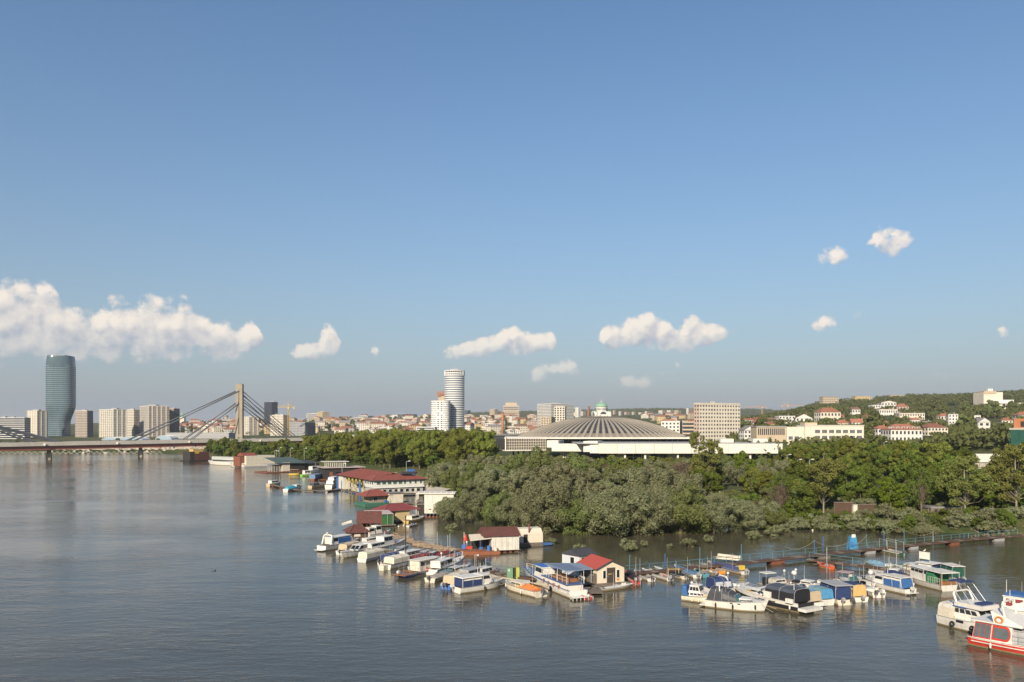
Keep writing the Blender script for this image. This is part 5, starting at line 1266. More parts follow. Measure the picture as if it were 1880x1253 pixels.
# fence and shacks along the right bank
def right_bank():
    def fr(x0, Y0, x1, Y1, zb, h, label, name='board_fence', bm=BWOOD, step=.32):
        p, q = PY(x0, Y0, zb), PY(x1, Y1, zb); d = (q - p); L = d.length; o = root(name, label, 'fence', tuple(p), math.atan2(d.y, d.x))
        n = int(L / step)
        for k in range(n):
            hh = h + random.uniform(-.08, .08); MB().box(k * step, -.03, 0, k * step + step * .88, .03, hh).build('board', bm, o)
        for k in range(0, n, 10): MB().box(k * step - .08, .04, -.6, k * step + .08, .2, h + .1).build('post', GWOOD, o)
        MB().box(-.1, -.2, h + .05, L + .1, .6, h + .2).build('cap_board', GWOOD, o)
        MB().box(-.2, -.35, -2.4, L + .2, .35, .02).build('footing_wall', CONCD, o)
    fr(1532, 204, 1566, 204, 1.9, 3.1, 'brown board fence with a pale post right of the slim poplar')
    fr(1577, 203, 1606, 203, 1.8, 2.8, 'second board fence stretch left of the bright round tree')
    p = PY(1569, 203, 1.2); o = root('stone_pillar', 'pale stone gate pillar between the two fence stretches', 'pillar', tuple(p)); MB().box(-.5, -.5, -1, .5, .5, 3.4).build('shaft', F_CREAM, o); MB().box(-.6, -.6, 3.4, .6, .6, 3.6).build('cap', CONC, o)
    for k, (x0, x1, Y, yb, yt, m, lab) in enumerate(((1708, 1740, 205, 950, 934, GWOOD, 'weathered grey shack behind the dark bare tree'), (1742, 1768, 204, 950, 936, BWOOD, 'low brown shack left of the broad poplar'), (1800, 1842, 206, 954, 938, F_BROWN, 'long low shack behind the walkway landing'), (1850, 1890, 205, 956, 938, GREYW, 'grey hut at the frame edge behind the poplar'))):
        p, q = PY(x0, Y, 0), PY(x1, Y, 0); zb, zh = zt(yb, Y), zt(yt, Y)
        o = roofed('river_shack', lab, 'shack', ((p.x + q.x) / 2, Y + 2.5, zb), (q - p).length, 5, zh - zb, .05, m, TILEG, 'flat', 1, None, 3, 1, False)
        MB().box(-1.4, -2.56, 0, -.5, -2.5, 2).build('door', DARK, o)
        for j in range(5): MB().box(-3 + j * 1.4, -2.62, -2.5, -2.8 + j * 1.4, -2.45, zh - zb).build('batten', GWOOD, o)
    # stones and planks at the landing
    m = MB(); rg = random.Random(8)
    for k in range(160):
        x = rg.uniform(1780, 1900); p = Wp(x, rg.uniform(979, 986)); s = rg.uniform(.1, .32); z = max(gz(p.x, p.y), -.1)
        m.add([p + Vector((-s, -s, z - .1)), p + Vector((s, -s, z - .1)), p + Vector((s, s, z - .1)), p + Vector((-s, s, z - .1)), p + Vector((0, 0, z + s))], [(0, 1, 4), (1, 2, 4), (2, 3, 4), (3, 0, 4)])
    o = stuff(m.build('bank_stones', mat('bank_stone', (.15, .115, .08), .9, .4, .8))); o['label'] = 'loose pale stones on the bank at the walkway landing'; o['category'] = 'stones'
right_bank()
def lamp(x, Y, ytop, label, two=False, m=GALV, zb=None):
    p = PY(x, Y); zb = gz(p.x, p.y) if zb is None else zb; h = zt(ytop, Y) - zb
    o = root('street_lamp', label, 'lamp', (p.x, p.y, zb)); r = max(.09, Y / 6500)
    MB().tube((0, 0, -.5), (0, 0, h), r * 1.3, 7, r).build('post', m, o)
    for s_ in ((1, -1) if two else (1,)):
        MB().path([(0, 0, h), (s_ * 1.4, 0, h + .25)], r * .7, 5).build('arm', m, o)
        MB().hexa([(s_ * 1.2 - .5, -.2, h + .15), (s_ * 1.2 + .5, -.2, h + .15), (s_ * 1.2 + .5, .2, h + .15), (s_ * 1.2 - .5, .2, h + .15)], [(s_ * 1.2 - .4, -.15, h + .4), (s_ * 1.2 + .4, -.15, h + .4), (s_ * 1.2 + .4, .15, h + .4), (s_ * 1.2 - .4, .15, h + .4)]).build('lamp_head', F_WHITE, o)
for a_ in ((504, 520, 828, 'thin lamp post, left of the pair above the dark restaurant raft'), (507.5, 515, 829, 'thin lamp post, right of the pair above the dark restaurant raft'), (512.5, 510, 823, 'tall lamp post just right of the close pair'), (533, 490, 824, 'lamp post on the grass under the bridge end'), (558.5, 480, 824, 'lamp post in front of the bushes right of the bridge end'),
           (746, 330, 848, 'lamp post behind the solar panels of the boathouse'), (628, 340, 852, 'lamp post behind the black restaurant raft'), (1445, 330, 836, 'white street lamp in the trees right of the hall terrace'), (1702, 300, 830, 'street lamp above the right bank wood'), (1464, 300, 845, 'grey pole standing in the wood left of the slim poplar'), (1486, 300, 845, 'grey pole standing in the wood above the slim poplar'), (1623, 420, 812, 'pale pole rising among trees below the big villa')): lamp(*a_)
# bank road with parked cars, kiosk
def car(x, y, col, rz, label, L=4.3, Hh=1.45, van=False):
    p = PY(x, F * (H - 2.2) / (y - HY)); o = root('parked_car' if not van else 'parked_van', label, 'van' if van else 'car', (p.x, p.y, gz(p.x, p.y)), rz, 'cars parked on the bank')
    w = .86; prof = [(-L / 2, .35), (-L / 2, .85), (-L / 2 + .25, 1.0), (-L * .36, Hh), (L * .12, Hh), (L * .27, .98), (L / 2 - .1, .82), (L / 2, .4)]
    if van: prof = [(-L / 2, .35), (-L / 2, Hh), (L * .28, Hh), (L * .42, 1.1), (L / 2, .95), (L / 2, .4)]
    MB().loft([[Vector((a_, s_, b_)) for a_, b_ in prof] for s_ in (-w, w)]).build('body', col, o)
    for s_ in (-1, 1):
        g_ = MB(); z0, z1 = (.95, Hh - .1); q = [(-L * .33, s_ * (w + .01), z0), (L * .2, s_ * (w + .01), z0), (L * .1, s_ * (w + .01), z1), (-L * .28, s_ * (w + .01), z1)]
        g_.add(q, [(0, 1, 2, 3) if s_ < 0 else (3, 2, 1, 0)]); g_.build('side_glass', GLASS, o)
    MB().add([(L * .125, -w * .85, Hh - .05), (L * .125, w * .85, Hh - .05), (L * .275, w * .9, 1.0), (L * .275, -w * .9, 1.0)], [(0, 3, 2, 1)]).build('windscreen', GLASS, o)
    for a_ in (-L * .32, L * .32):
        for s_ in (-1, 1): MB().tube((a_, s_ * (w - .15), .32), (a_, s_ * (w + .06), .32), .32, 12).build('wheel', RUBBER, o)
    for s_ in (-1, 1): MB().box(L / 2 - .08, s_ * .6 - .15, .62, L / 2 + .02, s_ * .6 + .15, .78).build('headlight', F_WHITE, o)
car(688, 869, WHITE, .3, 'white van parked behind the boathouse roof', 5.4, 2.2, True)
car(696, 868.5, WHITE, .2, 'white car beside the van behind the boathouse roof')
car(806, 886, GREYW, .4, 'grey car parked on the dirt bank above the willows')
car(771, 882, CHAR, .3, 'dark car on the dirt track behind the boathouse end')
car(790, 881, NAVY, -.2, 'navy car beside the kiosk on the bank')
car(605, 861, OFFW, .2, 'pale car on the bank above the black raft')
for (x0, x1, y, yt, wl, rf, kd, lab) in ((708, 727, 878, 869, F_WHITE, TILEG, 'gable', 'small white shed with grey roof behind the boathouse'), (782, 799, 884, 874, F_CREAM, TILE, 'hip', 'kiosk with a red hip roof under the riverside trees'), (748, 760, 868, 862, BLUEP, BLUEP, 'flat', 'low blue hut under the riverside trees')):
    Y = F * (H - 2.2) / (y - HY); s = Y / F; p = PY((x0 + x1) / 2, Y); roofed('bank_kiosk', lab, 'kiosk', (p.x, p.y, 2), (x1 - x0) * s, 4, (y - yt) * s * .75, .2, wl, rf, kd, 1.0, None, 3, 1, False)
# ------------------------------------------------------------------ boats
STAIN = mat('waterline_stain', (.20, .155, .085), .7, .4, 2.0)
class Boat:
    def __init__(s, name, label, stern, bow, B, fb, hull=None, stripe=None, deck=None, td=.6, rail=None, group='moored boats', cat='boat', sheer=.38, blunt=2.3, keelz=-.35):
        a, b = Wp(*stern), Wp(*bow); d = b - a; s.L = L = d.length; B *= .92; s.B = B; s.fb = fb; s.shr = sheer; s.bl = blunt
        hull = hull or WHITE; deck = deck or hull
        s.o = root(name, label, cat, tuple((a + b) / 2), math.atan2(d.y, d.x), group); s.o.scale.z = .93
        n = 15; rings = []; T = [i / (n - 1) for i in range(n)]
        for t in T:
            h, z = s.hw(t), s.sz(t); x = s.x(t); rk = .09 * L * max(0, t - .55) ** 2 / .2
            half = [(h, z, 0), (h * .955, z * .62, .3), (h * .875, .2, .7), (h * .86, .02, .8), (h * .55, keelz * .55, 1.0), (h * .06, keelz, 1.1)]
            pts = [Vector((x - q * rk * .9 + rk * .5, y, zz)) for y, zz, q in half] + [Vector((x - q * rk * .9 + rk * .5, -y, zz)) for y, zz, q in reversed(half)]
            rings.append(pts)
        mis = [1, 0, 2, 0, 0, 0, 0, 0, 2, 0, 1, 0]
        mb = MB().loft(rings, closed=False, cap0=True, cap1=True, mis=mis); mb.build('hull', [hull, stripe or hull, STAIN], s.o)
        for k in range(2):                         # mooring lines to the pontoon and a cleat
            y_ = (-1) ** k * s.hw(.9) * .8; MB().path([Vector((s.x(.93), y_, s.sz(.93) + .05)), Vector((s.x(1.02), y_ * 1.2, s.sz(.9) * .5)), Vector((s.x(1.16), y_ * 2, .35))], .025, 4).build('mooring_line', ROPE, s.o)
            q_ = random.choice((-1, 1)); t_ = random.uniform(.15, .8); p_ = Vector((s.x(t_), q_ * (s.hw(t_) - .28), s.sz(t_) * (1.0 if t_ > td else .55))); c_ = random.uniform(.12, .24)
            MB().hexa([p_ + Vector(v) * c_ for v in ((-1.4, -.7, 0), (1.4, -.8, 0), (1.3, .8, 0), (-1.4, .7, 0))], [p_ + Vector(v) * c_ for v in ((-1.2, -.6, 1.3), (1.1, -.6, 1.5), (1.2, .6, 1.2), (-1.2, .6, 1.4))]).build('deck_gear', random.choice([RED, BLUEP, OFFW, BLACK, WOOD, TAN, GREYW, YTAN]), s.o)
            MB().box(s.x(.9) - .1, y_ - .03, s.sz(.9) + .02, s.x(.9) + .1, y_ + .03, s.sz(.9) + .12).build('cleat', STEEL, s.o)
        # deck forward, coaming and well aft
        dk = MB(); cap = MB(); lin = MB()
        for i in range(n - 1):
            t0, t1 = T[i], T[i + 1]; q = []
            for t, rg in ((t0, rings[i]), (t1, rings[i + 1])): q.append((rg[0], rg[-1]))
            up = Vector((0, 0, .02))
            if t0 >= td - .01:
                m0, m1 = (q[0][0] + q[0][1]) / 2 + Vector((0, 0, .1)), (q[1][0] + q[1][1]) / 2 + Vector((0, 0, .1))
                dk.add([q[0][1] + up, m0, m1, q[1][1] + up, q[0][0] + up, q[1][0] + up], [(0, 3, 2, 1), (1, 2, 5, 4)])
            else:
                for sg, k in ((1, 0), (-1, 1)):
                    a0, a1 = q[0][k] + up, q[1][k] + up; w = Vector((0, -sg * .2, 0)); dn = Vector((0, -sg * .06, -s.fb * .75))
                    f = [a0, a1, a1 + w, a0 + w]; cap.add(f, [(0, 1, 2, 3) if sg < 0 else (3, 2, 1, 0)])
                    lin.add([a0 + w, a1 + w, a1 + w + dn, a0 + w + dn], [(0, 1, 2, 3) if sg < 0 else (3, 2, 1, 0)])
                a0, a1, b0, b1 = q[0][0], q[1][0], q[0][1], q[1][1]; f = -s.fb * .75 + .02
                lin.add([a0 + Vector((0, -.26, f)), a1 + Vector((0, -.26, f)), b1 + Vector((0, .26, f)), b0 + Vector((0, .26, f))], [(3, 2, 1, 0)])
        if dk.v: dk.build('deck', deck, s.o)
        if cap.v: cap.build('gunwale', deck, s.o); lin.build('cockpit', mat('cockpit_grey', (.30, .28, .25), .7, .3, 2.0), s.o)
        rr = MB()
        for k in (0, -1): rr.path([r[k] + Vector((0, .02 if k == 0 else -.02, 0)) for r in rings], .04, 4)
        rr.build('rub_rail', rail or GREYW, s.o)
        if L > 4: s.mast(random.uniform(.2, .5), s.fb, random.uniform(2.2, 3.4), random.choice((-1, 1)) * B * .36, STEEL)
    def x(s, t): return (t - .5) * s.L
    def hw(s, t): return s.B / 2 * ((.88 + .12 * min(1, t / .35)) if t < .5 else max(.03, 1 - ((t - .5) / .5) ** s.bl * .97))
    def sz(s, t): return s.fb * (.95 + s.shr * t ** 2.5)
    def cab(s, t0, t1, w, z0, z1, fr=.5, br=.1, m=None, n=3, glass=None, front=True, roof=None, v=(.42, .86), tw=.86, name='cabin', over=.12, back=False):
        m = m or WHITE; glass = glass or GLASS; x0, x1 = s.x(t0), s.x(t1); h = s.B / 2 * w; ht = h * tw
        hb1 = min(h, s.hw(t1) * .94); k = hb1 / h
        b = [Vector((x0, -h, z0)), Vector((x1, -hb1, z0)), Vector((x1, hb1, z0)), Vector((x0, h, z0))]
        t = [Vector((x0 + br, -ht, z1)), Vector((x1 - fr, -ht * (1 + k) / 2, z1)), Vector((x1 - fr, ht * (1 + k) / 2, z1)), Vector((x0 + br, ht, z1))]
        c = MB().hexa(b, t).build(name, m, s.o)
        faces = [(b[0], b[1], t[1], t[0]), (b[2], b[3], t[3], t[2])]
        for f in faces:
            for j in range(n):
                g0 = .06 + (.9 - .02) * j / n; MB().pane(f, g0, g0 + .88 / n - .035, v[0], v[1], -.02, .025).build('window', glass, c)
        if front:
            f = (b[1], b[2], t[2], t[1])
            for j in range(2): MB().pane(f, .06 + j * .46, .48 + j * .46, max(v[0], .3), v[1] + .03, -.02, .025).build('windscreen', glass, c)
        if back: MB().pane((b[3], b[0], t[0], t[3]), .36, .64, .02, .88, -.02, .025).build('cabin_door', back, c)
        if roof is not False:
            e = over; MB().hexa([t[0] + Vector((-e, -e, 0)), t[1] + Vector((e, -e, 0)), t[2] + Vector((e, e, 0)), t[3] + Vector((-e, e, 0))],
                                [t[0] + Vector((-e * .6, -e * .4, .09)), t[1] + Vector((e * .4, -e * .4, .07)), t[2] + Vector((e * .4, e * .4, .07)), t[3] + Vector((-e * .6, e * .4, .09))]).build('cabin_roof', roof or m, c)
        return s
    def can(s, t0, t1, w, z0, z1, m, z1f=None, sl0=.1, sl1=.3, seams=True, top=None, clear=None, frame=STEEL):
        """canvas cover stretched over hoops"""
        z1f = z1 if z1f is None else z1f; x0, x1 = s.x(t0), s.x(t1); rings = []; n = 5
        for i in range(n):
            f = i / (n - 1); xx = x0 + (x1 - x0) * f; h = min(s.B / 2 * w, s.hw(t0 + (t1 - t0) * f) * .98); zz = z1 + (z1f - z1) * f - .04 * math.sin(f * 9.4) * (1 if 0 < f < 1 else 0); sh = sl0 * (1 - f) - sl1 * f
            r = [Vector((xx, -h, z0)), Vector((xx + sh * .75, -h * .97, z0 + (zz - z0) * .72)), Vector((xx + sh, -h * .8, z0 + (zz - z0) * .94)), Vector((xx + sh, -h * .35, zz)), Vector((xx + sh, h * .35, zz)), Vector((xx + sh, h * .8, z0 + (zz - z0) * .94)), Vector((xx + sh * .75, h * .97, z0 + (zz - z0) * .72)), Vector((xx, h, z0))]
            rings.append(r)
        c = MB().loft(rings, closed=True, mis=[0, 1, 1, 1, 1, 1, 0, 0]).build('canopy', [m, top or m], s.o)
        if seams:
            for r in (rings[0], rings[2], rings[-1]): MB().path([p + Vector((0, 0, .02)) for p in r], .03, 4).build('canopy_hoop', frame, c)
        if clear:
            for a, b, nn in ((rings[0], rings[2], 1), (rings[2], rings[4], 1)):
                for (k0, k1) in ((0, 1), (6, 7)):
                    f = (a[k0], b[k0], b[k1], a[k1]) if k0 == 0 else (b[k1], a[k1], a[k0], b[k0])
                    MB().pane(f, .1, .9, .25, .92, -.02, .03).build('clear_panel', clear, c)
        return s
    def tarp(s, t0, t1, h, m, over=1.03):
        rings = []
        for i in range(9):
            t = t0 + (t1 - t0) * i / 8; w = s.hw(t) * over; z = s.sz(t); x = s.x(t); k = math.sin(math.pi * min(1, (i + .7) / 9)) ** .5 * h * (.9 + .2 * (i % 2))
            rings.append([Vector((x, -w, z - .18)), Vector((x, -w, z + .04)), Vector((x, -w * .5, z + k * .6)), Vector((x, 0, z + k)), Vector((x, w * .5, z + k * .6)), Vector((x, w, z + .04)), Vector((x, w, z - .18))])
        MB().loft(rings).build('tarpaulin', m, s.o); return s
    def ws(s, t, h, w=.8, rake=.5, glass=None):
        x, hb, z = s.x(t), s.hw(t) * w, s.sz(t) + .05; g_ = MB(); gl = glass or BGLASS
        f = [((x - .9, -hb, z), (x, -hb * .8, z), (x - rake, -hb * .75, z + h), (x - .9 - rake * .5, -hb * .95, z + h * .9)), ((x, -hb * .8, z), (x, hb * .8, z), (x - rake, hb * .75, z + h), (x - rake, -hb * .75, z + h)), ((x, hb * .8, z), (x - .9, hb, z), (x - .9 - rake * .5, hb * .95, z + h * .9), (x - rake, hb * .75, z + h))]
        for q in f: g_.pane(q, 0, 1, 0, 1, -.015, .015)
        o = g_.build('windscreen', gl, s.o); fr = MB()
        for q in f: fr.path([Vector(p) for p in (q[0], q[3], q[2], q[1])], .03, 4)
        fr.build('screen_frame', STEEL, o); return s
    def roof(s, t0, t1, w, z, m, posts=4, zb=None, th=.08, post=None):
        x0, x1, h = s.x(t0), s.x(t1), s.B / 2 * w; zb = s.fb if zb is None else zb
        r = MB().hexa([(x0, -h, z), (x1, -h, z), (x1, h, z), (x0, h, z)], [(x0 + .1, -h + .1, z + th), (x1 - .1, -h + .1, z + th), (x1 - .1, h - .1, z + th), (x0 + .1, h - .1, z + th)]).build('hardtop', m, s.o)
        for k in range(posts // 2):
            xx = x0 + .12 + (x1 - x0 - .24) * k / max(1, posts // 2 - 1)
            for sg in (-1, 1): MB().tube((xx, sg * (h - .1), zb), (xx, sg * (h - .1), z), .035, 5).build('post', post or STEEL, r)
        return s
    def rail(s, t0, t1, h=.6, n=5, m=None, inset=.08, z=None, mid=True):
        m = m or STEEL; r = MB(); L = []; Rt = []
        for i in range(n):
            t = t0 + (t1 - t0) * i / (n - 1); zz = s.sz(t) if z is None else z; w = max(.04, s.hw(t) - inset)
            for sg, lst in ((-1, Rt), (1, L)): p = Vector((s.x(t), sg * w, zz)); lst.append(p + Vector((.05, 0, h))); r.tube(p, p + Vector((.05, 0, h)), .022, 4)
        for lst in (L, Rt):
            r.path(lst, .025, 4)
            if mid: r.path([p - Vector((0, 0, h * .5)) for p in lst], .018, 4)
        if t1 > .9: r.tube(L[-1], Rt[-1], .025, 4)
        r.build('pulpit_rail', m, s.o); return s
    def ob(s, y=0.0, m=None, tilt=.0, sc=1.0):
        x = s.x(0) - .12; z = s.fb * .95; c = math.cos(tilt); sn = math.sin(tilt)
        def T(px, pz): return Vector((x + (px * c - pz * sn) * sc, 0, z + (px * sn + pz * c) * sc))
        prof = [(.12, .0), (.1, .38), (-.1, .5), (-.42, .44), (-.5, .1), (-.4, -.02)]
        o = MB().loft([[T(a, b) + Vector((0, y + q * w, 0)) for a, b in prof] for q, w in ((-1, .15 * sc), (-.6, .2 * sc), (.6, .2 * sc), (1, .15 * sc))]).build('outboard_motor', m or MOTOR, s.o)
        lg = MB().hexa([T(-.3, -.85) + Vector((0, y - .04, 0)), T(-.06, -.85) + Vector((0, y - .04, 0)), T(-.06, -.85) + Vector((0, y + .04, 0)), T(-.3, -.85) + Vector((0, y + .04, 0))], [T(-.36, 0) + Vector((0, y - .07, 0)), T(0, 0) + Vector((0, y - .07, 0)), T(0, 0) + Vector((0, y + .07, 0)), T(-.36, 0) + Vector((0, y + .07, 0))])
        lg.build('motor_leg', GREYW, o); MB().box(x - .02, y - .12, z - .35, x + .14, y + .12, z + .05).build('motor_bracket', RUBBER, o); return s
    def fend(s, ts, side=-1, m=None):
        for t in ts:
            w = s.hw(t); p = Vector((s.x(t), side * (w + .1), s.sz(t) * .5))
            rings = [[p + Vector((math.cos(a) * r, math.sin(a) * r, dz)) for a in [k * math.pi / 4 for k in range(8)]] for r, dz in ((.03, -.34), (.1, -.25), (.12, 0), (.1, .25), (.03, .34))]
            f = MB().loft(rings).build('fender', m or RUBBER, s.o); MB().tube(p + Vector((0, 0, .3)), Vector((s.x(t), side * w, s.sz(t))), .015, 4).build('fender_rope', ROPE, f)
        return s
    def tyre(s, ts, side=-1):
        for t in ts:
            c = Vector((s.x(t), side * (s.hw(t) + .1), s.fb * .5)); pts = [c + Vector((math.cos(a) * .26, 0, math.sin(a) * .26)) for a in [k * math.pi / 5 for k in range(11)]]
            MB().path(pts, .09, 6).build('tyre_fender', RUBBER, s.o)
        return s
    def mast(s, t, z, h, y=0, m=None, ball=None):
        o = MB().tube((s.x(t), y, z), (s.x(t), y, z + h), .045, 5, .025).build('mast', m or WHITE, s.o)
        if ball: MB().sphere((s.x(t), y, z + h), ball, 8, 6).build('radar_dome', WHITE, o)
        return s
    def arch(s, t, z0, h, w=.85, lean=-.3, th=.13, m=None):
        x, hb = s.x(t), s.B / 2 * w
        MB().path([Vector((x, -hb, z0)), Vector((x + lean, -hb * .92, z0 + h * .85)), Vector((x + lean * 1.1, -hb * .7, z0 + h)), Vector((x + lean * 1.1, hb * .7, z0 + h)), Vector((x + lean, hb * .92, z0 + h * .85)), Vector((x, hb, z0))], th, 6).build('radar_arch', m or WHITE, s.o); return s
    def plat(s, l=.6, w=.8, z=.22, m=None):
        x = s.x(0); h = s.B / 2 * w; MB().box(x - l, -h, z, x - .01, h, z + .08).build('swim_platform', m or WHITE, s.o)
        MB().path([Vector((x - l - .03, h * .5, z + .1)), Vector((x - l - .05, h * .5, -.3)), Vector((x - l - .05, h * .8, -.3)), Vector((x - l - .03, h * .8, z + .1))], .025, 4).build('ladder', STEEL, s.o); return s
    def ports(s, ts, z, w=.5, h=.14, m=None):
        for t in ts:
            for sg in (-1, 1):
                hb, hb2 = s.hw(t), s.hw(t + w / s.L); x = s.x(t); f = ((x, sg * hb * 1.0, z), (x + w, sg * hb2 * 1.0, z), (x + w, sg * hb2 * 1.0, z + h), (x, sg * hb * 1.0, z + h))
                if sg > 0: f = (f[1], f[0], f[3], f[2])
                MB().pane(f, 0, 1, 0, 1, -.06, .03).build('porthole', m or GLASS, s.o)
        return s
    def seat(s, ts, m=None, z=None):
        for t in ts:
            h = s.hw(t) - .25; z0 = s.fb * .45 if z is None else z; MB().box(s.x(t) - .2, -h, z0, s.x(t) + .2, h, z0 + .1).build('seat', m or GWOOD, s.o)
        return s
    def box(s, name, m, t0, t1, y0, y1, z0, z1): MB().box(s.x(t0), y0, z0, s.x(t1), y1, z1).build(name, m, s.o); return s

G1 = 'boats of the left mooring row'; G2 = 'boats of the right mooring row'; G3 = 'small boats along the pontoon walkway'; G4 = 'boats moored far upstream'
# --- left mooring row, from far to near
b = Boat('motor_cruiser', 'white cruiser with black window stripe, blue side canvas and swim platform, farthest left', (590, 1012), (664, 998), 2.9, 1.15, td=.35, group=G1)
b.cab(.18, .7, .86, 1.1, 2.55, .9, -.25, n=3, glass=GLASS).can(.3, .62, .9, 1.2, 2.45, BLUE, seams=False).arch(.12, 1.2, 1.9, lean=.4, th=.16).plat(.9).ports((.3, .42), .75, .9, .14).rail(.6, .97).mast(.14, 3, .5, ball=.22)
b = Boat('cabin_boat', 'small boat with a tan canvas hood behind the farthest left cruiser', (624, 1019), (684, 1003), 2.3, .8, td=.55, group=G1)
b.can(.08, .5, .9, .8, 2.0, TAN).ws(.6, .5).ob(m=GREYW, tilt=.5).rail(.6, .97, .4)
b = Boat('motor_cruiser', 'low white sports cruiser with raked dark windows, bow pointing at open water', (694, 1009), (629, 1026), 2.7, 1.0, td=.45, group=G1)
b.cab(.25, .72, .84, 1.0, 1.95, 1.2, .1, n=2, glass=GLASS, v=(.3, .92)).can(.0, .3, .86, 1.0, 2.1, TAN).rail(.6, .98, .45).ports((.55, .68), .65, .35, .12).fend((.35,), 1)
b = Boat('pilot_boat', 'tall white wheelhouse boat with navy windscreens and bow to the pontoon', (668, 1018), (742, 1002), 2.8, 1.1, td=.2, group=G1)
b.cab(.08, .42, .84, 1.1, 2.0, .0, .0, n=2, v=(.4, .8)).cab(.38, .66, .8, 1.2, 2.9, .55, .05, n=2, glass=BGLASS, v=(.48, .9)).rail(.6, .98).mast(.5, 3, .8).ports((.7,), .9, .4, .14)
b = Boat('canvas_boat', 'white boat wholly hooded in cream canvas with dark seams', (664, 1033), (740, 1014), 2.5, .8, td=.6, group=G1)
b.can(.02, .42, .95, .75, 1.95, LTAN).can(.42, .66, .9, .8, 1.9, TAN, z1f=1.3, seams=False).rail(.62, .97, .4)
b = Boat('cabin_boat', 'small boat with dark navy folding screen and twin outboards', (701, 1039), (770, 1020), 2.4, .8, td=.5, group=G1)
b.can(.08, .36, .9, .8, 1.95, NAVY, clear=mat('clear_vinyl', (.45, .48, .52), .2, .2)).ob(-.4, MOTOR, .3).ob(.4, MOTOR, .3).ws(.55, .5).tarp(.6, .95, .25, RED)
b = Boat('fishing_cruiser', 'white cruiser with cream hood, black rub line and maroon foredeck cover', (708, 1046), (800, 1024), 2.8, 1.0, td=.4, stripe=WHITE, rail=BLACK, group=G1)
b.can(.06, .36, .92, .95, 2.15, LTAN, top=CREAM).tarp(.42, .86, .3, MAROON).rail(.45, .97, .55).box('boarding_step', CREAM, -.08, -.005, -.5, .5, -.1, .9)
b = Boat('covered_boat', 'low boat under a maroon tarpaulin beside the wooden landing', (776, 1029), (830, 1018), 2.1, .6, group=G1)
b.tarp(.05, .92, .45, MAROON).ob(tilt=.4)
b = Boat('covered_boat', 'low boat under a reddish brown tarpaulin with a blue bow', (800, 1034), (845, 1022), 2.0, .55, hull=BLUEP, group=G1)
b.tarp(.08, .8, .5, mat('redbrown_canvas', (.26, .08, .05), .8, .25, 2.0, .5, 4)).ob(tilt=.4)
b = Boat('houseboat', 'old cream cabin boat with blue hull, porch frame and red lifebuoy', (742, 1061), (818, 1043), 3.0, .75, hull=BLUEP, stripe=CREAM, deck=GWOOD, td=.62, group=G1)
b.cab(.24, .66, .84, .75, 2.55, .25, .0, m=CREAM, n=3, v=(.5, .85), roof=OFFW, over=.25).rail(.0, .24, 1.4, 3, STEEL).rail(.68, .97, .7).box('porch_deck', WOOD, -.12, .22, -1.3, 1.3, .55, .66).ob(.9, WHITE, .1).seat((.1,), WOOD, .9)
MB().path([Vector((b.x(.36) + math.cos(a) * .32, -1.6, .95 + math.sin(a) * .32)) for a in [k * math.pi / 6 for k in range(13)]], .08, 6).build('lifebuoy', RED, b.o)
b = Boat('motor_cruiser', 'white cruiser with tall tubular bow rails behind the cream cabin boat', (792, 1056), (850, 1034), 2.7, 1.0, td=.3, group=G1)
b.cab(.1, .55, .84, 1.0, 2.1, .8, .1, n=2, v=(.35, .85)).rail(.45, .98, .9, 7, WHITE).rail(.0, .3, .9, 4, WHITE).mast(.3, 2.2, 1.0, ball=.18)
b = Boat('sports_boat', 'cream and black striped sports boat with a grey cockpit cover', (789, 1070), (852, 1049), 2.4, .75, hull=CREAM, stripe=BLACK, group=G1)
b.tarp(.05, .5, .35, mat('grey_canvas', (.30, .26, .22), .85, .2, 2, .5, 4)).ws(.62, .55, glass=GLASS).cab(.6, .88, .7, .85, 1.25, .5, .1, n=1, v=(.3, .7), front=False).ob(m=MOTOR, tilt=.3).fend((.3, .6))
b = Boat('cabin_boat', 'boat with tan hood and blue hull tucked behind the navy sided cruiser', (818, 1083), (882, 1062), 2.4, .8, hull=BLUEP, stripe=WHITE, group=G1)
b.can(.08, .52, .92, .8, 2.1, TAN, top=LTAN).ob(-.3, MOTOR, .4).ob(.3, GREYW, .4).rail(.6, .97, .5)
b = Boat('cabin_boat', 'low grey decked boat behind the navy sided cruiser roof', (845, 1070), (900, 1056), 2.5, .8, group=G1)
b.cab(.1, .6, .84, .8, 1.9, .4, .1, n=2, roof=GREYW).rail(.6, .97, .5)
b = Boat('pilot_cruiser', 'white cruiser with navy canvas sides, flat roof and raised stem cabin', (838, 1089), (920, 1077), 2.9, .95, td=.45, group=G1)
b.can(.05, .46, .93, .95, 2.35, NAVY, top=OFFW, sl0=.05, sl1=.0).roof(.02, .5, .98, 2.36, WHITE, 6, .9, .12, WHITE).cab(.46, .74, .82, 1.0, 2.45, .75, .0, n=1, v=(.55, .88)).rail(.66, .98, .6, 6).ports((.62, .68), .98, .45, .2).mast(.49, 2.4, 1.1, .3).ob(.6, WHITE, .2).fend((.5,))
b = Boat('sail_dinghy', 'tubby cream launch with an orange tarpaulin over its cockpit', (994, 1097), (931, 1079), 2.9, 1.0, hull=CREAM, deck=OFFW, td=.42, rail=WOOD, blunt=3.2, sheer=.15, group=G1)
b.tarp(.1, .5, .55, ORANGE, .8).cab(.45, .78, .62, 1.0, 1.5, .3, .0, m=CREAM, n=2, v=(.3, .75), tw=.9).rail(.6, .96, .35).fend((.35, .95), 1, WHITE).ob(tilt=.4)
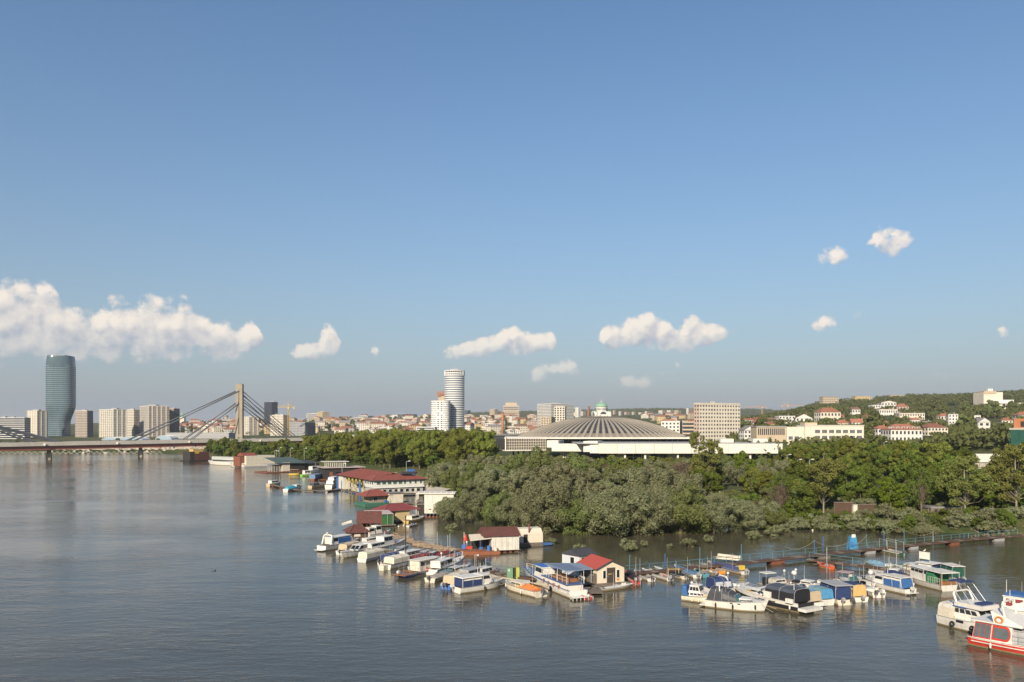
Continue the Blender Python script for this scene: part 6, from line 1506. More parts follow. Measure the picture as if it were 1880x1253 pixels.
def excursion():
    DKB = mat('deck_blue', (.06, .10, .24), .6, .2, 2)
    b = Boat('excursion_boat', 'white two deck excursion boat with blue awning and blue rails', (1062, 1099), (966, 1058), 3.6, 1.25, deck=DKB, td=.2, rail=DKB, sheer=.3, group=G1)
    b.cab(.06, .52, .9, .6, 1.9, .3, .0, n=0, front=False, roof=DKB, over=.25)
    for t in (.16, .25, .34, .43): b.ports((t,), .95, .42, .55, m=mat('cabin_curtain', (.33, .12, .07), .6, .4, 3))
    b.roof(.05, .38, .88, 3.95, mat('awning_blue', (.13, .17, .25), .8, .2, 1.5, .4, 3), 6, 1.9, .14, WHITE)
    b.rail(.04, .5, .95, 6, WHITE, .2, 2.0).cab(.5, .68, .78, 1.3, 3.0, .5, .1, n=1, v=(.5, .9)).rail(.68, .98, .7, 6, WHITE).tyre((.3,), 1).tyre((.62,), 1)
    for t in (.12, .22, .32): b.box('bench', WOOD, t, t + .05, -1.0, 1.0, 2.0, 2.5)
    b.box('stern_platform', WHITE, -.07, -.002, -1.4, 1.4, .35, .45)
    for yy in (-1.3, 0, 1.2): MB().path([Vector((b.x(-.07), yy - .3, .45)), Vector((b.x(-.07), yy - .3, -.2)), Vector((b.x(-.07), yy + .3, -.2)), Vector((b.x(-.07), yy + .3, .45))], .05, 4).build('stern_frame', WHITE, b.o)
    b.box('wheelhouse_awning', BLUEP, .52, .7, -1.2, 1.2, 3.08, 3.14)
excursion()
b = Boat('dinghy', 'small red and white dinghy beside the grey landing stage', (1079, 1101), (1058, 1087), 1.6, .5, hull=RED, stripe=WHITE, group=G1); b.seat((.3, .6)).ob(m=WHITE, sc=.7)
b = Boat('rowing_boat', 'long slim black and white rowing boat before the red roofed houseboat', (1100, 1086), (1160, 1078), 1.3, .42, hull=BLACK, stripe=WHITE, deck=WHITE, td=.1, group=G1); b.ob(m=MOTOR, sc=.8, tilt=.3)
b = Boat('speedboat', 'black and red speedboat with a black pointed cover right of the houseboat', (1170, 1073), (1143, 1056), 1.9, .7, hull=RED, stripe=WHITE, group=G3); b.tarp(.1, .7, .9, BLACK, .6).ob(-.35, GREYW).ob(.35, GREYW)
# fillers of the crowded left row
for k, (st, bw, kd, lab) in enumerate((((646, 1007), (700, 996), 0, 'white half cabin boat showing between the first cruisers of the left row'), ((690, 1026), (748, 1010), 1, 'slim white launch with a teal cover squeezed into the left row'), ((726, 1034), (786, 1020), 2, 'white weekender with dark side windows mid way along the left row'), ((757, 1049), (815, 1032), 0, 'white half cabin boat with raised motor behind the cream cabin boat'),
                                       ((806, 1062), (862, 1046), 1, 'low white launch with a teal cover near the navy sided cruiser'), ((866, 1066), (916, 1054), 2, 'white weekender against the railed gangway'))):
    b = Boat('moored_boat', lab, st, bw, 2.3, .8, group=G1, td=.5, stripe=[WHITE, BLUEP, WHITE][kd])
    if kd == 0: b.cab(.42, .78, .8, .8, 1.5, .6, .1, n=2, v=(.35, .8)).ws(.5, .7).ob(m=GREYW, tilt=.5).seat((.2, .32), CREAM)
    elif kd == 1: b.tarp(.08, .7, .45, mat('dull_teal_canvas', (.10, .17, .19), .8, .25, 2, .5, 4)).ob(tilt=.3).rail(.6, .97, .35)
    else: b.cab(.2, .7, .84, .8, 1.75, .8, .2, n=3, v=(.4, .85)).rail(.62, .97, .55).rail(.0, .2, .6, 3).ob(.5, WHITE, .4).mast(.3, 1.8, .9)
for k, (st, bw, kd, lab) in enumerate((((1420, 1092), (1478, 1102), 0, 'white open boat wedged in behind the black yacht'), ((1545, 1082), (1610, 1092), 1, 'low covered launch between the red striped boats and the speedboat'), ((1566, 1068), (1630, 1078), 0, 'white half cabin boat behind the white speedboat'), ((1618, 1060), (1676, 1066), 2, 'white weekender behind the domed navy cover'))):
    b = Boat('moored_boat', lab, st, bw, 2.2, .75, group=G2, td=.5)
    if kd == 0: b.cab(.45, .78, .8, .75, 1.35, .6, .1, n=2, v=(.35, .8)).ws(.52, .6).ob(m=WHITE, tilt=.4).seat((.2,), CREAM).rail(.6, .97, .4)
    elif kd == 1: b.tarp(.08, .75, .4, mat('grey_canvas', (.30, .26, .22))).ob(tilt=.3)
    else: b.cab(.25, .7, .84, .75, 1.6, .7, .2, n=3, v=(.4, .85)).rail(.62, .97, .5).mast(.3, 1.7, 1.0)
# --- small boats along the walkway
b = Boat('motor_dinghy', 'little white motorboat with a maroon foredeck, second from the houseboat', (1196, 1068), (1166, 1055), 1.8, .55, group=G3); b.tarp(.55, .95, .15, MAROON).seat((.3, .55)).ob(m=MOTOR)
b = Boat('motor_dinghy', 'long narrow white motorboat, third from the houseboat', (1231, 1067), (1181, 1052), 1.8, .55, group=G3); b.seat((.25, .5, .7)).ob(-.3, MOTOR, .2).ob(.3, GREYW, .2).fend((.3,))
b = Boat('motor_dinghy', 'white motorboat with cream flank under a yellow beam', (1258, 1064), (1204, 1049), 1.9, .6, hull=CREAM, deck=WHITE, group=G3); b.tarp(.05, .45, .25, BLACK).seat((.6,)).ws(.7, .35).ob(m=MOTOR)
b = Boat('covered_boat', 'white motorboat under a dull blue tarpaulin', (1280, 1062), (1240, 1046), 1.9, .6, group=G3); b.tarp(.1, .95, .35, mat('faded_blue_canvas', (.09, .17, .27), .8, .25, 2, .5, 4)).ob(m=GREYW, tilt=.3)
b = Boat('dinghy', 'small teal dinghy with a boxy stern beside the orange boat', (1296, 1061), (1272, 1050), 1.4, .6, hull=TEAL, group=G3); b.seat((.4,))
b = Boat('open_boat', 'long wooden boat with brown cover between the teal dinghy and orange boat', (1312, 1057), (1266, 1043), 1.7, .5, hull=GWOOD, deck=WOOD, group=G3); b.seat((.3, .6)).ob(m=GREYW, tilt=.7)
b = Boat('open_boat', 'bright orange open boat by the walkway', (1326, 1054), (1288, 1042), 1.7, .55, hull=mat('bright_orange', (.68, .27, .03), .5, .15, 2), group=G3); b.seat((.3, .6)).tarp(.62, .95, .2, TAN)
b = Boat('covered_boat', 'longest boat under purplish navy tarpaulin with a yellow flag cloth', (1368, 1055), (1303, 1039), 2.2, .6, group=G3, stripe=mat('bright_orange', (.6, .3, .1)))
b.tarp(.05, .95, .5, mat('violet_navy_canvas', (.055, .07, .16), .8, .25, 2, .5, 4)).ob(m=GREYW).box('flag_cloth', YELLOW, .03, .1, -.2, .5, .7, 1.5)
b = Boat('upturned_hull', 'white upturned hull lying on the walkway', (1360, 1036), (1316, 1031), 1.5, .5, hull=CREAM, td=.0, group=G3); b.o.location.z = 1.1; b.o.rotation_euler.x = math.pi
# --- right mooring row
b = Boat('cabin_boat', 'small cream cabin boat with six windows and a blue stern curtain', (1255, 1101), (1316, 1108), 2.4, .85, hull=CREAM, td=.2, rail=BLACK, group=G2)
b.cab(.22, .82, .82, .85, 1.35, .8, .1, m=WHITE, n=4, v=(.3, .8), front=False).cab(.2, .58, .76, 1.3, 2.35, .35, .25, m=WHITE, n=3, v=(.35, .85)).can(.02, .2, .85, .85, 2.3, BLUE, seams=False).fend((.35, .55), -1, CREAM).rail(.75, .97, .35).mast(.4, 2.4, .5)
b = Boat('motor_cruiser', 'cruiser with rounded navy canopy behind the front white cruiser', (1300, 1092), (1372, 1086), 2.8, 1.0, td=.5, group=G2)
b.can(.05, .5, .95, 1.0, 2.6, NAVY, clear=mat('clear_vinyl', (.45, .48, .52))).rail(.5, .97, .6).mast(.5, 2.4, .7, ball=.2).arch(.42, 1.2, 1.5)
b = Boat('motor_cruiser', 'front white express cruiser with charcoal canopy and raked green windscreen', (1299, 1112), (1405, 1124), 3.2, 1.15, td=.45, group=G2)
b.can(.03, .3, .93, 1.15, 2.85, CHAR, sl0=.5, sl1=.0).can(.3, .56, .9, 1.2, 2.85, CHAR, z1f=2.0, sl0=.0, sl1=.35, clear=mat('smoky_vinyl', (.14, .14, .14), .3, .3)).ws(.62, .75, .86, .9, mat('green_glass', (.03, .10, .09), .08, .2)).cab(.58, .9, .66, 1.25, 1.62, .9, .1, n=2, v=(.2, .75), front=False).arch(.3, 1.2, 2.0, lean=-.35, th=.08).mast(.34, 2.0, 2.2, .6).plat(.8).fend((.2, .5, .86)).rail(.6, .99, .35, 6).ports((.45, .58), .95, .35, .12).mast(.48, 2.9, .4, ball=.2).mast(.53, 2.8, .4, .5, ball=.2)
b = Boat('motor_yacht', 'largest black and white motor yacht with boxy black canvas saloon', (1480, 1124), (1352, 1095), 4.0, 1.35, hull=BLACK, stripe=WHITE, deck=WHITE, td=.42, rail=WHITE, group=G2)
b.can(.05, .46, .9, 1.3, 3.1, BLACK, top=mat('slate_canvas', (.06, .07, .09), .6, .25, 1.5, .3, 3), sl0=.0, sl1=.1, frame=GREYW).cab(.44, .8, .78, 1.35, 2.0, 1.6, .1, n=2, glass=GLASS, v=(.35, .75)).ws(.62, .8, .8, 1.0).box('bathing_platform', WHITE, -.11, -.004, -1.7, 1.7, .35, .75).rail(.65, .98, .45, 6).fend((.1,), 1, WHITE).ports((.3, .45), .9, 1.0, .12).mast(.06, 3.1, .9, 1.5)
b.box('side_wing', WHITE, .05, .14, 1.75, 2.05, 1.25, 1.85); b.box('side_wing', WHITE, .36, .46, 1.6, 1.85, 1.3, 2.2)
b = Boat('work_boat', 'dark grey boat with a pale parasol roof, outboard on deck', (1396, 1083), (1452, 1078), 2.4, .85, hull=mat('graphite_paint', (.11, .11, .11), .5, .2, 2), stripe=CREAM, deck=GWOOD, group=G2)
b.cab(.38, .78, .8, .8, 1.7, .5, .0, m=OFFW, n=1, v=(.4, .7), roof=GREYW).roof(.06, .42, .75, 2.6, OFFW, 2, .8).box('motor_on_deck', BLACK, .1, .2, -.3, .3, .8, 1.9)
b = Boat('motor_dinghy', 'white boat with a round cream cover and outboard behind the black yacht', (1452, 1075), (1512, 1084), 2.2, .7, group=G2); b.cab(.35, .75, .8, .7, 1.15, .5, .2, n=1, v=(.3, .75)).ob(m=MOTOR, tilt=.5).tarp(.02, .3, .4, BLACK).mast(.1, .8, 1.3, ball=.4)
b = Boat('motor_dinghy', 'pale motorboat crowded behind the blue canopy boat', (1440, 1082), (1500, 1094), 2.3, .7, group=G2); b.tarp(.05, .55, .3, OFFW).ws(.62, .5).seat((.4,)).mast(.2, .7, .5, ball=.15)
b = Boat('cabin_boat', 'boat with striped tan stern curtain and ladder next to the black yacht', (1503, 1116), (1438, 1098), 2.5, .8, group=G2)
b.can(.08, .36, .9, .8, 2.25, TAN, top=SKYB).rail(.55, .97, .4).plat(.5).box('swim_ladder', RUBBER, -.08, -.06, -.9, .9, .2, .3)
b = Boat('cabin_boat', 'boat with bright blue hooded canopy and white hull', (1521, 1112), (1458, 1092), 2.5, .9, group=G2)
b.can(.03, .44, .95, .9, 2.35, SKYB, top=mat('faded_teal_canvas', (.14, .25, .28), .8, .25, 2, .5, 4), seams=False).fend((.2,), 1).rail(.6, .97, .4)
b = Boat('cabin_boat', 'boat with boxy navy canvas house and grey flat roof', (1552, 1112), (1488, 1088), 2.9, .85, hull=CREAM, td=.5, group=G2)
b.can(.05, .48, .98, .85, 2.75, NAVY, sl0=.0, sl1=.05, frame=GREYW).roof(.01, .52, 1.06, 2.76, GREYW, 2, .8).ob(-.8, MOTOR, .5).ob(.5, GREYW, .4).rail(.6, .97, .5)
b = Boat('cabin_boat', 'boat with a curved ochre canvas screen beside the navy box canopy', (1582, 1106), (1516, 1080), 2.5, .75, group=G2)
b.can(.05, .38, .95, .75, 2.45, YTAN, top=NAVY, seams=False).ob(m=GREYW, tilt=.6).tarp(.45, .8, .3, OFFW)
b = Boat('speedboat', 'open white speedboat with white outboard right of the ochre screen', (1614, 1098), (1542, 1070), 2.5, .85, group=G2)
b.ob(-.3, WHITE, .1, 1.2).ob(.6, MOTOR, .3).ws(.55, .5, glass=GLASS).seat((.2, .4), CREAM).rail(.55, .97, .4).fend((.1,), 1)
for k, (st, bw, cv, lab) in enumerate((((1509, 1077), (1580, 1084), RED, 'white boat with a red stripe cover and grey outboard, farther of two'), ((1500, 1084), (1560, 1090), RED, 'white boat with red cover and stern seat, nearer of two'))):
    b = Boat('covered_boat', lab, st, bw, 2.1, .7, stripe=RED if k else WHITE, group=G2); b.tarp(.25, .9, .3, cv).ob(m=OFFW, tilt=.4).seat((.15,))
b = Boat('open_boat', 'white open boat with tubular frame top behind the red striped boats', (1528, 1072), (1605, 1082), 2.3, .7, group=G2); b.roof(.15, .48, .9, 2.2, mat('mauve_canvas', (.33, .25, .25), .8, .2), 4, .7).ws(.62, .9, glass=mat('green_glass', (.03, .10, .09))).tarp(.6, .95, .3, OFFW)
b = Boat('motor_dinghy', 'white half decked boat with a round white cover behind the blue sided cabin boat', (1590, 1066), (1660, 1072), 2.3, .75, group=G2); b.tarp(.5, .95, .25, OFFW).seat((.3,)).mast(.12, .8, .6, ball=.4).rail(.5, .97, .4)
b = Boat('pilot_cruiser', 'white cabin boat with mid blue canvas sides and raked stern screen', (1672, 1092), (1590, 1073), 2.8, .9, td=.5, group=G2)
b.can(.06, .46, .94, .9, 2.4, BLUE, top=OFFW, sl0=.35, sl1=.0, frame=WHITE).roof(.08, .5, .98, 2.41, OFFW, 4, .9, .1, WHITE).cab(.46, .74, .84, .95, 2.2, .6, .0, n=1, v=(.5, .85)).ob(m=OFFW, tilt=.35).plat(.5).mast(.5, 2.5, .9).rail(.7, .97, .5)
b = Boat('cabin_boat', 'boat with a low domed navy cover behind the blue sided cabin boat', (1668, 1081), (1608, 1064), 2.5, .85, group=G2); b.can(.1, .6, .95, .85, 2.2, mat('plum_canvas', (.10, .075, .075), .8, .2), top=NAVY, seams=False)
b = Boat('cruiser_houseboat', 'long white cabin boat with green curtain and railed stern verandah', (1743, 1086), (1668, 1066), 3.4, 1.0, hull=OFFW, td=.3, sheer=.2, group=G2)
b.cab(.34, .86, .84, 1.0, 2.8, .4, .0, m=WHITE, n=4, v=(.62, .84), over=.2).can(.2, .36, .9, 1.0, 2.7, GREEN, seams=False, sl0=.0, sl1=.0).roof(-.04, .42, 1.0, 2.85, OFFW, 4, 1.0, .1, WHITE).rail(.0, .3, .95, 7, WHITE, .1, 1.0).box('table', WOOD, .08, .18, -.5, .5, 1.3, 1.4).box('bench', WOOD, .01, .05, -1.2, 1.2, 1.0, 1.5).mast(.0, .6, 2.4, 1.5, WOOD)
b = Boat('pilot_cruiser', 'white cabin boat with wooden shutters, navy canvas and a blank white board on posts', (1726, 1062), (1646, 1049), 3.2, 1.0, td=.3, group=G2)
b.cab(.42, .84, .84, 1.0, 2.2, .9, .0, n=2, glass=mat('wood_shutter', (.32, .20, .09), .6, .3), v=(.4, .75)).can(.06, .42, .92, 1.0, 2.9, NAVY, top=OFFW, sl0=.3).roof(.04, .46, .98, 2.92, WHITE, 4, 1.0, .08).box('railing_deck', GWOOD, .5, 1.15, 1.4, 2.3, .7, .85)
b.o.scale.z = .76
MB().box(b.x(.2), .3, 3.6, b.x(.44), .36, 5.1).build('board', WHITE, b.o)
for xx in (.2, .44): MB().tube((b.x(xx), .33, 2.9), (b.x(xx), .33, 5.2), .05, 5).build('board_post', GALV, b.o)
gl = root('gull', 'white gull perched on the blank board', 'bird', tuple(b.o.matrix_basis @ Vector((b.x(.32), .33, 5.1))), .4)
gb = MB().loft([[Vector((x, math.cos(a) * r, .2 + z + math.sin(a) * r)) for a in [k * math.pi / 4 for k in range(8)]] for x, r, z in ((-.3, .015, .02), (-.18, .07, 0), (0, .11, .02), (.12, .09, .09), (.17, .06, .17), (.22, .06, .22), (.27, .03, .22), (.33, .01, .2))]).build('body', WHITE, gl, True)
for yy in (-.04, .04): MB().tube((0, yy, 0), (0, yy, .14), .012, 4).build('leg', YELLOW, gl)
b = Boat('cabin_boat', 'dark green hooded boat with grey outboard right of the verandah boat', (1763, 1071), (1722, 1058), 2.4, .8, hull=GREYW, group=G2); b.can(.1, .6, .95, .8, 2.6, DGREEN, sl0=.0, sl1=.0).roof(.05, .65, 1.0, 2.62, OFFW, 2, .8).ob(-.3, GREYW, .5).ob(.4, MOTOR, .4)
b = Boat('open_boat', 'green hulled open boat with a bare tube canopy frame near the walkway', (1658, 1021), (1606, 1010), 2.2, .65, hull=DGREEN, stripe=WHITE, group=G3); b.rail(.1, .7, 2.0, 3, OFFW, .1, mid=False).seat((.3, .55)).ob(m=MOTOR)
b = Boat('covered_boat', 'boat under a light blue tarpaulin against the short pontoon', (1638, 1047), (1590, 1040), 2.3, .7, hull=mat('mossy_hull', (.22, .21, .10), .7, .3, 2), group=G3); b.tarp(.2, .95, .55, mat('pale_blue_canvas', (.17, .29, .38), .75, .2, 2, .5, 4)).box('white_chest', WHITE, .02, .2, -.6, .6, .6, 1.0)
b = Boat('flybridge_cruiser', 'white flybridge cruiser with canvas stern tent and blue trim in the near corner', (1735, 1144), (1850, 1172), 3.9, 1.35, td=.25, rail=GREYW, group='boats in the near corner')
b.can(.02, .3, .93, 1.3, 3.0, LTAN, top=OFFW, sl0=.1, sl1=.0, seams=False).cab(.26, .76, .84, 1.4, 2.9, 1.0, .0, n=4, v=(.5, .85)).rail(.6, .98, .6).tyre((.3, .62)).ports((.36,), 1.0, .9, .28).ob(1.2, WHITE, .3)
b.box('flybridge', WHITE, .3, .74, -1.5, 1.5, 2.98, 3.5).box('fly_trim', BLUEP, .28, .5, -1.55, 1.55, 2.9, 3.0).arch(.34, 3.4, 1.3, .85, -.5, .12).box('fly_seat', NAVY, .58, .7, -1.0, 1.0, 3.5, 3.75).ws(.74, .3)
for t, ln in ((.42, 1.6), (.56, 1.6)): b.arch(t, 3.5, 2.4, .75, -ln, .035, STEEL)
for t, ln in ((.42, 1.6), (.56, 1.6)): MB().box(b.x(t) - ln * 1.1 - .35, -1.1, 5.88, b.x(t) - ln * 1.1 + .3, 1.1, 6.0).build('bimini_roll', NAVY, b.o)
def red_boat():
    b = Boat('river_cruiser', 'large red and white river cruiser with red framed windows in the near corner', (1789, 1180), (1960, 1213), 4.4, 1.15, hull=RED, stripe=RED, deck=GREYW, td=.3, rail=WHITE, group='boats in the near corner', sheer=.2)
    x0, x1, x2 = b.x(.06), b.x(.28), b.x(.5)
    c = MB().hexa([(x0, -2.0, 1.1), (x2, -2.0, 1.1), (x2, 2.0, 1.1), (x0, 2.0, 1.1)], [(x0 + .3, -1.85, 3.1), (x2, -1.85, 3.1), (x2, 1.85, 3.1), (x0 + .3, 1.85, 3.1)]).build('saloon', WHITE, b.o)
    f = (Vector((x0, -2.0, 1.1)), Vector((x2, -2.0, 1.1)), Vector((x2, -1.85, 3.1)), Vector((x0 + .3, -1.85, 3.1)))
    q = MB().pane(f, .01, .46, .05, .97, -.03, .03).build('window_frame', RED, c)
    for k in range(3): MB().pane(f, .035 + k * .14, .16 + k * .14, .12, .9, -.02, .05).build('window_pane', mat('saloon_glass', (.10, .12, .13), .1, .3, 1.0), q)
    pr = []                                            # one big rounded window
    for k in range(9): a = -math.pi / 2 + math.pi * k / 8; pr.append((.86 + .11 * math.cos(a), .5 + .42 * math.sin(a)))
    pr = [(.49, .08)] + pr + [(.49, .92)]
    def on(u, v, off): n_ = Vector((0, -1, .07)); return (f[0] * (1 - u) + f[1] * u) * (1 - v) + (f[3] * (1 - u) + f[2] * u) * v + n_ * off
    q = MB().loft([[on(u, v, -.02) for u, v in pr], [on(u, v, .045) for u, v in pr]]).build('window_frame', RED, c)
    pr2 = [(.53 + (u - .49) * .84, .5 + (v - .5) * .72) for u, v in pr]; MB().loft([[on(u, v, .0) for u, v in pr2], [on(u, v, .065) for u, v in pr2]]).build('window_pane', mat('saloon_glass', (.10, .12, .13)), q)
    MB().box(x0, -2.1, 3.1, b.x(.62), 2.1, 3.25).build('saloon_roof', WHITE, b.o)
    MB().hexa([(b.x(.3), -1.9, 3.25), (b.x(.62), -1.9, 3.25), (b.x(.62), 1.9, 3.25), (b.x(.3), 1.9, 3.25)], [(b.x(.26), -1.8, 4.5), (b.x(.45), -1.8, 3.9), (b.x(.45), 1.8, 3.9), (b.x(.26), 1.8, 4.5)]).build('flybridge', WHITE, b.o)
    MB().path([Vector((b.x(.36) + math.cos(a) * .36, -1.93, 3.62 + math.sin(a) * .36)) for a in [k * math.pi / 6 for k in range(13)]], .1, 6).build('lifebuoy', ORANGE, b.o)
    b.arch(.42, 3.4, 2.2, .8, -.4, .12).mast(.4, 5.4, 1.5).cab(.5, .85, .86, 1.15, 2.6, .8, .0, m=GREYW, n=0, front=False).rail(.5, .98, 1.0, 8, STEEL).ws(.56, 1.0)
    b.box('stern_platform', GWOOD, -.08, -.003, -1.6, 1.6, .5, .6).fend((.27,), -1, WHITE)
    w = MB()
    for zz, h_ in ((.62, .09), (.95, .09)):
        for i in range(10):
            t0, t1 = .04 + i * .08, .12 + i * .08
            w.pane(((b.x(t0), -b.hw(t0) * .985, zz), (b.x(t1), -b.hw(t1) * .985, zz), (b.x(t1), -b.hw(t1) * .99, zz + h_), (b.x(t0), -b.hw(t0) * .99, zz + h_)), 0, 1, 0, 1, -.05, .035)
    w.build('white_stripe', WHITE, b.o)
red_boat()
b = Boat('river_cruiser', 'white cruiser with maroon window band behind the red cruiser', (1836, 1132), (1960, 1150), 4.0, 1.5, td=.2, group='boats in the near corner')
b.cab(.1, .8, .86, 1.5, 3.1, .6, .0, n=4, glass=MAROON, v=(.25, .85)).rail(.5, .98, .6).mast(.1, 3.1, 2.0).box('blue_cover', BLUE, .12, .5, -1.4, 1.4, 3.2, 3.5)
# --- far boats upstream
b = Boat('cabin_boat', 'white topped boat with tan hull, leftmost of the far moored trio', (492, 894), (514, 892), 2.6, 1.4, hull=TAN, deck=WHITE, group=G4); b.cab(.15, .8, .85, 1.3, 2.5, .4, .1, n=2).mast(.95, 1, 3.2)
b = Boat('covered_boat', 'turquoise covered boat, nearest of the far moored trio', (524, 903), (553, 897), 2.6, 1.1, group=G4); b.tarp(.05, .6, 1.0, mat('turquoise_canvas', (.05, .38, .50), .7, .2, 2)).cab(.55, .85, .8, 1.1, 1.9, .4, .1, n=1)
b = Boat('cabin_boat', 'white boat with dark hood by the dark jetty upstream', (569, 897), (596, 894), 2.6, 1.2, hull=TAN, deck=WHITE, group=G4); b.can(.1, .5, .9, 1.1, 2.2, CHAR).cab(.5, .85, .8, 1.2, 1.8, .4, .1, n=1).mast(.6, 1, 2.5)
b = Boat('motor_cruiser', 'tall white cruiser moored against the boathouse end', (603, 898), (624, 890), 3.6, 1.8, group=G4); b.cab(.1, .8, .85, 1.8, 3.2, .8, .2, n=3).cab(.2, .6, .75, 3.2, 4.4, .5, .1, n=2)
b = Boat('open_boat', 'yellow roofed little ferry boat beside the dark green raft', (531, 873), (549, 873), 3.0, 1.0, hull=YELLOW, group=G4); b.roof(.05, .95, .95, 3.0, YTAN, 6, .9)
b = Boat('motor_cruiser', 'white boat with lime green hull beside the yellow roofed boat', (553, 875), (574, 874), 3.0, 1.0, hull=mat('lime_paint', (.22, .50, .07), .5), deck=WHITE, group=G4); b.cab(.2, .8, .85, 1.0, 3.0, .6, .1, n=2)
b = Boat('motor_cruiser', 'white cabin cruiser behind the blue covered cage boat', (566, 869), (592, 867), 3.4, 1.6, group=G4); b.cab(.15, .8, .85, 1.5, 3.6, .6, .1, n=3).mast(.5, 3.5, 2.5)
b = Boat('covered_boat', 'blue cage sided boat moored under the black raft', (572, 883), (590, 880), 3.4, 1.0, hull=RUST, group=G4); b.can(.05, .95, .95, .9, 3.0, mat('steel_blue_canvas', (.12, .20, .34), .8, .3, 2))
b = Boat('cabin_boat', 'cream cabin boat with long pointed bow by the yellow hut', (744, 962), (776, 956), 2.6, .9, hull=YTAN, deck=CREAM, group=G1); b.cab(.2, .7, .8, .9, 1.9, .8, .0, m=CREAM, n=2)
b = Boat('pilot_boat', 'white wheelhouse boat with wood trim beside the brown roofed rafts', (673, 988), (716, 982), 2.6, .85, rail=WOOD, group=G1); b.cab(.0, .24, .8, .8, 2.3, .0, .0, n=1, v=(.5, .85), roof=CREAM).cab(.3, .56, .7, .85, 2.6, .3, .0, n=2, v=(.5, .88)).rail(.6, .97, .4)
b = Boat('dinghy', 'small boat with bright blue cover beside the brown hut raft', (668, 1002), (694, 995), 1.8, .5, group=G1); b.tarp(.2, .95, .4, SKYB)
b = Boat('dinghy', 'small white dinghy under the cream cabin boat', (748, 968), (764, 965), 1.4, .4, group=G1); b.seat((.4,))
# ------------------------------------------------------------------ floating houses
def raft(name, label, p0, p1, depth, z=.5, group=None, cat='houseboat'):
    """frame along the front edge p0 -> p1 (pixels on the water); local x along it, y away from the viewer"""
    a, b = Wp(*p0), Wp(*p1); d = b - a
    o = root(name, label, cat, tuple(a), math.atan2(d.y, d.x), group); o['w'] = d.length
    return o, d.length
def rb(o, nm, m, x0, y0, z0, x1, y1, z1): return MB().box(x0, y0, z0, x1, y1, z1).build(nm, m, o)
def win(o, x0, x1, z0, z1, y=0.0, fm=None, gm=None, fr=.09):
    w = rb(o, 'window', fm or WHITE, x0 - fr, y - .05, z0 - fr, x1 + fr, y + .02, z1 + fr)
    rb(w, 'pane', gm or GLASS, x0, y - .08, z0, x1, y - .04, z1); return w
def winl(o, y0, y1, z0, z1, x=0.0, fm=None, gm=None, fr=.09):
    w = rb(o, 'window', fm or WHITE, x - .05, y0 - fr, z0 - fr, x + .02, y1 + fr, z1 + fr)
    rb(w, 'pane', gm or GLASS, x - .08, y0, z0, x - .04, y1, z1); return w
def pitched(o, m, x0, x1, y0, y1, ze, zr, along='x', e=.35, hip=0.0, th=.1, name='roof', ribs=True):
    if along == 'x': ym = (y0 + y1) / 2; A = [(x0 - e, y0 - e, ze), (x1 + e, y0 - e, ze), (x1 + e, y1 + e, ze), (x0 - e, y1 + e, ze), (x0 - e + hip, ym, zr), (x1 + e - hip, ym, zr)]; f = [(0, 1, 5, 4), (2, 3, 4, 5), (0, 4, 3), (1, 2, 5), (0, 3, 2, 1)]
    else: xm = (x0 + x1) / 2; A = [(x0 - e, y0 - e, ze), (x1 + e, y0 - e, ze), (x1 + e, y1 + e, ze), (x0 - e, y1 + e, ze), (xm, y0 - e + hip, zr), (xm, y1 + e - hip, zr)]; f = [(0, 4, 5, 3), (1, 2, 5, 4), (0, 1, 4), (2, 3, 5), (0, 3, 2, 1)]
    r = MB().add(A, f).build(name, m, o)
    if ribs:
        V = [Vector(p) for p in A]; ed = [(4, 5)] if not hip else [(4, 5), (0, 4), (3, 4), (1, 5), (2, 5)] if along == 'x' else [(4, 5), (0, 4), (1, 4), (2, 5), (3, 5)]
        for a, b in ed: MB().tube(V[a] + Vector((0, 0, .03)), V[b] + Vector((0, 0, .03)), .08, 5).build('ridge_cap', m, r)
    return r
def floats(o, w, d, m=None, n=5):
    for k in range(n):
        x = w * (k + .5) / n; MB().tube((x, .2, .05), (x, d - .2, .05), .32, 8).build('float_drum', m or RUST, o)
# red roofed cream houseboat in the middle
o, w = raft('houseboat', 'cream houseboat with red metal roof and brown door in the middle', (1096, 1078), (1146, 1074), 6)
rb(o, 'deck', GWOOD, -1.2, -1.6, .35, w + .4, 6.2, .5); floats(o, w, 6)
wl = mat('cream_siding', (.60, .53, .40), .6, .08, .6); dk = mat('grey_siding', (.16, .14, .12), .7, .15, .8); zr = mat('bright_red_roof', (.37, .075, .055), .5, .12, .6)
MB().add([(0, 0, .5), (w, 0, .5), (w, 0, 2.75), (w / 2, 0, 3.75), (0, 0, 2.75), (0, 6, .5), (w, 6, .5), (w, 6, 2.75), (w / 2, 6, 3.75), (0, 6, 2.75)], [(0, 1, 2, 3, 4), (6, 5, 9, 8, 7), (1, 6, 7, 2), (5, 0, 4, 9)]).build('wall', wl, o)
for k in range(7): rb(o, 'siding_board', dk, -.05, 0.02, .55 + k * .2, -.005, 6, .72 + k * .2)
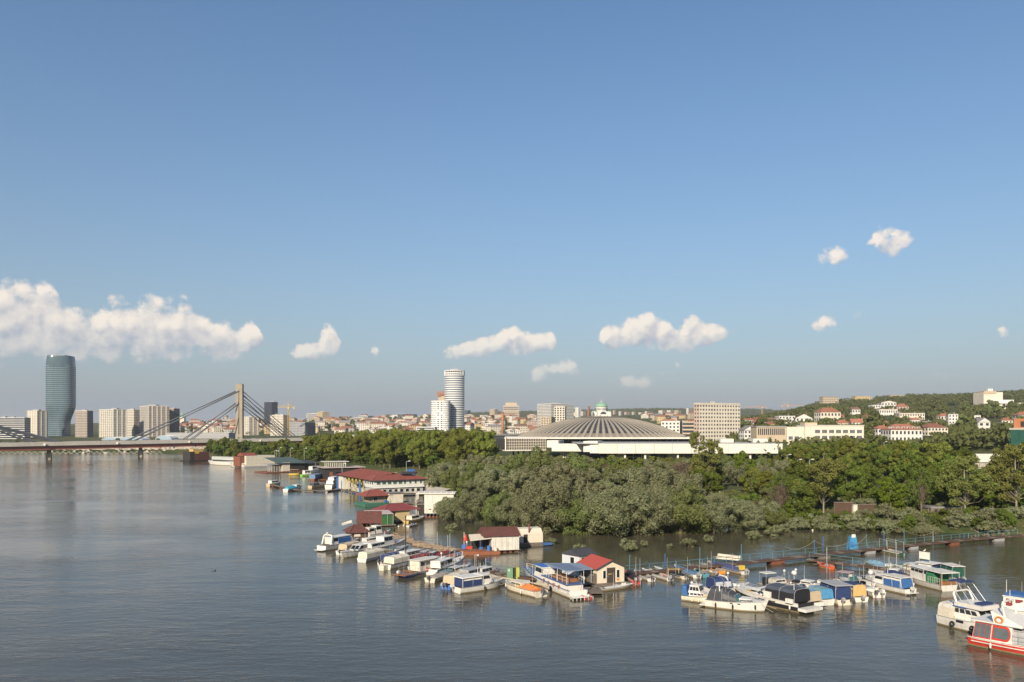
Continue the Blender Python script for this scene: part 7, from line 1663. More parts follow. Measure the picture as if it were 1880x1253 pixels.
for s_ in (0, 1):
    x0, x1 = (-.35, w / 2) if s_ == 0 else (w + .35, w / 2)
    z0 = 2.6; MB().hexa([(x0, -.35, z0), (x1, -.35, 3.8), (x1, 6.35, 3.8), (x0, 6.35, z0)] if s_ == 0 else [(x1, -.35, 3.8), (x0, -.35, z0), (x0, 6.35, z0), (x1, 6.35, 3.8)], [(x0, -.35, z0 + .12), (x1, -.35, 3.92), (x1, 6.35, 3.92), (x0, 6.35, z0 + .12)] if s_ == 0 else [(x1, -.35, 3.92), (x0, -.35, z0 + .12), (x0, 6.35, z0 + .12), (x1, 6.35, 3.92)]).build('roof', zr, o)
    for k in range(12):
        yy = -.2 + k * .56; MB().tube((x0, yy, z0 + .13), (x1, yy, 3.93), .035, 4).build('roof_seam', zr, o)
    MB().tube((x0, -.37, z0 + .05), (x1, -.37, 3.86), .08, 5).build('barge_board', CHAR, o)
d_ = rb(o, 'door', mat('dark_door', (.06, .045, .038), .5, .15, 2), w * .36, -.06, .5, w * .66, .02, 2.75); rb(d_, 'door_plate', YTAN, w * .39, -.09, 1.75, w * .53, -.05, 1.85); rb(d_, 'door_handle', STEEL, w * .38, -.12, 1.4, w * .4, -.06, 1.6)
win(o, w * .22, w * .31, 1.2, 2.35); win(o, w * .72, w * .81, 1.2, 2.35); rb(o, 'notice', ORANGE, w * .72, -.04, .75, w * .82, 0, 1.05)
winl(o, 1.2, 2.2, 1.6, 2.4); winl(o, 2.5, 3.5, 1.6, 2.4)
av = mat('blue_awning', (.20, .25, .32), .7, .15, 1.0)
MB().hexa([(-6.3, 1.0, 2.75), (-.3, .6, 2.5), (-.3, 5.0, 2.75), (-6.3, 5.5, 3.0)], [(-6.3, 1.0, 2.85), (-.3, .6, 2.6), (-.3, 5.0, 2.85), (-6.3, 5.5, 3.1)]).build('awning', av, o)
for x, y in ((-6.1, 1.2), (-3.2, 1.0), (-.5, .9), (-6.1, 5.2)): MB().tube((x, y, .3), (x, y, 2.75), .05, 5).build('awning_post', GALV, o)
rb(o, 'porch_deck', GWOOD, -6.5, .4, .3, -1.22, 6, .48)
for k, (x, m) in enumerate(((-4.6, RED), (-3.6, DARK), (-2.3, MAROON), (-1.6, OFFW))): rb(o, 'chest', m, x, 2.2, .5, x + .7, 2.9, 1.2)
o, w = raft('landing_stage', 'small grey landing stage below the red roofed houseboat', (1064, 1094), (1108, 1094), 3, cat='pontoon')
for k in range(12): rb(o, 'plank', GWOOD, k * w / 12, 0, .3, (k + .92) * w / 12, 4.4, .38)
o, w = raft('houseboat', 'small white cabin with dark roof behind the red roofed houseboat', (1064, 1063), (1094, 1058), 4)
rb(o, 'wall', mat('pale_blue_white', (.52, .54, .56), .6, .1, .6), 0, 0, .3, w, 4, 3.6); pitched(o, CHAR, 0, w, 0, 4, 3.55, 4.4, 'x', .25); winl(o, 1.2, 2.0, 2.3, 3.2); win(o, .4, 1.1, 2.2, 3.3, fm=CREAM); floats(o, w, 4, n=3)
# white hut with brown roof and porch
o, w = raft('houseboat', 'white walled hut with brown roof and awning on a rusty barge', (902, 1016), (953, 1014), 7)
rb(o, 'wall', OFFW, 0, 0, .5, w, 6, 3.2); pitched(o, ROOFB, -1.2, w, 0, 6, 3.15, 4.5, 'x', .35); 
for k in range(5): rb(o, 'cladding_joint', GREYW, k * w / 5 + .8, -.03, .5, k * w / 5 + .84, 0, 3.2)
rb(o, 'porch_wall', DARK, -2.6, 2.2, .5, -.02, 6, 2.9); rb(o, 'door', BLUEP, -1.9, 2.12, .5, -1.2, 2.2, 2.5); rb(o, 'side_panel', GREYW, -.05, .02, .5, -.01, 2.1, 3.0)
MB().hexa([(-4.2, -.6, 2.5), (-.1, -.4, 2.8), (-.1, 3, 3.3), (-3.8, 3, 3.2)], [(-4.2, -.6, 2.6), (-.1, -.4, 2.9), (-.1, 3, 3.4), (-3.8, 3, 3.3)]).build('awning', LTAN, o)
for x, y in ((-4.0, -.4), (-2.2, -.4)): MB().tube((x, y, .5), (x, y, 2.6), .05, 5).build('awning_post', GWOOD, o)
MB().tube((-.6, -.5, .5), (-.6, -.5, 1.5), .35, 10).build('blue_barrel', BLUEP, o); MB().tube((.7, -.6, .5), (.7, -.6, 1.15), .3, 10).build('white_canister', CREAM, o)
MB().hexa([(-5.6, -1.4, -.2), (1.2, -1.8, -.2), (1.2, .1, -.2), (-5.6, 1, -.2)], [(-6.2, -1.5, .75), (1.3, -1.9, .5), (1.3, .2, .5), (-6.2, 1.2, .75)]).build('rusty_barge', mat('barge_rust', (.27, .10, .05), .85, .35, 1.2, .3, 6), o)
rb(o, 'deck', GWOOD, -4, -.3, .45, w + .3, 6.3, .5); floats(o, w, 6)
o, w = raft('houseboat', 'cream tarpaulin covered hut on a punt under the willows', (957, 1003), (999, 1001), 5)
MB().loft([[Vector((x, y, z)) for y, z in ((0, .6), (.1, 2.4), (1.2, 3.3), (3.2, 3.4), (4.6, 2.5), (4.7, .6))] for x in (0, w * .3, w * .7, w * .95)]).build('tarpaulin_house', LTAN, o)
rb(o, 'door', DARK, .5, -.08, .6, 1.3, .0, 2.3); MB().tube((1.8, .4, 2.4), (1.8, .4, 4.4), .16, 8).build('stove_pipe', RUST, o)
MB().hexa([(-.2, -1, -.2), (w * .9, -1, -.2), (w * .9, 5, -.2), (.4, 5, -.2)], [(-1.6, -1.2, .7), (w, -1.2, .55), (w, 5, .55), (-1.0, 5, .7)]).build('punt', GWOOD, o); rb(o, 'blue_cover', BLUE, w * .85, -1.6, .2, w + 1.2, -.4, .6)
# chain of rafts further up
o, w = raft('floating_hut', 'dark brown hut with low hip roof in front of the brown tiled raft', (645, 1001), (676, 999), 5)
rb(o, 'wall', BWOOD, 0, 0, .3, w, 4.5, 2.5); pitched(o, ROOFB, 0, w, 0, 4.5, 2.4, 3.8, 'x', .5, 1.6); win(o, .7, 1.8, 1.7, 2.1, fm=OFFW, gm=CREAM); rb(o, 'deck', GWOOD, -1, -1, .1, w + 1.5, 5, .3); floats(o, w, 4.5, n=4)
o, w = raft('floating_hut', 'raft with a steep brown tiled roof and flag', (657, 982), (699, 981), 6)
MB().hexa([(-.4, -.6, 2.6), (w + .3, -.6, 2.4), (w + .3, 2.6, 4.8), (-.2, 2.6, 4.9)], [(-.4, -.6, 2.72), (w + .3, -.6, 2.52), (w + .3, 2.6, 4.92), (-.2, 2.6, 5.02)]).build('roof', ROOFB, o); rb(o, 'back_wall', BWOOD, 0, 2.5, .3, w, 2.7, 4.7)
for k in range(6): rb(o, 'post', WOOD, k * w / 5.2, 0, .3, k * w / 5.2 + .12, .12, 2.6)
rb(o, 'counter', WOOD, .4, .3, .3, w - .5, .6, 1.4); rb(o, 'deck', GWOOD, -.6, -.8, .1, w + .6, 5, .3); floats(o, w, 5); MB().tube((-.8, 0, .3), (-1.4, 0, 3.4), .04, 5).build('flag_pole', GALV, o); MB().add([(-1.4, 0, 3.3), (-3.6, -.3, 2.6), (-3.4, -.1, 2.1), (-1.2, 0, 2.7)], [(0, 1, 2, 3), (3, 2, 1, 0)]).build('flag', WHITE, o)
o, w = raft('floating_hut', 'raft with green curtain screen and pale flat awning', (679, 968), (722, 966), 7)
gv = mat('green_hedge_screen', (.035, .12, .035), .9, .3, 3.0, .6, 10); rb(o, 'green_screen', gv, 0, 0, .5, w, .15, 2.9); rb(o, 'deck', GWOOD, -.3, -.6, .2, w + .5, 6, .45)
MB().hexa([(-.6, -.4, 3.0), (w, -.4, 2.9), (w, 5, 3.3), (-.4, 5, 3.5)], [(-.6, -.4, 3.1), (w, -.4, 3.0), (w, 5, 3.4), (-.4, 5, 3.6)]).build('awning', mat('pinkish_sheet', (.46, .38, .36), .7, .15, .5), o)
for x in (-.4, w * .75, w - .1): MB().tube((x, -.3, .3), (x, -.3, 3.0), .06, 5).build('awning_post', GALV, o)
floats(o, w, 6)
o, w = raft('floating_hut', 'yellow walled hut with maroon hip roof beside the green screen', (727, 960), (752, 958), 7)
rb(o, 'wall', mat('pale_yellow_boards', (.56, .43, .22), .7, .12, 1.0), 0, 0, .5, w, 6, 3.0); pitched(o, mat('maroon_roof', (.20, .048, .048), .7, .15, .8), -3.2, w + 2.6, -.2, 6, 3.0, 4.4, 'x', .4, 3.0)
for k in range(6): rb(o, 'board_joint', GWOOD, .02, -.02, .8 + k * .36, w, .01, .83 + k * .36)
for x in (-3.0, w + 2.4): rb(o, 'post', WHITE, x, -.1, .4, x + .14, .04, 3.0)
rb(o, 'deck', GWOOD, -3.6, -1, .2, w + 3.2, 6, .45); floats(o, w, 6)
o, w = raft('floating_house', 'tall white two storey floating house with balcony beside the willows', (779, 950), (812, 950), 6)
rb(o, 'wall', OFFW, 0, 0, 1.0, w + 3, 6, 6.2); rb(o, 'roof', HWHITE, -2.2, -.4, 6.2, w + 3.4, 6.4, 6.4); rb(o, 'balcony', GWOOD, -2.4, 0, 3.3, 0, 6, 3.5); rb(o, 'lower_storey', DARK, -2.0, .2, .5, -.02, 5.8, 3.2)
for y in (0.1, 2, 4, 5.8): MB().tube((-2.2, y, .4), (-2.2, y, 6.2), .08, 5).build('balcony_post', WHITE, o)
MB().path([Vector((-2.3, 0.1, 4.4)), Vector((-2.3, 5.9, 4.4))], .05, 4).build('balcony_rail', WHITE, o)
for k in range(12): rb(o, 'baluster', MAROON, -2.32, .2 + k * .48, 3.5, -2.27, .35 + k * .48, 4.4)
winl(o, 1, 2, 4.2, 5.6); winl(o, 3.2, 4.4, 3.6, 5.6); rb(o, 'vent', GLASS, 1.2, -.05, 2.0, 1.8, 0, 2.2); floats(o, w, 6)
for k in range(7): MB().sphere((-1.6 + k * 1.5, 1.0, 6.5), .16, 6, 4).build('roof_bolt', WHITE, o)
o, w = raft('floating_hut', 'low white hut with tilted pale roof behind the two storey floating house', (806, 918), (838, 914), 6)
rb(o, 'wall', OFFW, 1.5, 0, .5, w, 5, 2.6); MB().hexa([(-1, -.6, 2.2), (w * .6, -.6, 3.2), (w * .6, 5.6, 3.6), (-1, 5.6, 2.6)], [(-1, -.6, 2.32), (w * .6, -.6, 3.32), (w * .6, 5.6, 3.72), (-1, 5.6, 2.72)]).build('roof', mat('pale_sheet_roof', (.42, .38, .33), .7, .15, .8), o); MB().hexa([(w * .6, -.6, 3.2), (w + .5, -.6, 2.5), (w + .5, 5.6, 2.6), (w * .6, 5.6, 3.6)], [(w * .6, -.6, 3.32), (w + .5, -.6, 2.62), (w + .5, 5.6, 2.72), (w * .6, 5.6, 3.72)]).build('roof', HWHITE, o); floats(o, w, 5)
o, w = raft('floating_hut', 'hut with red hip roof and green hull before the boathouse front', (677, 930), (711, 928), 8)
rb(o, 'wall', mat('brown_plaster', (.30, .20, .14), .8, .2, .8), 1.5, 1, .6, w, 7, 3.0); pitched(o, ROOFR, -.6, w + 1.2, 0, 7, 3.0, 4.7, 'x', .5, 3.0); MB().hexa([(-1.4, -.8, -.2), (w, -.8, -.2), (w, 7, -.2), (-1.4, 7, -.2)], [(-1.8, -1.2, .9), (w, -1.2, .9), (w, 7, .9), (-1.8, 7, .9)]).build('barge', mat('green_barge', (.07, .20, .14), .7, .3, 1.5, streak=.4), o)
rb(o, 'cream_shed', CREAM, w + .4, -.4, .6, w + 5.2, 4, 3.6); rb(o, 'shed_roof', TILEG, w + .1, -.8, 3.6, w + 5.5, 4.3, 3.75); rb(o, 'shed_deck', GWOOD, w, -1, .2, w + 9, 5, .5); rb(o, 'blue_chest', BLUEP, w - 1.2, -.9, .95, w - .2, -.2, 1.6); win(o, 2.0, 3.2, 1.5, 2.5, y=1.0)
for k in range(8): rb(o, 'rail_post', TEAL, -1.6 + k * 1.1, -1.1, .9, -1.52 + k * 1.1, -1.02, 2.0)
# boathouse with open yellow trusses and white two storey end
def boathouse():
    C = Wp(687, 913); o = root('boathouse', 'big red roofed boathouse with yellow trusses and white two storey end', 'boathouse', tuple(C), math.atan2(.50, .866))
    # local x along the white front, local y back along the open side
    w, d, L = 18.6, 12.5, 26.5
    wh = mat('boathouse_white', (.60, .60, .56), .6, .1, .5, streak=.2)
    rb(o, 'lower_wall', mat('boathouse_grey', (.38, .37, .34), .7, .15, .6), .4, .3, .8, w - .4, 10, 3.0); rb(o, 'upper_wall', wh, 0, 0, 3.0, w, 10, 5.7); rb(o, 'deck', GWOOD, -.5, -1.2, .35, w + .6, 11, .6)
    for k in range(9):
        x = .9 + k * 2.0; win(o, x, x + (1.3 if k < 5 else .7), 4.2, 5.1, gm=mat('green_tint_glass', (.06, .12, .10), .15, .3))
    for k in range(8): win(o, 1.2 + k * 2.1, 2.3 + k * 2.1, 1.4, 2.4, y=.3)
    for k in (3, 6): rb(o, 'door', OFFW, 1.0 + k * 2.1 + 1.4, .22, .8, 1.0 + k * 2.1 + 2.2, .3, 2.7)
    rb(o, 'balcony_slab', wh, -.2, -.25, 2.92, w + .2, 0, 3.05); rb(o, 'corner_panel', NAVY, w + .02, 0, .6, w + .35, 6, 4.6)
    for k in range(5): winl(o, 1.0 + k * 1.8, 1.9 + k * 1.8, 4.2, 5.1)
    pitched(o, ROOFR, -.2, w, -.2, 10.2, 5.65, 7.2, 'x', .9, 4.2)
    # long roof over the slips
    MB().hexa([(-1.0, 4.5, 5.75), (9.0, 4.5, 7.75), (9.0, L + d, 7.75), (-1.0, L + d, 5.75)], [(-1.0, 4.5, 5.9), (9.0, 4.5, 7.9), (9.0, L + d, 7.9), (-1.0, L + d, 5.9)]).build('slip_roof', ROOFR, o)
    MB().hexa([(9.0, 6.5, 7.75), (17, 6.5, 6.0), (17, L + d, 6.0), (9.0, L + d, 7.75)], [(9.0, 6.5, 7.9), (17, 6.5, 6.15), (17, L + d, 6.15), (9.0, L + d, 7.9)]).build('slip_roof', ROOFR, o)
    for k in range(24): MB().tube((-1.0, 5 + k * 1.4, 5.92), (9.0, 5 + k * 1.4, 7.92), .05, 4).build('roof_seam', ROOFR, o)
    rb(o, 'end_wall', wh, 0, L + d - 6, .5, 14, L + d - .5, 6.0); rb(o, 'back_wall', mat('slip_wall', (.30, .27, .22), .8, .2, .6), 13, 10, .5, 13.4, L + d - 6, 6.2)
    YTR = mat('pale_yellow_steel', (.55, .44, .14), .6, .2, 1.0)
    ys = [10.5 + k * 4.0 for k in range(6)]
    for y in ys:
        rb(o, 'truss_post', YTR, -.1, y, .4, .08, y + .2, 5.8); rb(o, 'truss_post', YTR, 4.0, y, .4, 4.15, y + .2, 6.7)
        MB().tube((0, y + .1, 5.4), (4.1, y + .1, 2.4), .1, 4).build('truss_brace', YTR, o)
    for a, c in zip(ys[:-1], ys[1:]):
        MB().tube((0.05, a + .2, 5.5), (.05, c, 5.5), .12, 4).build('truss_chord', YTR, o); MB().tube((.05, a + .3, 5.3), (.05, (a + c) / 2 + .2, 3.4), .09, 4).build('truss_brace', YTR, o); MB().tube((.05, (a + c) / 2 + .2, 3.4), (.05, c, 5.3), .09, 4).build('truss_brace', YTR, o)
    for k in range(9): rb(o, 'float_box', BLUEP if k % 3 == 0 else GREYW, -1.0, 9 + k * 2.8, -.1, -.2, 10.4 + k * 2.8, .45)
    rb(o, 'slip_deck', GWOOD, -1.2, 10.2, .3, .6, L + d, .45)
    for y in (8.2, 33): MB().tube((-2.2, y, -.5), (-2.2, y, 5.0), .35, 8).build('mooring_pile', BLUEP, o)
    for k in range(10): rb(o, 'solar_tube', CHAR, 11.2 + k * .55, 2.2, 7.35, 11.55 + k * .55, 4.2, 8.15)
    for k in range(4): b_ = MB().hexa([(2.2, 12 + k * 5.2, .1), (9, 12 + k * 5.2, .1), (9, 14.4 + k * 5.2, .1), (2.2, 14.4 + k * 5.2, .1)], [(1.4, 11.8 + k * 5.2, 1.5), (9, 11.8 + k * 5.2, 1.3), (9, 14.6 + k * 5.2, 1.3), (1.4, 14.6 + k * 5.2, 1.5)]).build('stored_hull', WHITE, o)
boathouse()
# far rafts and ships upstream
o, w = raft('restaurant_raft', 'black restaurant raft with white slatted roof terrace behind the boathouse', (596, 882), (668, 880), 14)
rb(o, 'wall', mat('black_boards', (.03, .028, .026), .7, .3, .4), 0, 0, .4, w, 12, 5.4); rb(o, 'roof', mat('pale_pink_roof', (.42, .35, .31), .7, .15, .3), -1, -1, 5.4, w + .5, 12.5, 5.7)
for k in range(12): rb(o, 'pergola_post', OFFW, .5 + k * .85, 2, 5.7, .75 + k * .85, 2.3, 8.0)
rb(o, 'pergola_roof', OFFW, 0, 1.5, 8.0, 11.5, 9, 8.25); rb(o, 'rust_panel', RUST, 2.2, -.1, .6, 3.6, 0, 3.6); rb(o, 'dark_window', GLASS, 5, -.1, 1.5, 11, 0, 3.6); rb(o, 'deck', RUST, -2, -3, .1, w + 2, 12, .4)
o, w = raft('restaurant_raft', 'dark green roofed restaurant raft with white end wall', (492, 869), (560, 866), 14)
rb(o, 'wall', DARK, 9, 0, .4, w, 12, 4.2); rb(o, 'white_end', CREAM, 8, -.4, .6, 12.5, 3, 5.2); MB().hexa([(5, -1.2, 4.8), (w, -1.2, 4.6), (w, 13, 7.2), (5, 13, 7.4)], [(5, -1.2, 5.0), (w, -1.2, 4.8), (w, 13, 7.4), (5, 13, 7.6)]).build('roof', mat('slate_green_roof', (.075, .11, .10), .7, .2, .3), o)
for k in range(9): rb(o, 'terrace_post', OFFW, k * .95, 0, .5, k * .95 + .18, .18, 4.2)
rb(o, 'terrace_roof', GREYW, -.6, -.6, 4.2, 8.2, 8, 4.5); rb(o, 'deck', RUST, -1.5, -1.5, .1, w + 1, 12, .5); MB().hexa([(w + .5, 0, 4.2), (w + 9, 0, 4.0), (w + 9, 10, 5.5), (w + .5, 10, 5.8)], [(w + .5, 0, 4.4), (w + 9, 0, 4.2), (w + 9, 10, 5.7), (w + .5, 10, 6.0)]).build('side_roof', CHAR, o); rb(o, 'side_wall', DARK, w + .6, .5, .4, w + 9, 9, 4.0)
o, w = raft('storage_raft', 'big blank white box raft with faint joints', (452, 859), (505, 857), 12)
rb(o, 'wall', CREAM, 0, 0, .8, w, 10, 6.8); rb(o, 'hull', GREYW, -1.5, -1, -.2, w + 1, 10, .8); MB().hexa([(-1, 2, 6.8), (8, 2, 6.8), (8, 10, 6.8), (-1, 10, 6.8)], [(-1, 6, 8.6), (8, 6, 8.6), (8, 6.4, 8.6), (-1, 6.4, 8.6)]).build('red_roof', ROOFR, o); rb(o, 'red_wall', RUST, -3, 2, .8, -.05, 10, 6.4)
for k in range(7): rb(o, 'panel_joint', OFFW, 1.4 + k * 2.4, -.06, .9, 1.5 + k * 2.4, -.01, 6.7)
b = Boat('restaurant_ship', 'long white restaurant ship with pale upper deck by the bridge pier', (452, 856), (385, 853), 7, 2.6, td=.1, sheer=.1, group=G4, cat='ship'); b.cab(.1, .9, .8, 2.6, 5.6, 1.0, .1, n=0, front=False, m=mat('pale_grey_green', (.45, .47, .43), .6, .1, .5)).box('window_band', WIN, .12, .86, -2.9, 2.9, 3.2, 3.6)
b = Boat('motor_yacht', 'white streamlined yacht beside the restaurant ship', (452, 859), (424, 857), 4.5, 2.0, td=.2, group=G4); b.cab(.1, .75, .85, 2.0, 4.0, 1.6, .3, n=3).cab(.2, .55, .7, 4.0, 5.6, 1.0, .2, n=2)
o, w = raft('floating_club', 'dark red floating club with an orange roof sign by the far bank', (357, 847), (384, 846), 12)
rb(o, 'wall', mat('dark_red_boards', (.11, .045, .035), .7, .25, .3), 0, 0, .5, w, 9, 6.2); rb(o, 'dark_end', DARK, -3.4, 0, .5, -.05, 9, 6.6); rb(o, 'roof', YTAN, 1.5, 4, 6.2, w * .8, 9, 8.2); rb(o, 'roof_sign', mat('amber_sign', (.65, .40, .04), .5), .6, -.2, 5.2, 3.6, -.05, 6.6); rb(o, 'hull', BLACK, -5, -1, -.2, w + 1, 10, .5)
# ------------------------------------------------------------------ pontoon walkways
def walkway(name, label, pts, wid=1.5, rail=True, z=.75, step=2.6, tall=(), flo=True, board=BWOOD):
    P = [Wp(x, y, z) for x, y in pts]; o = root(name, label, 'walkway', tuple(P[0])); O = P[0]; k = 0
    for a, b in zip(P[:-1], P[1:]):
        d = (b - a); L = d.length; d.normalize(); n = Vector((-d.y, d.x, 0)); n = n if n.y > 0 else -n
        m = max(1, int(L / 1.2))
        for i in range(m):
            s0, s1 = a - O + d * (L * i / m + .02), a - O + d * (L * (i + 1) / m - .02); up = Vector((0, 0, random.uniform(-.02, .03)))
            MB().hexa([s0 + up, s1 + up, s1 + n * wid + up, s0 + n * wid + up] if d.x > 0 else [s1 + up, s0 + up, s0 + n * wid + up, s1 + n * wid + up], [v + Vector((0, 0, .1)) + up for v in ((s0, s1, s1 + n * wid, s0 + n * wid) if d.x > 0 else (s1, s0, s0 + n * wid, s1 + n * wid))]).build('plank', board if i % 4 else GWOOD, o)
        for sd in (0.05, wid - .05): MB().tube(a - O + n * sd - Vector((0, 0, .1)), b - O + n * sd - Vector((0, 0, .1)), .11, 5).build('beam', BWOOD, o)
        if rail:
            q = max(1, int(L / step)); tops = []
            for i in range(q + 1):
                p = a - O + d * (L * i / q) + n * (wid - .05); MB().tube(p, p + Vector((0, 0, 1.15)), .045, 5).build('rail_post', RAILB, o); tops.append(p)
            MB().path([p + Vector((0, 0, 1.15)) for p in tops], .04, 5).build('handrail', RAILB, o); MB().path([p + Vector((0, 0, .6)) for p in tops], .028, 4).build('mid_rail', RAILB, o)
        if flo:
            q = max(1, int(L / 9))
            for i in range(q):
                p = a - O + d * (L * (i + .5) / q); r_ = random.uniform(.8, 1.4)
                MB().hexa([p + d * -r_ + Vector((0, 0, -z - .25)), p + d * r_ + Vector((0, 0, -z - .25)), p + d * r_ + n * wid + Vector((0, 0, -z - .25)), p + d * -r_ + n * wid + Vector((0, 0, -z - .25))] if d.x > 0 else [p + d * r_ + Vector((0, 0, -z - .25)), p + d * -r_ + Vector((0, 0, -z - .25)), p + d * -r_ + n * wid + Vector((0, 0, -z - .25)), p + d * r_ + n * wid + Vector((0, 0, -z - .25))],
                          [v + Vector((0, 0, -.24)) for v in ((p + d * -r_ * 1.2, p + d * r_ * 1.2, p + d * r_ * 1.2 + n * wid, p + d * -r_ * 1.2 + n * wid) if d.x > 0 else (p + d * r_ * 1.2, p + d * -r_ * 1.2, p + d * -r_ * 1.2 + n * wid, p + d * r_ * 1.2 + n * wid))]).build('float_tank', random.choice([RUST, GWOOD, GREYW]), o)
    return o
walkway('walkway', 'long plank walkway with blue railing from the houseboat to the right bank', [(1150, 1056), (1300, 1042), (1470, 1024), (1640, 1006), (1790, 991), (1880, 984)])
walkway('walkway', 'short plank pontoon branching off to the moored cabin boats', [(1480, 1028), (1560, 1038), (1660, 1050), (1700, 1052)], 1.2, True, .6, 5)
walkway('walkway', 'railed gangway behind the navy sided cruiser', [(876, 1044), (925, 1058), (1000, 1066), (1060, 1060)], 1.3, True, .9)
walkway('walkway', 'low plank jetty from the white hut to the left mooring row', [(770, 1022), (830, 1014), (872, 1006), (902, 1002)], 1.4, False, .5, board=GWOOD)
walkway('walkway', 'thin jetty joining the far boats to the boathouse', [(492, 890), (540, 900), (600, 902), (625, 899)], 1.6, False, .5, board=GWOOD)
def pole(x, y, yt, label, m=RAILB, r=.055, lampy=False, ring=False):
    p = Wp(x, y, .5); h = (y - yt) * p.y / F
    o = root('mooring_post', label, 'post', tuple(p), 0, 'posts along the pontoons')
    MB().tube((0, 0, -1.2), (0, 0, h), r, 6).build('shaft', m, o); MB().sphere((0, 0, h), r * 1.5, 6, 4).build('cap', m, o)
    if lampy: MB().tube((0, 0, h), (.5, 0, h + .1), r * .7, 5).build('arm', m, o); MB().sphere((.5, 0, h), .16, 8, 5).build('lamp_globe', WHITE, o)
for a in ((1156, 1052, 1020, 'thin green post right of the red roofed houseboat'), (1221, 1046, 1018, 'blue post on the walkway above the narrow white motorboat'), (1285, 1040, 1006, 'tall grey green post above the blue tarpaulin boat'), (1361, 1031, 1000, 'green post beyond the upturned hull'), (1495, 1022, 992, 'blue post left of the blue walkway hut'),
          (1511, 1018, 986, 'blue post just right of the mooring ropes'), (1591, 1008, 982, 'green post right of the blue walkway hut'), (1623, 1003, 977, 'bright blue post above the tube framed boat'), (1660, 998, 972, 'leaning green post on the walkway'), (1713, 994, 977, 'white post towards the landing'), (1770, 988, 980, 'short blue post at the landing'),
          (803, 1000, 978, 'pale post in the water by the log boom, left'), (822, 1006, 984, 'pale post in the water by the log boom, middle'), (826, 1004, 981, 'taller pale post in the water by the log boom'), (982, 1054, 1034, 'green post left of the excursion boat'), (872, 1052, 1020, 'post with a lamp near the navy sided cruiser'), (892, 1056, 1026, 'grey post behind the navy sided cruiser'), (835, 1050, 1012, 'grey post behind the cruiser with tall rails'), (1518, 1046, 1006, 'wooden post by the red lifeboat'), (1646, 1052, 1018, 'thin wooden pole by the pale blue covered boat'), (1632, 1048, 1024, 'short pole by the pale blue covered boat')):
    pole(*a, m=RAILB if 'green' in a[3] else BLUEP if 'blue post' in a[3] else GALV, lampy='lamp' in a[3])
pole(745, 1030, 948, 'tall dark utility pole standing in the water between the mooring rows', DARK, .1)
def rope(pts, label):
    o = root('mooring_rope', label, 'rope', tuple(pts[0]), 0, 'ropes of the pontoons'); P = []
    for a, b in zip(pts[:-1], pts[1:]):
        for i in range(9): f = i / 8; P.append(a.lerp(b, f) - Vector((0, 0, .9 * (1 - (2 * f - 1) ** 2))) - pts[0])
    MB().path(P, .02, 4).build('strand', ROPE, o)
def top(x, y, yt): p = Wp(x, y, .5); return p + Vector((0, 0, (y - yt) * p.y / F))
rope([top(1440, 1027, 1004), top(1495, 1022, 993), top(1558, 1014, 996), top(1591, 1008, 983)], 'slack rope strung over the posts left of the blue hut')
rope([Wp(940, 1040, .4), top(982, 1054, 1035), Wp(1035, 1030, .4)], 'slack rope from the post left of the excursion boat')
rope([top(1156, 1052, 1020), Wp(1190, 1030, .5)], 'rope hanging from the thin green post by the houseboat')
rope([top(1660, 998, 973), top(1713, 994, 977)], 'wire stay running to the landing')
# blue hut, green kiosk, red lifeboat
p = Wp(1565, 1008, .75); o = root('blue_hut', 'tapered bright blue hut with a white sign on the walkway', 'hut', tuple(p), .1); o.scale = (.7, .7, .85)
bh = mat('hut_blue', (.05, .21, .37), .6, .15, 1.5); MB().hexa([(-1.3, -.9, 0), (1.3, -.9, 0), (1.3, .9, 0), (-1.3, .9, 0)], [(-.75, -.6, 2.9), (.75, -.6, 2.9), (.75, .6, 2.9), (-.75, .6, 2.9)]).build('wall', bh, o); rb(o, 'sign', WHITE, -.55, -.7, 2.6, .5, -.58, 3.3); rb(o, 'hatch', BLUEP, -.9, -.88, .6, -.2, -.74, 1.6)
p = Wp(940, 1066, .4); o = root('green_kiosk', 'narrow green and yellow cabinet on the gangway by the orange covered launch', 'kiosk', tuple(p), .1)
rb(o, 'wall', mat('faded_green', (.14, .26, .15), .7, .2, 1.5), -.8, -.4, 0, .1, .4, 2.0); rb(o, 'yellow_side', mat('yellow_green', (.36, .40, .06), .6, .15, 1.5), .6, -.4, 0, 1.1, .4, 2.0); rb(o, 'gap', DARK, .1, -.1, 0, .6, .4, 1.9); rb(o, 'notice', WHITE, -.6, -.44, 1.5, -.4, -.4, 1.75)
b = Boat('lifeboat', 'small bright red orange dinghy under the short pontoon', (1527, 1046), (1502, 1040), 1.6, .6, hull=mat('lifeboat_red', (.58, .10, .03), .5, .15, 2), group=G3); b.seat((.4, .7))
p = Wp(1240, 1052, .8); o = root('yellow_beam', 'yellow beam trestle over the small boats', 'trestle', tuple(p), .1); rb(o, 'beam', YTAN, -1.3, -.05, .55, .7, .05, .63); rb(o, 'leg', YTAN, -1.2, -.04, -.6, -1.12, .04, .8); rb(o, 'leg', YTAN, .5, -.04, -.6, .58, .04, .8)
p = Wp(1006, 1072, 1.0); o = root('pale_boom', 'long pale wooden boom lying along the gangway', 'boom', tuple(Wp(905, 1058, 1.3)), 0); q = Wp(1006, 1076, 1.2) - Wp(905, 1058, 1.3); MB().tube((0, 0, 0), q, .13, 6).build('spar', ROPE, o)
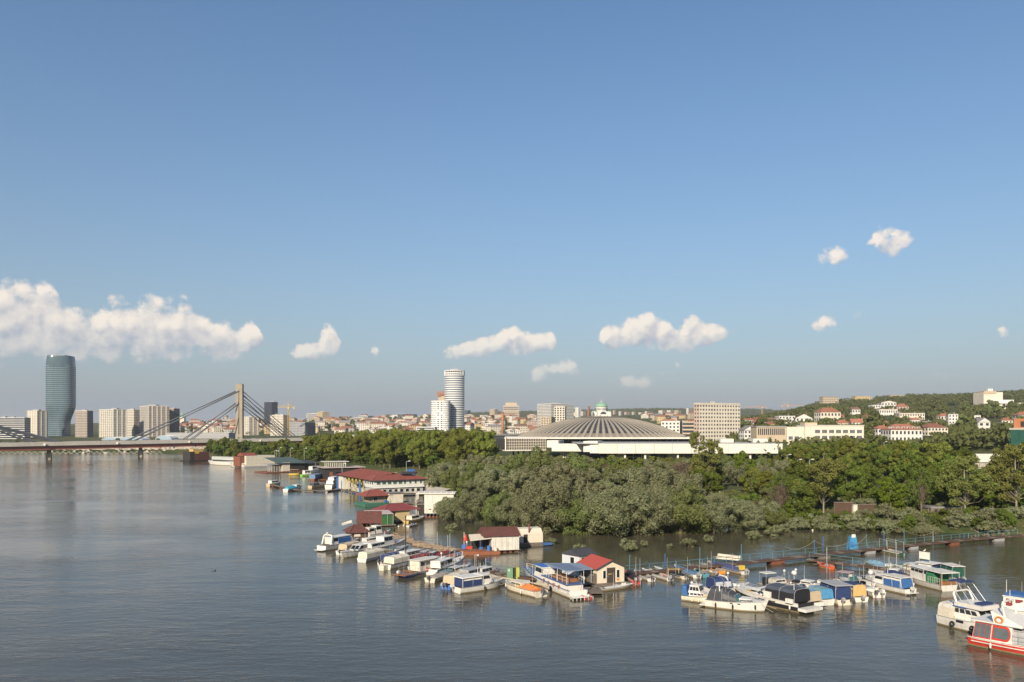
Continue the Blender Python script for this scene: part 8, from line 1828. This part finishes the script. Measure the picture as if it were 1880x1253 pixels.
p = Wp(852, 1008, .5); o = root('red_parasol', 'folded red parasol and clutter on the jetty by the white hut', 'parasol', tuple(p)); MB().tube((0, 0, 0), (0, 0, 3.2), .05, 5).build('pole', WHITE, o); MB().tube((.3, 0, 1.6), (.3, 0, 2.8), .5, 8, .1).build('canopy', RED, o); rb(o, 'cool_box', BLUEP, -.4, -.3, .0, .3, .3, .8); rb(o, 'barrel', RED, .4, -.4, .0, 1.6, .4, .5)
# log boom of driftwood
def boom():
    rg = random.Random(9); P = [Wp(x, y) for x, y in ((716, 982), (742, 990), (770, 1000), (800, 1006), (826, 1012), (850, 1014))]; m = MB(); k = 0
    for i in range(300):
        f = rg.random() * (len(P) - 1.001); a, b_ = P[int(f)], P[int(f) + 1]; p = a.lerp(b_, f % 1) + Vector((rg.uniform(-1.3, 1.3), rg.uniform(-2.0, 2.0), rg.uniform(-.05, .3))); d = Vector(((b_ - a).normalized().x + rg.uniform(-.5, .5), (b_ - a).normalized().y + rg.uniform(-.7, .7), rg.uniform(-.06, .06))).normalized(); l = rg.uniform(.4, 2.2)
        m.tube(p - d * l / 2, p + d * l / 2, rg.uniform(.06, .2), 5)
    o = m.build('driftwood', mat('driftwood', (.25, .185, .125), .9, .4, 1.0)); stuff(o); o['label'] = 'jumbled driftwood raft along the floating boom'; o['category'] = 'driftwood'
    for i in range(26):
        f = rg.random() * (len(P) - 1.001); a, b_ = P[int(f)], P[int(f) + 1]; p = a.lerp(b_, f % 1); d = (b_ - a).normalized(); d = Vector((d.x + rg.uniform(-.2, .2), d.y + rg.uniform(-.3, .3), 0)).normalized(); l = rg.uniform(2.5, 5)
        o = root('log', 'long weathered log lying in the driftwood boom', 'log', tuple(p + Vector((rg.uniform(-1, 1), rg.uniform(-1.5, 1.5), .12))), 0, 'logs of the driftwood boom'); MB().tube(-d * l / 2, d * l / 2, .22, 8, .16).build('trunk', mat('driftwood', (.25, .185, .125)), o)
    for i in range(4):
        x, y = rg.choice(((rg.uniform(60, 560), rg.uniform(930, 1100)), (rg.uniform(1250, 1500), rg.uniform(1000, 1050)))); p = Wp(x, y); o = root('floating_branch', 'dark branch drifting on the open river', 'branch', tuple(p), rg.uniform(0, 3), 'drifting branches'); MB().path([Vector((-.8, 0, 0)), Vector((0, .1, .06)), Vector((.9, -.1, .02))], .07, 5).build('stem', DARK, o); MB().tube((0, .1, .06), (.5, .6, .1), .04, 4).build('twig', DARK, o)
boom()
for k, (x, y) in enumerate(((741, 966), (732, 968), (1270, 1072), (1461, 1048), (857, 997), (1492, 975), (1440, 1050), (686, 985), (712, 988), (875, 1017))):
    p = Wp(x, y); o = root('mooring_buoy', 'small white float on the water among the boats', 'buoy', (p.x, p.y, .05), 0, 'white floats'); MB().sphere((0, 0, .1), .22, 8, 6).build('ball', WHITE, o, True); MB().tube((0, 0, .3), (0, 0, .45), .03, 5).build('eye', STEEL, o)
# ------------------------------------------------------------------ labels: tell repeats apart by their place in their row
ONES = ['first', 'second', 'third', 'fourth', 'fifth', 'sixth', 'seventh', 'eighth', 'ninth', 'tenth', 'eleventh', 'twelfth', 'thirteenth', 'fourteenth', 'fifteenth', 'sixteenth', 'seventeenth', 'eighteenth', 'nineteenth', 'twentieth']
def single_out():
    by = {}; cut = {}
    for o in list(COL.objects):
        if o.parent is None and o.get('label') and o.get('kind') is None: by.setdefault(o['label'], []).append(o)
    def trim(lab):
        w = lab.rstrip(',').split()[:9]
        while w[-1].strip(',') in ('of', 'the', 'in', 'on', 'a', 'at', 'and', 'behind', 'under', 'between', 'right', 'left'): w = w[:-1]
        return ' '.join(w).rstrip(',')
    for lab, obs in by.items():
        if len(obs) > 1: cut.setdefault(trim(lab), []).extend(obs)
    for lab, obs in by.items():
        if len(obs) == 1 and trim(lab) in cut: cut[trim(lab)].extend(obs)
    for lab, obs in cut.items():
        n = len(obs); rows = max(1, math.ceil(n / 14)); obs.sort(key=lambda o: o.location.y); per = math.ceil(n / rows)
        for r in range(rows):
            row = sorted(obs[r * per:(r + 1) * per], key=lambda o: o.location.x / o.location.y)
            for i, o in enumerate(row):
                o['label'] = lab + ', %s from the left' % ONES[i] + (' in %s row' % ONES[r].replace('first', 'nearest') if rows > 1 else '')
single_out()
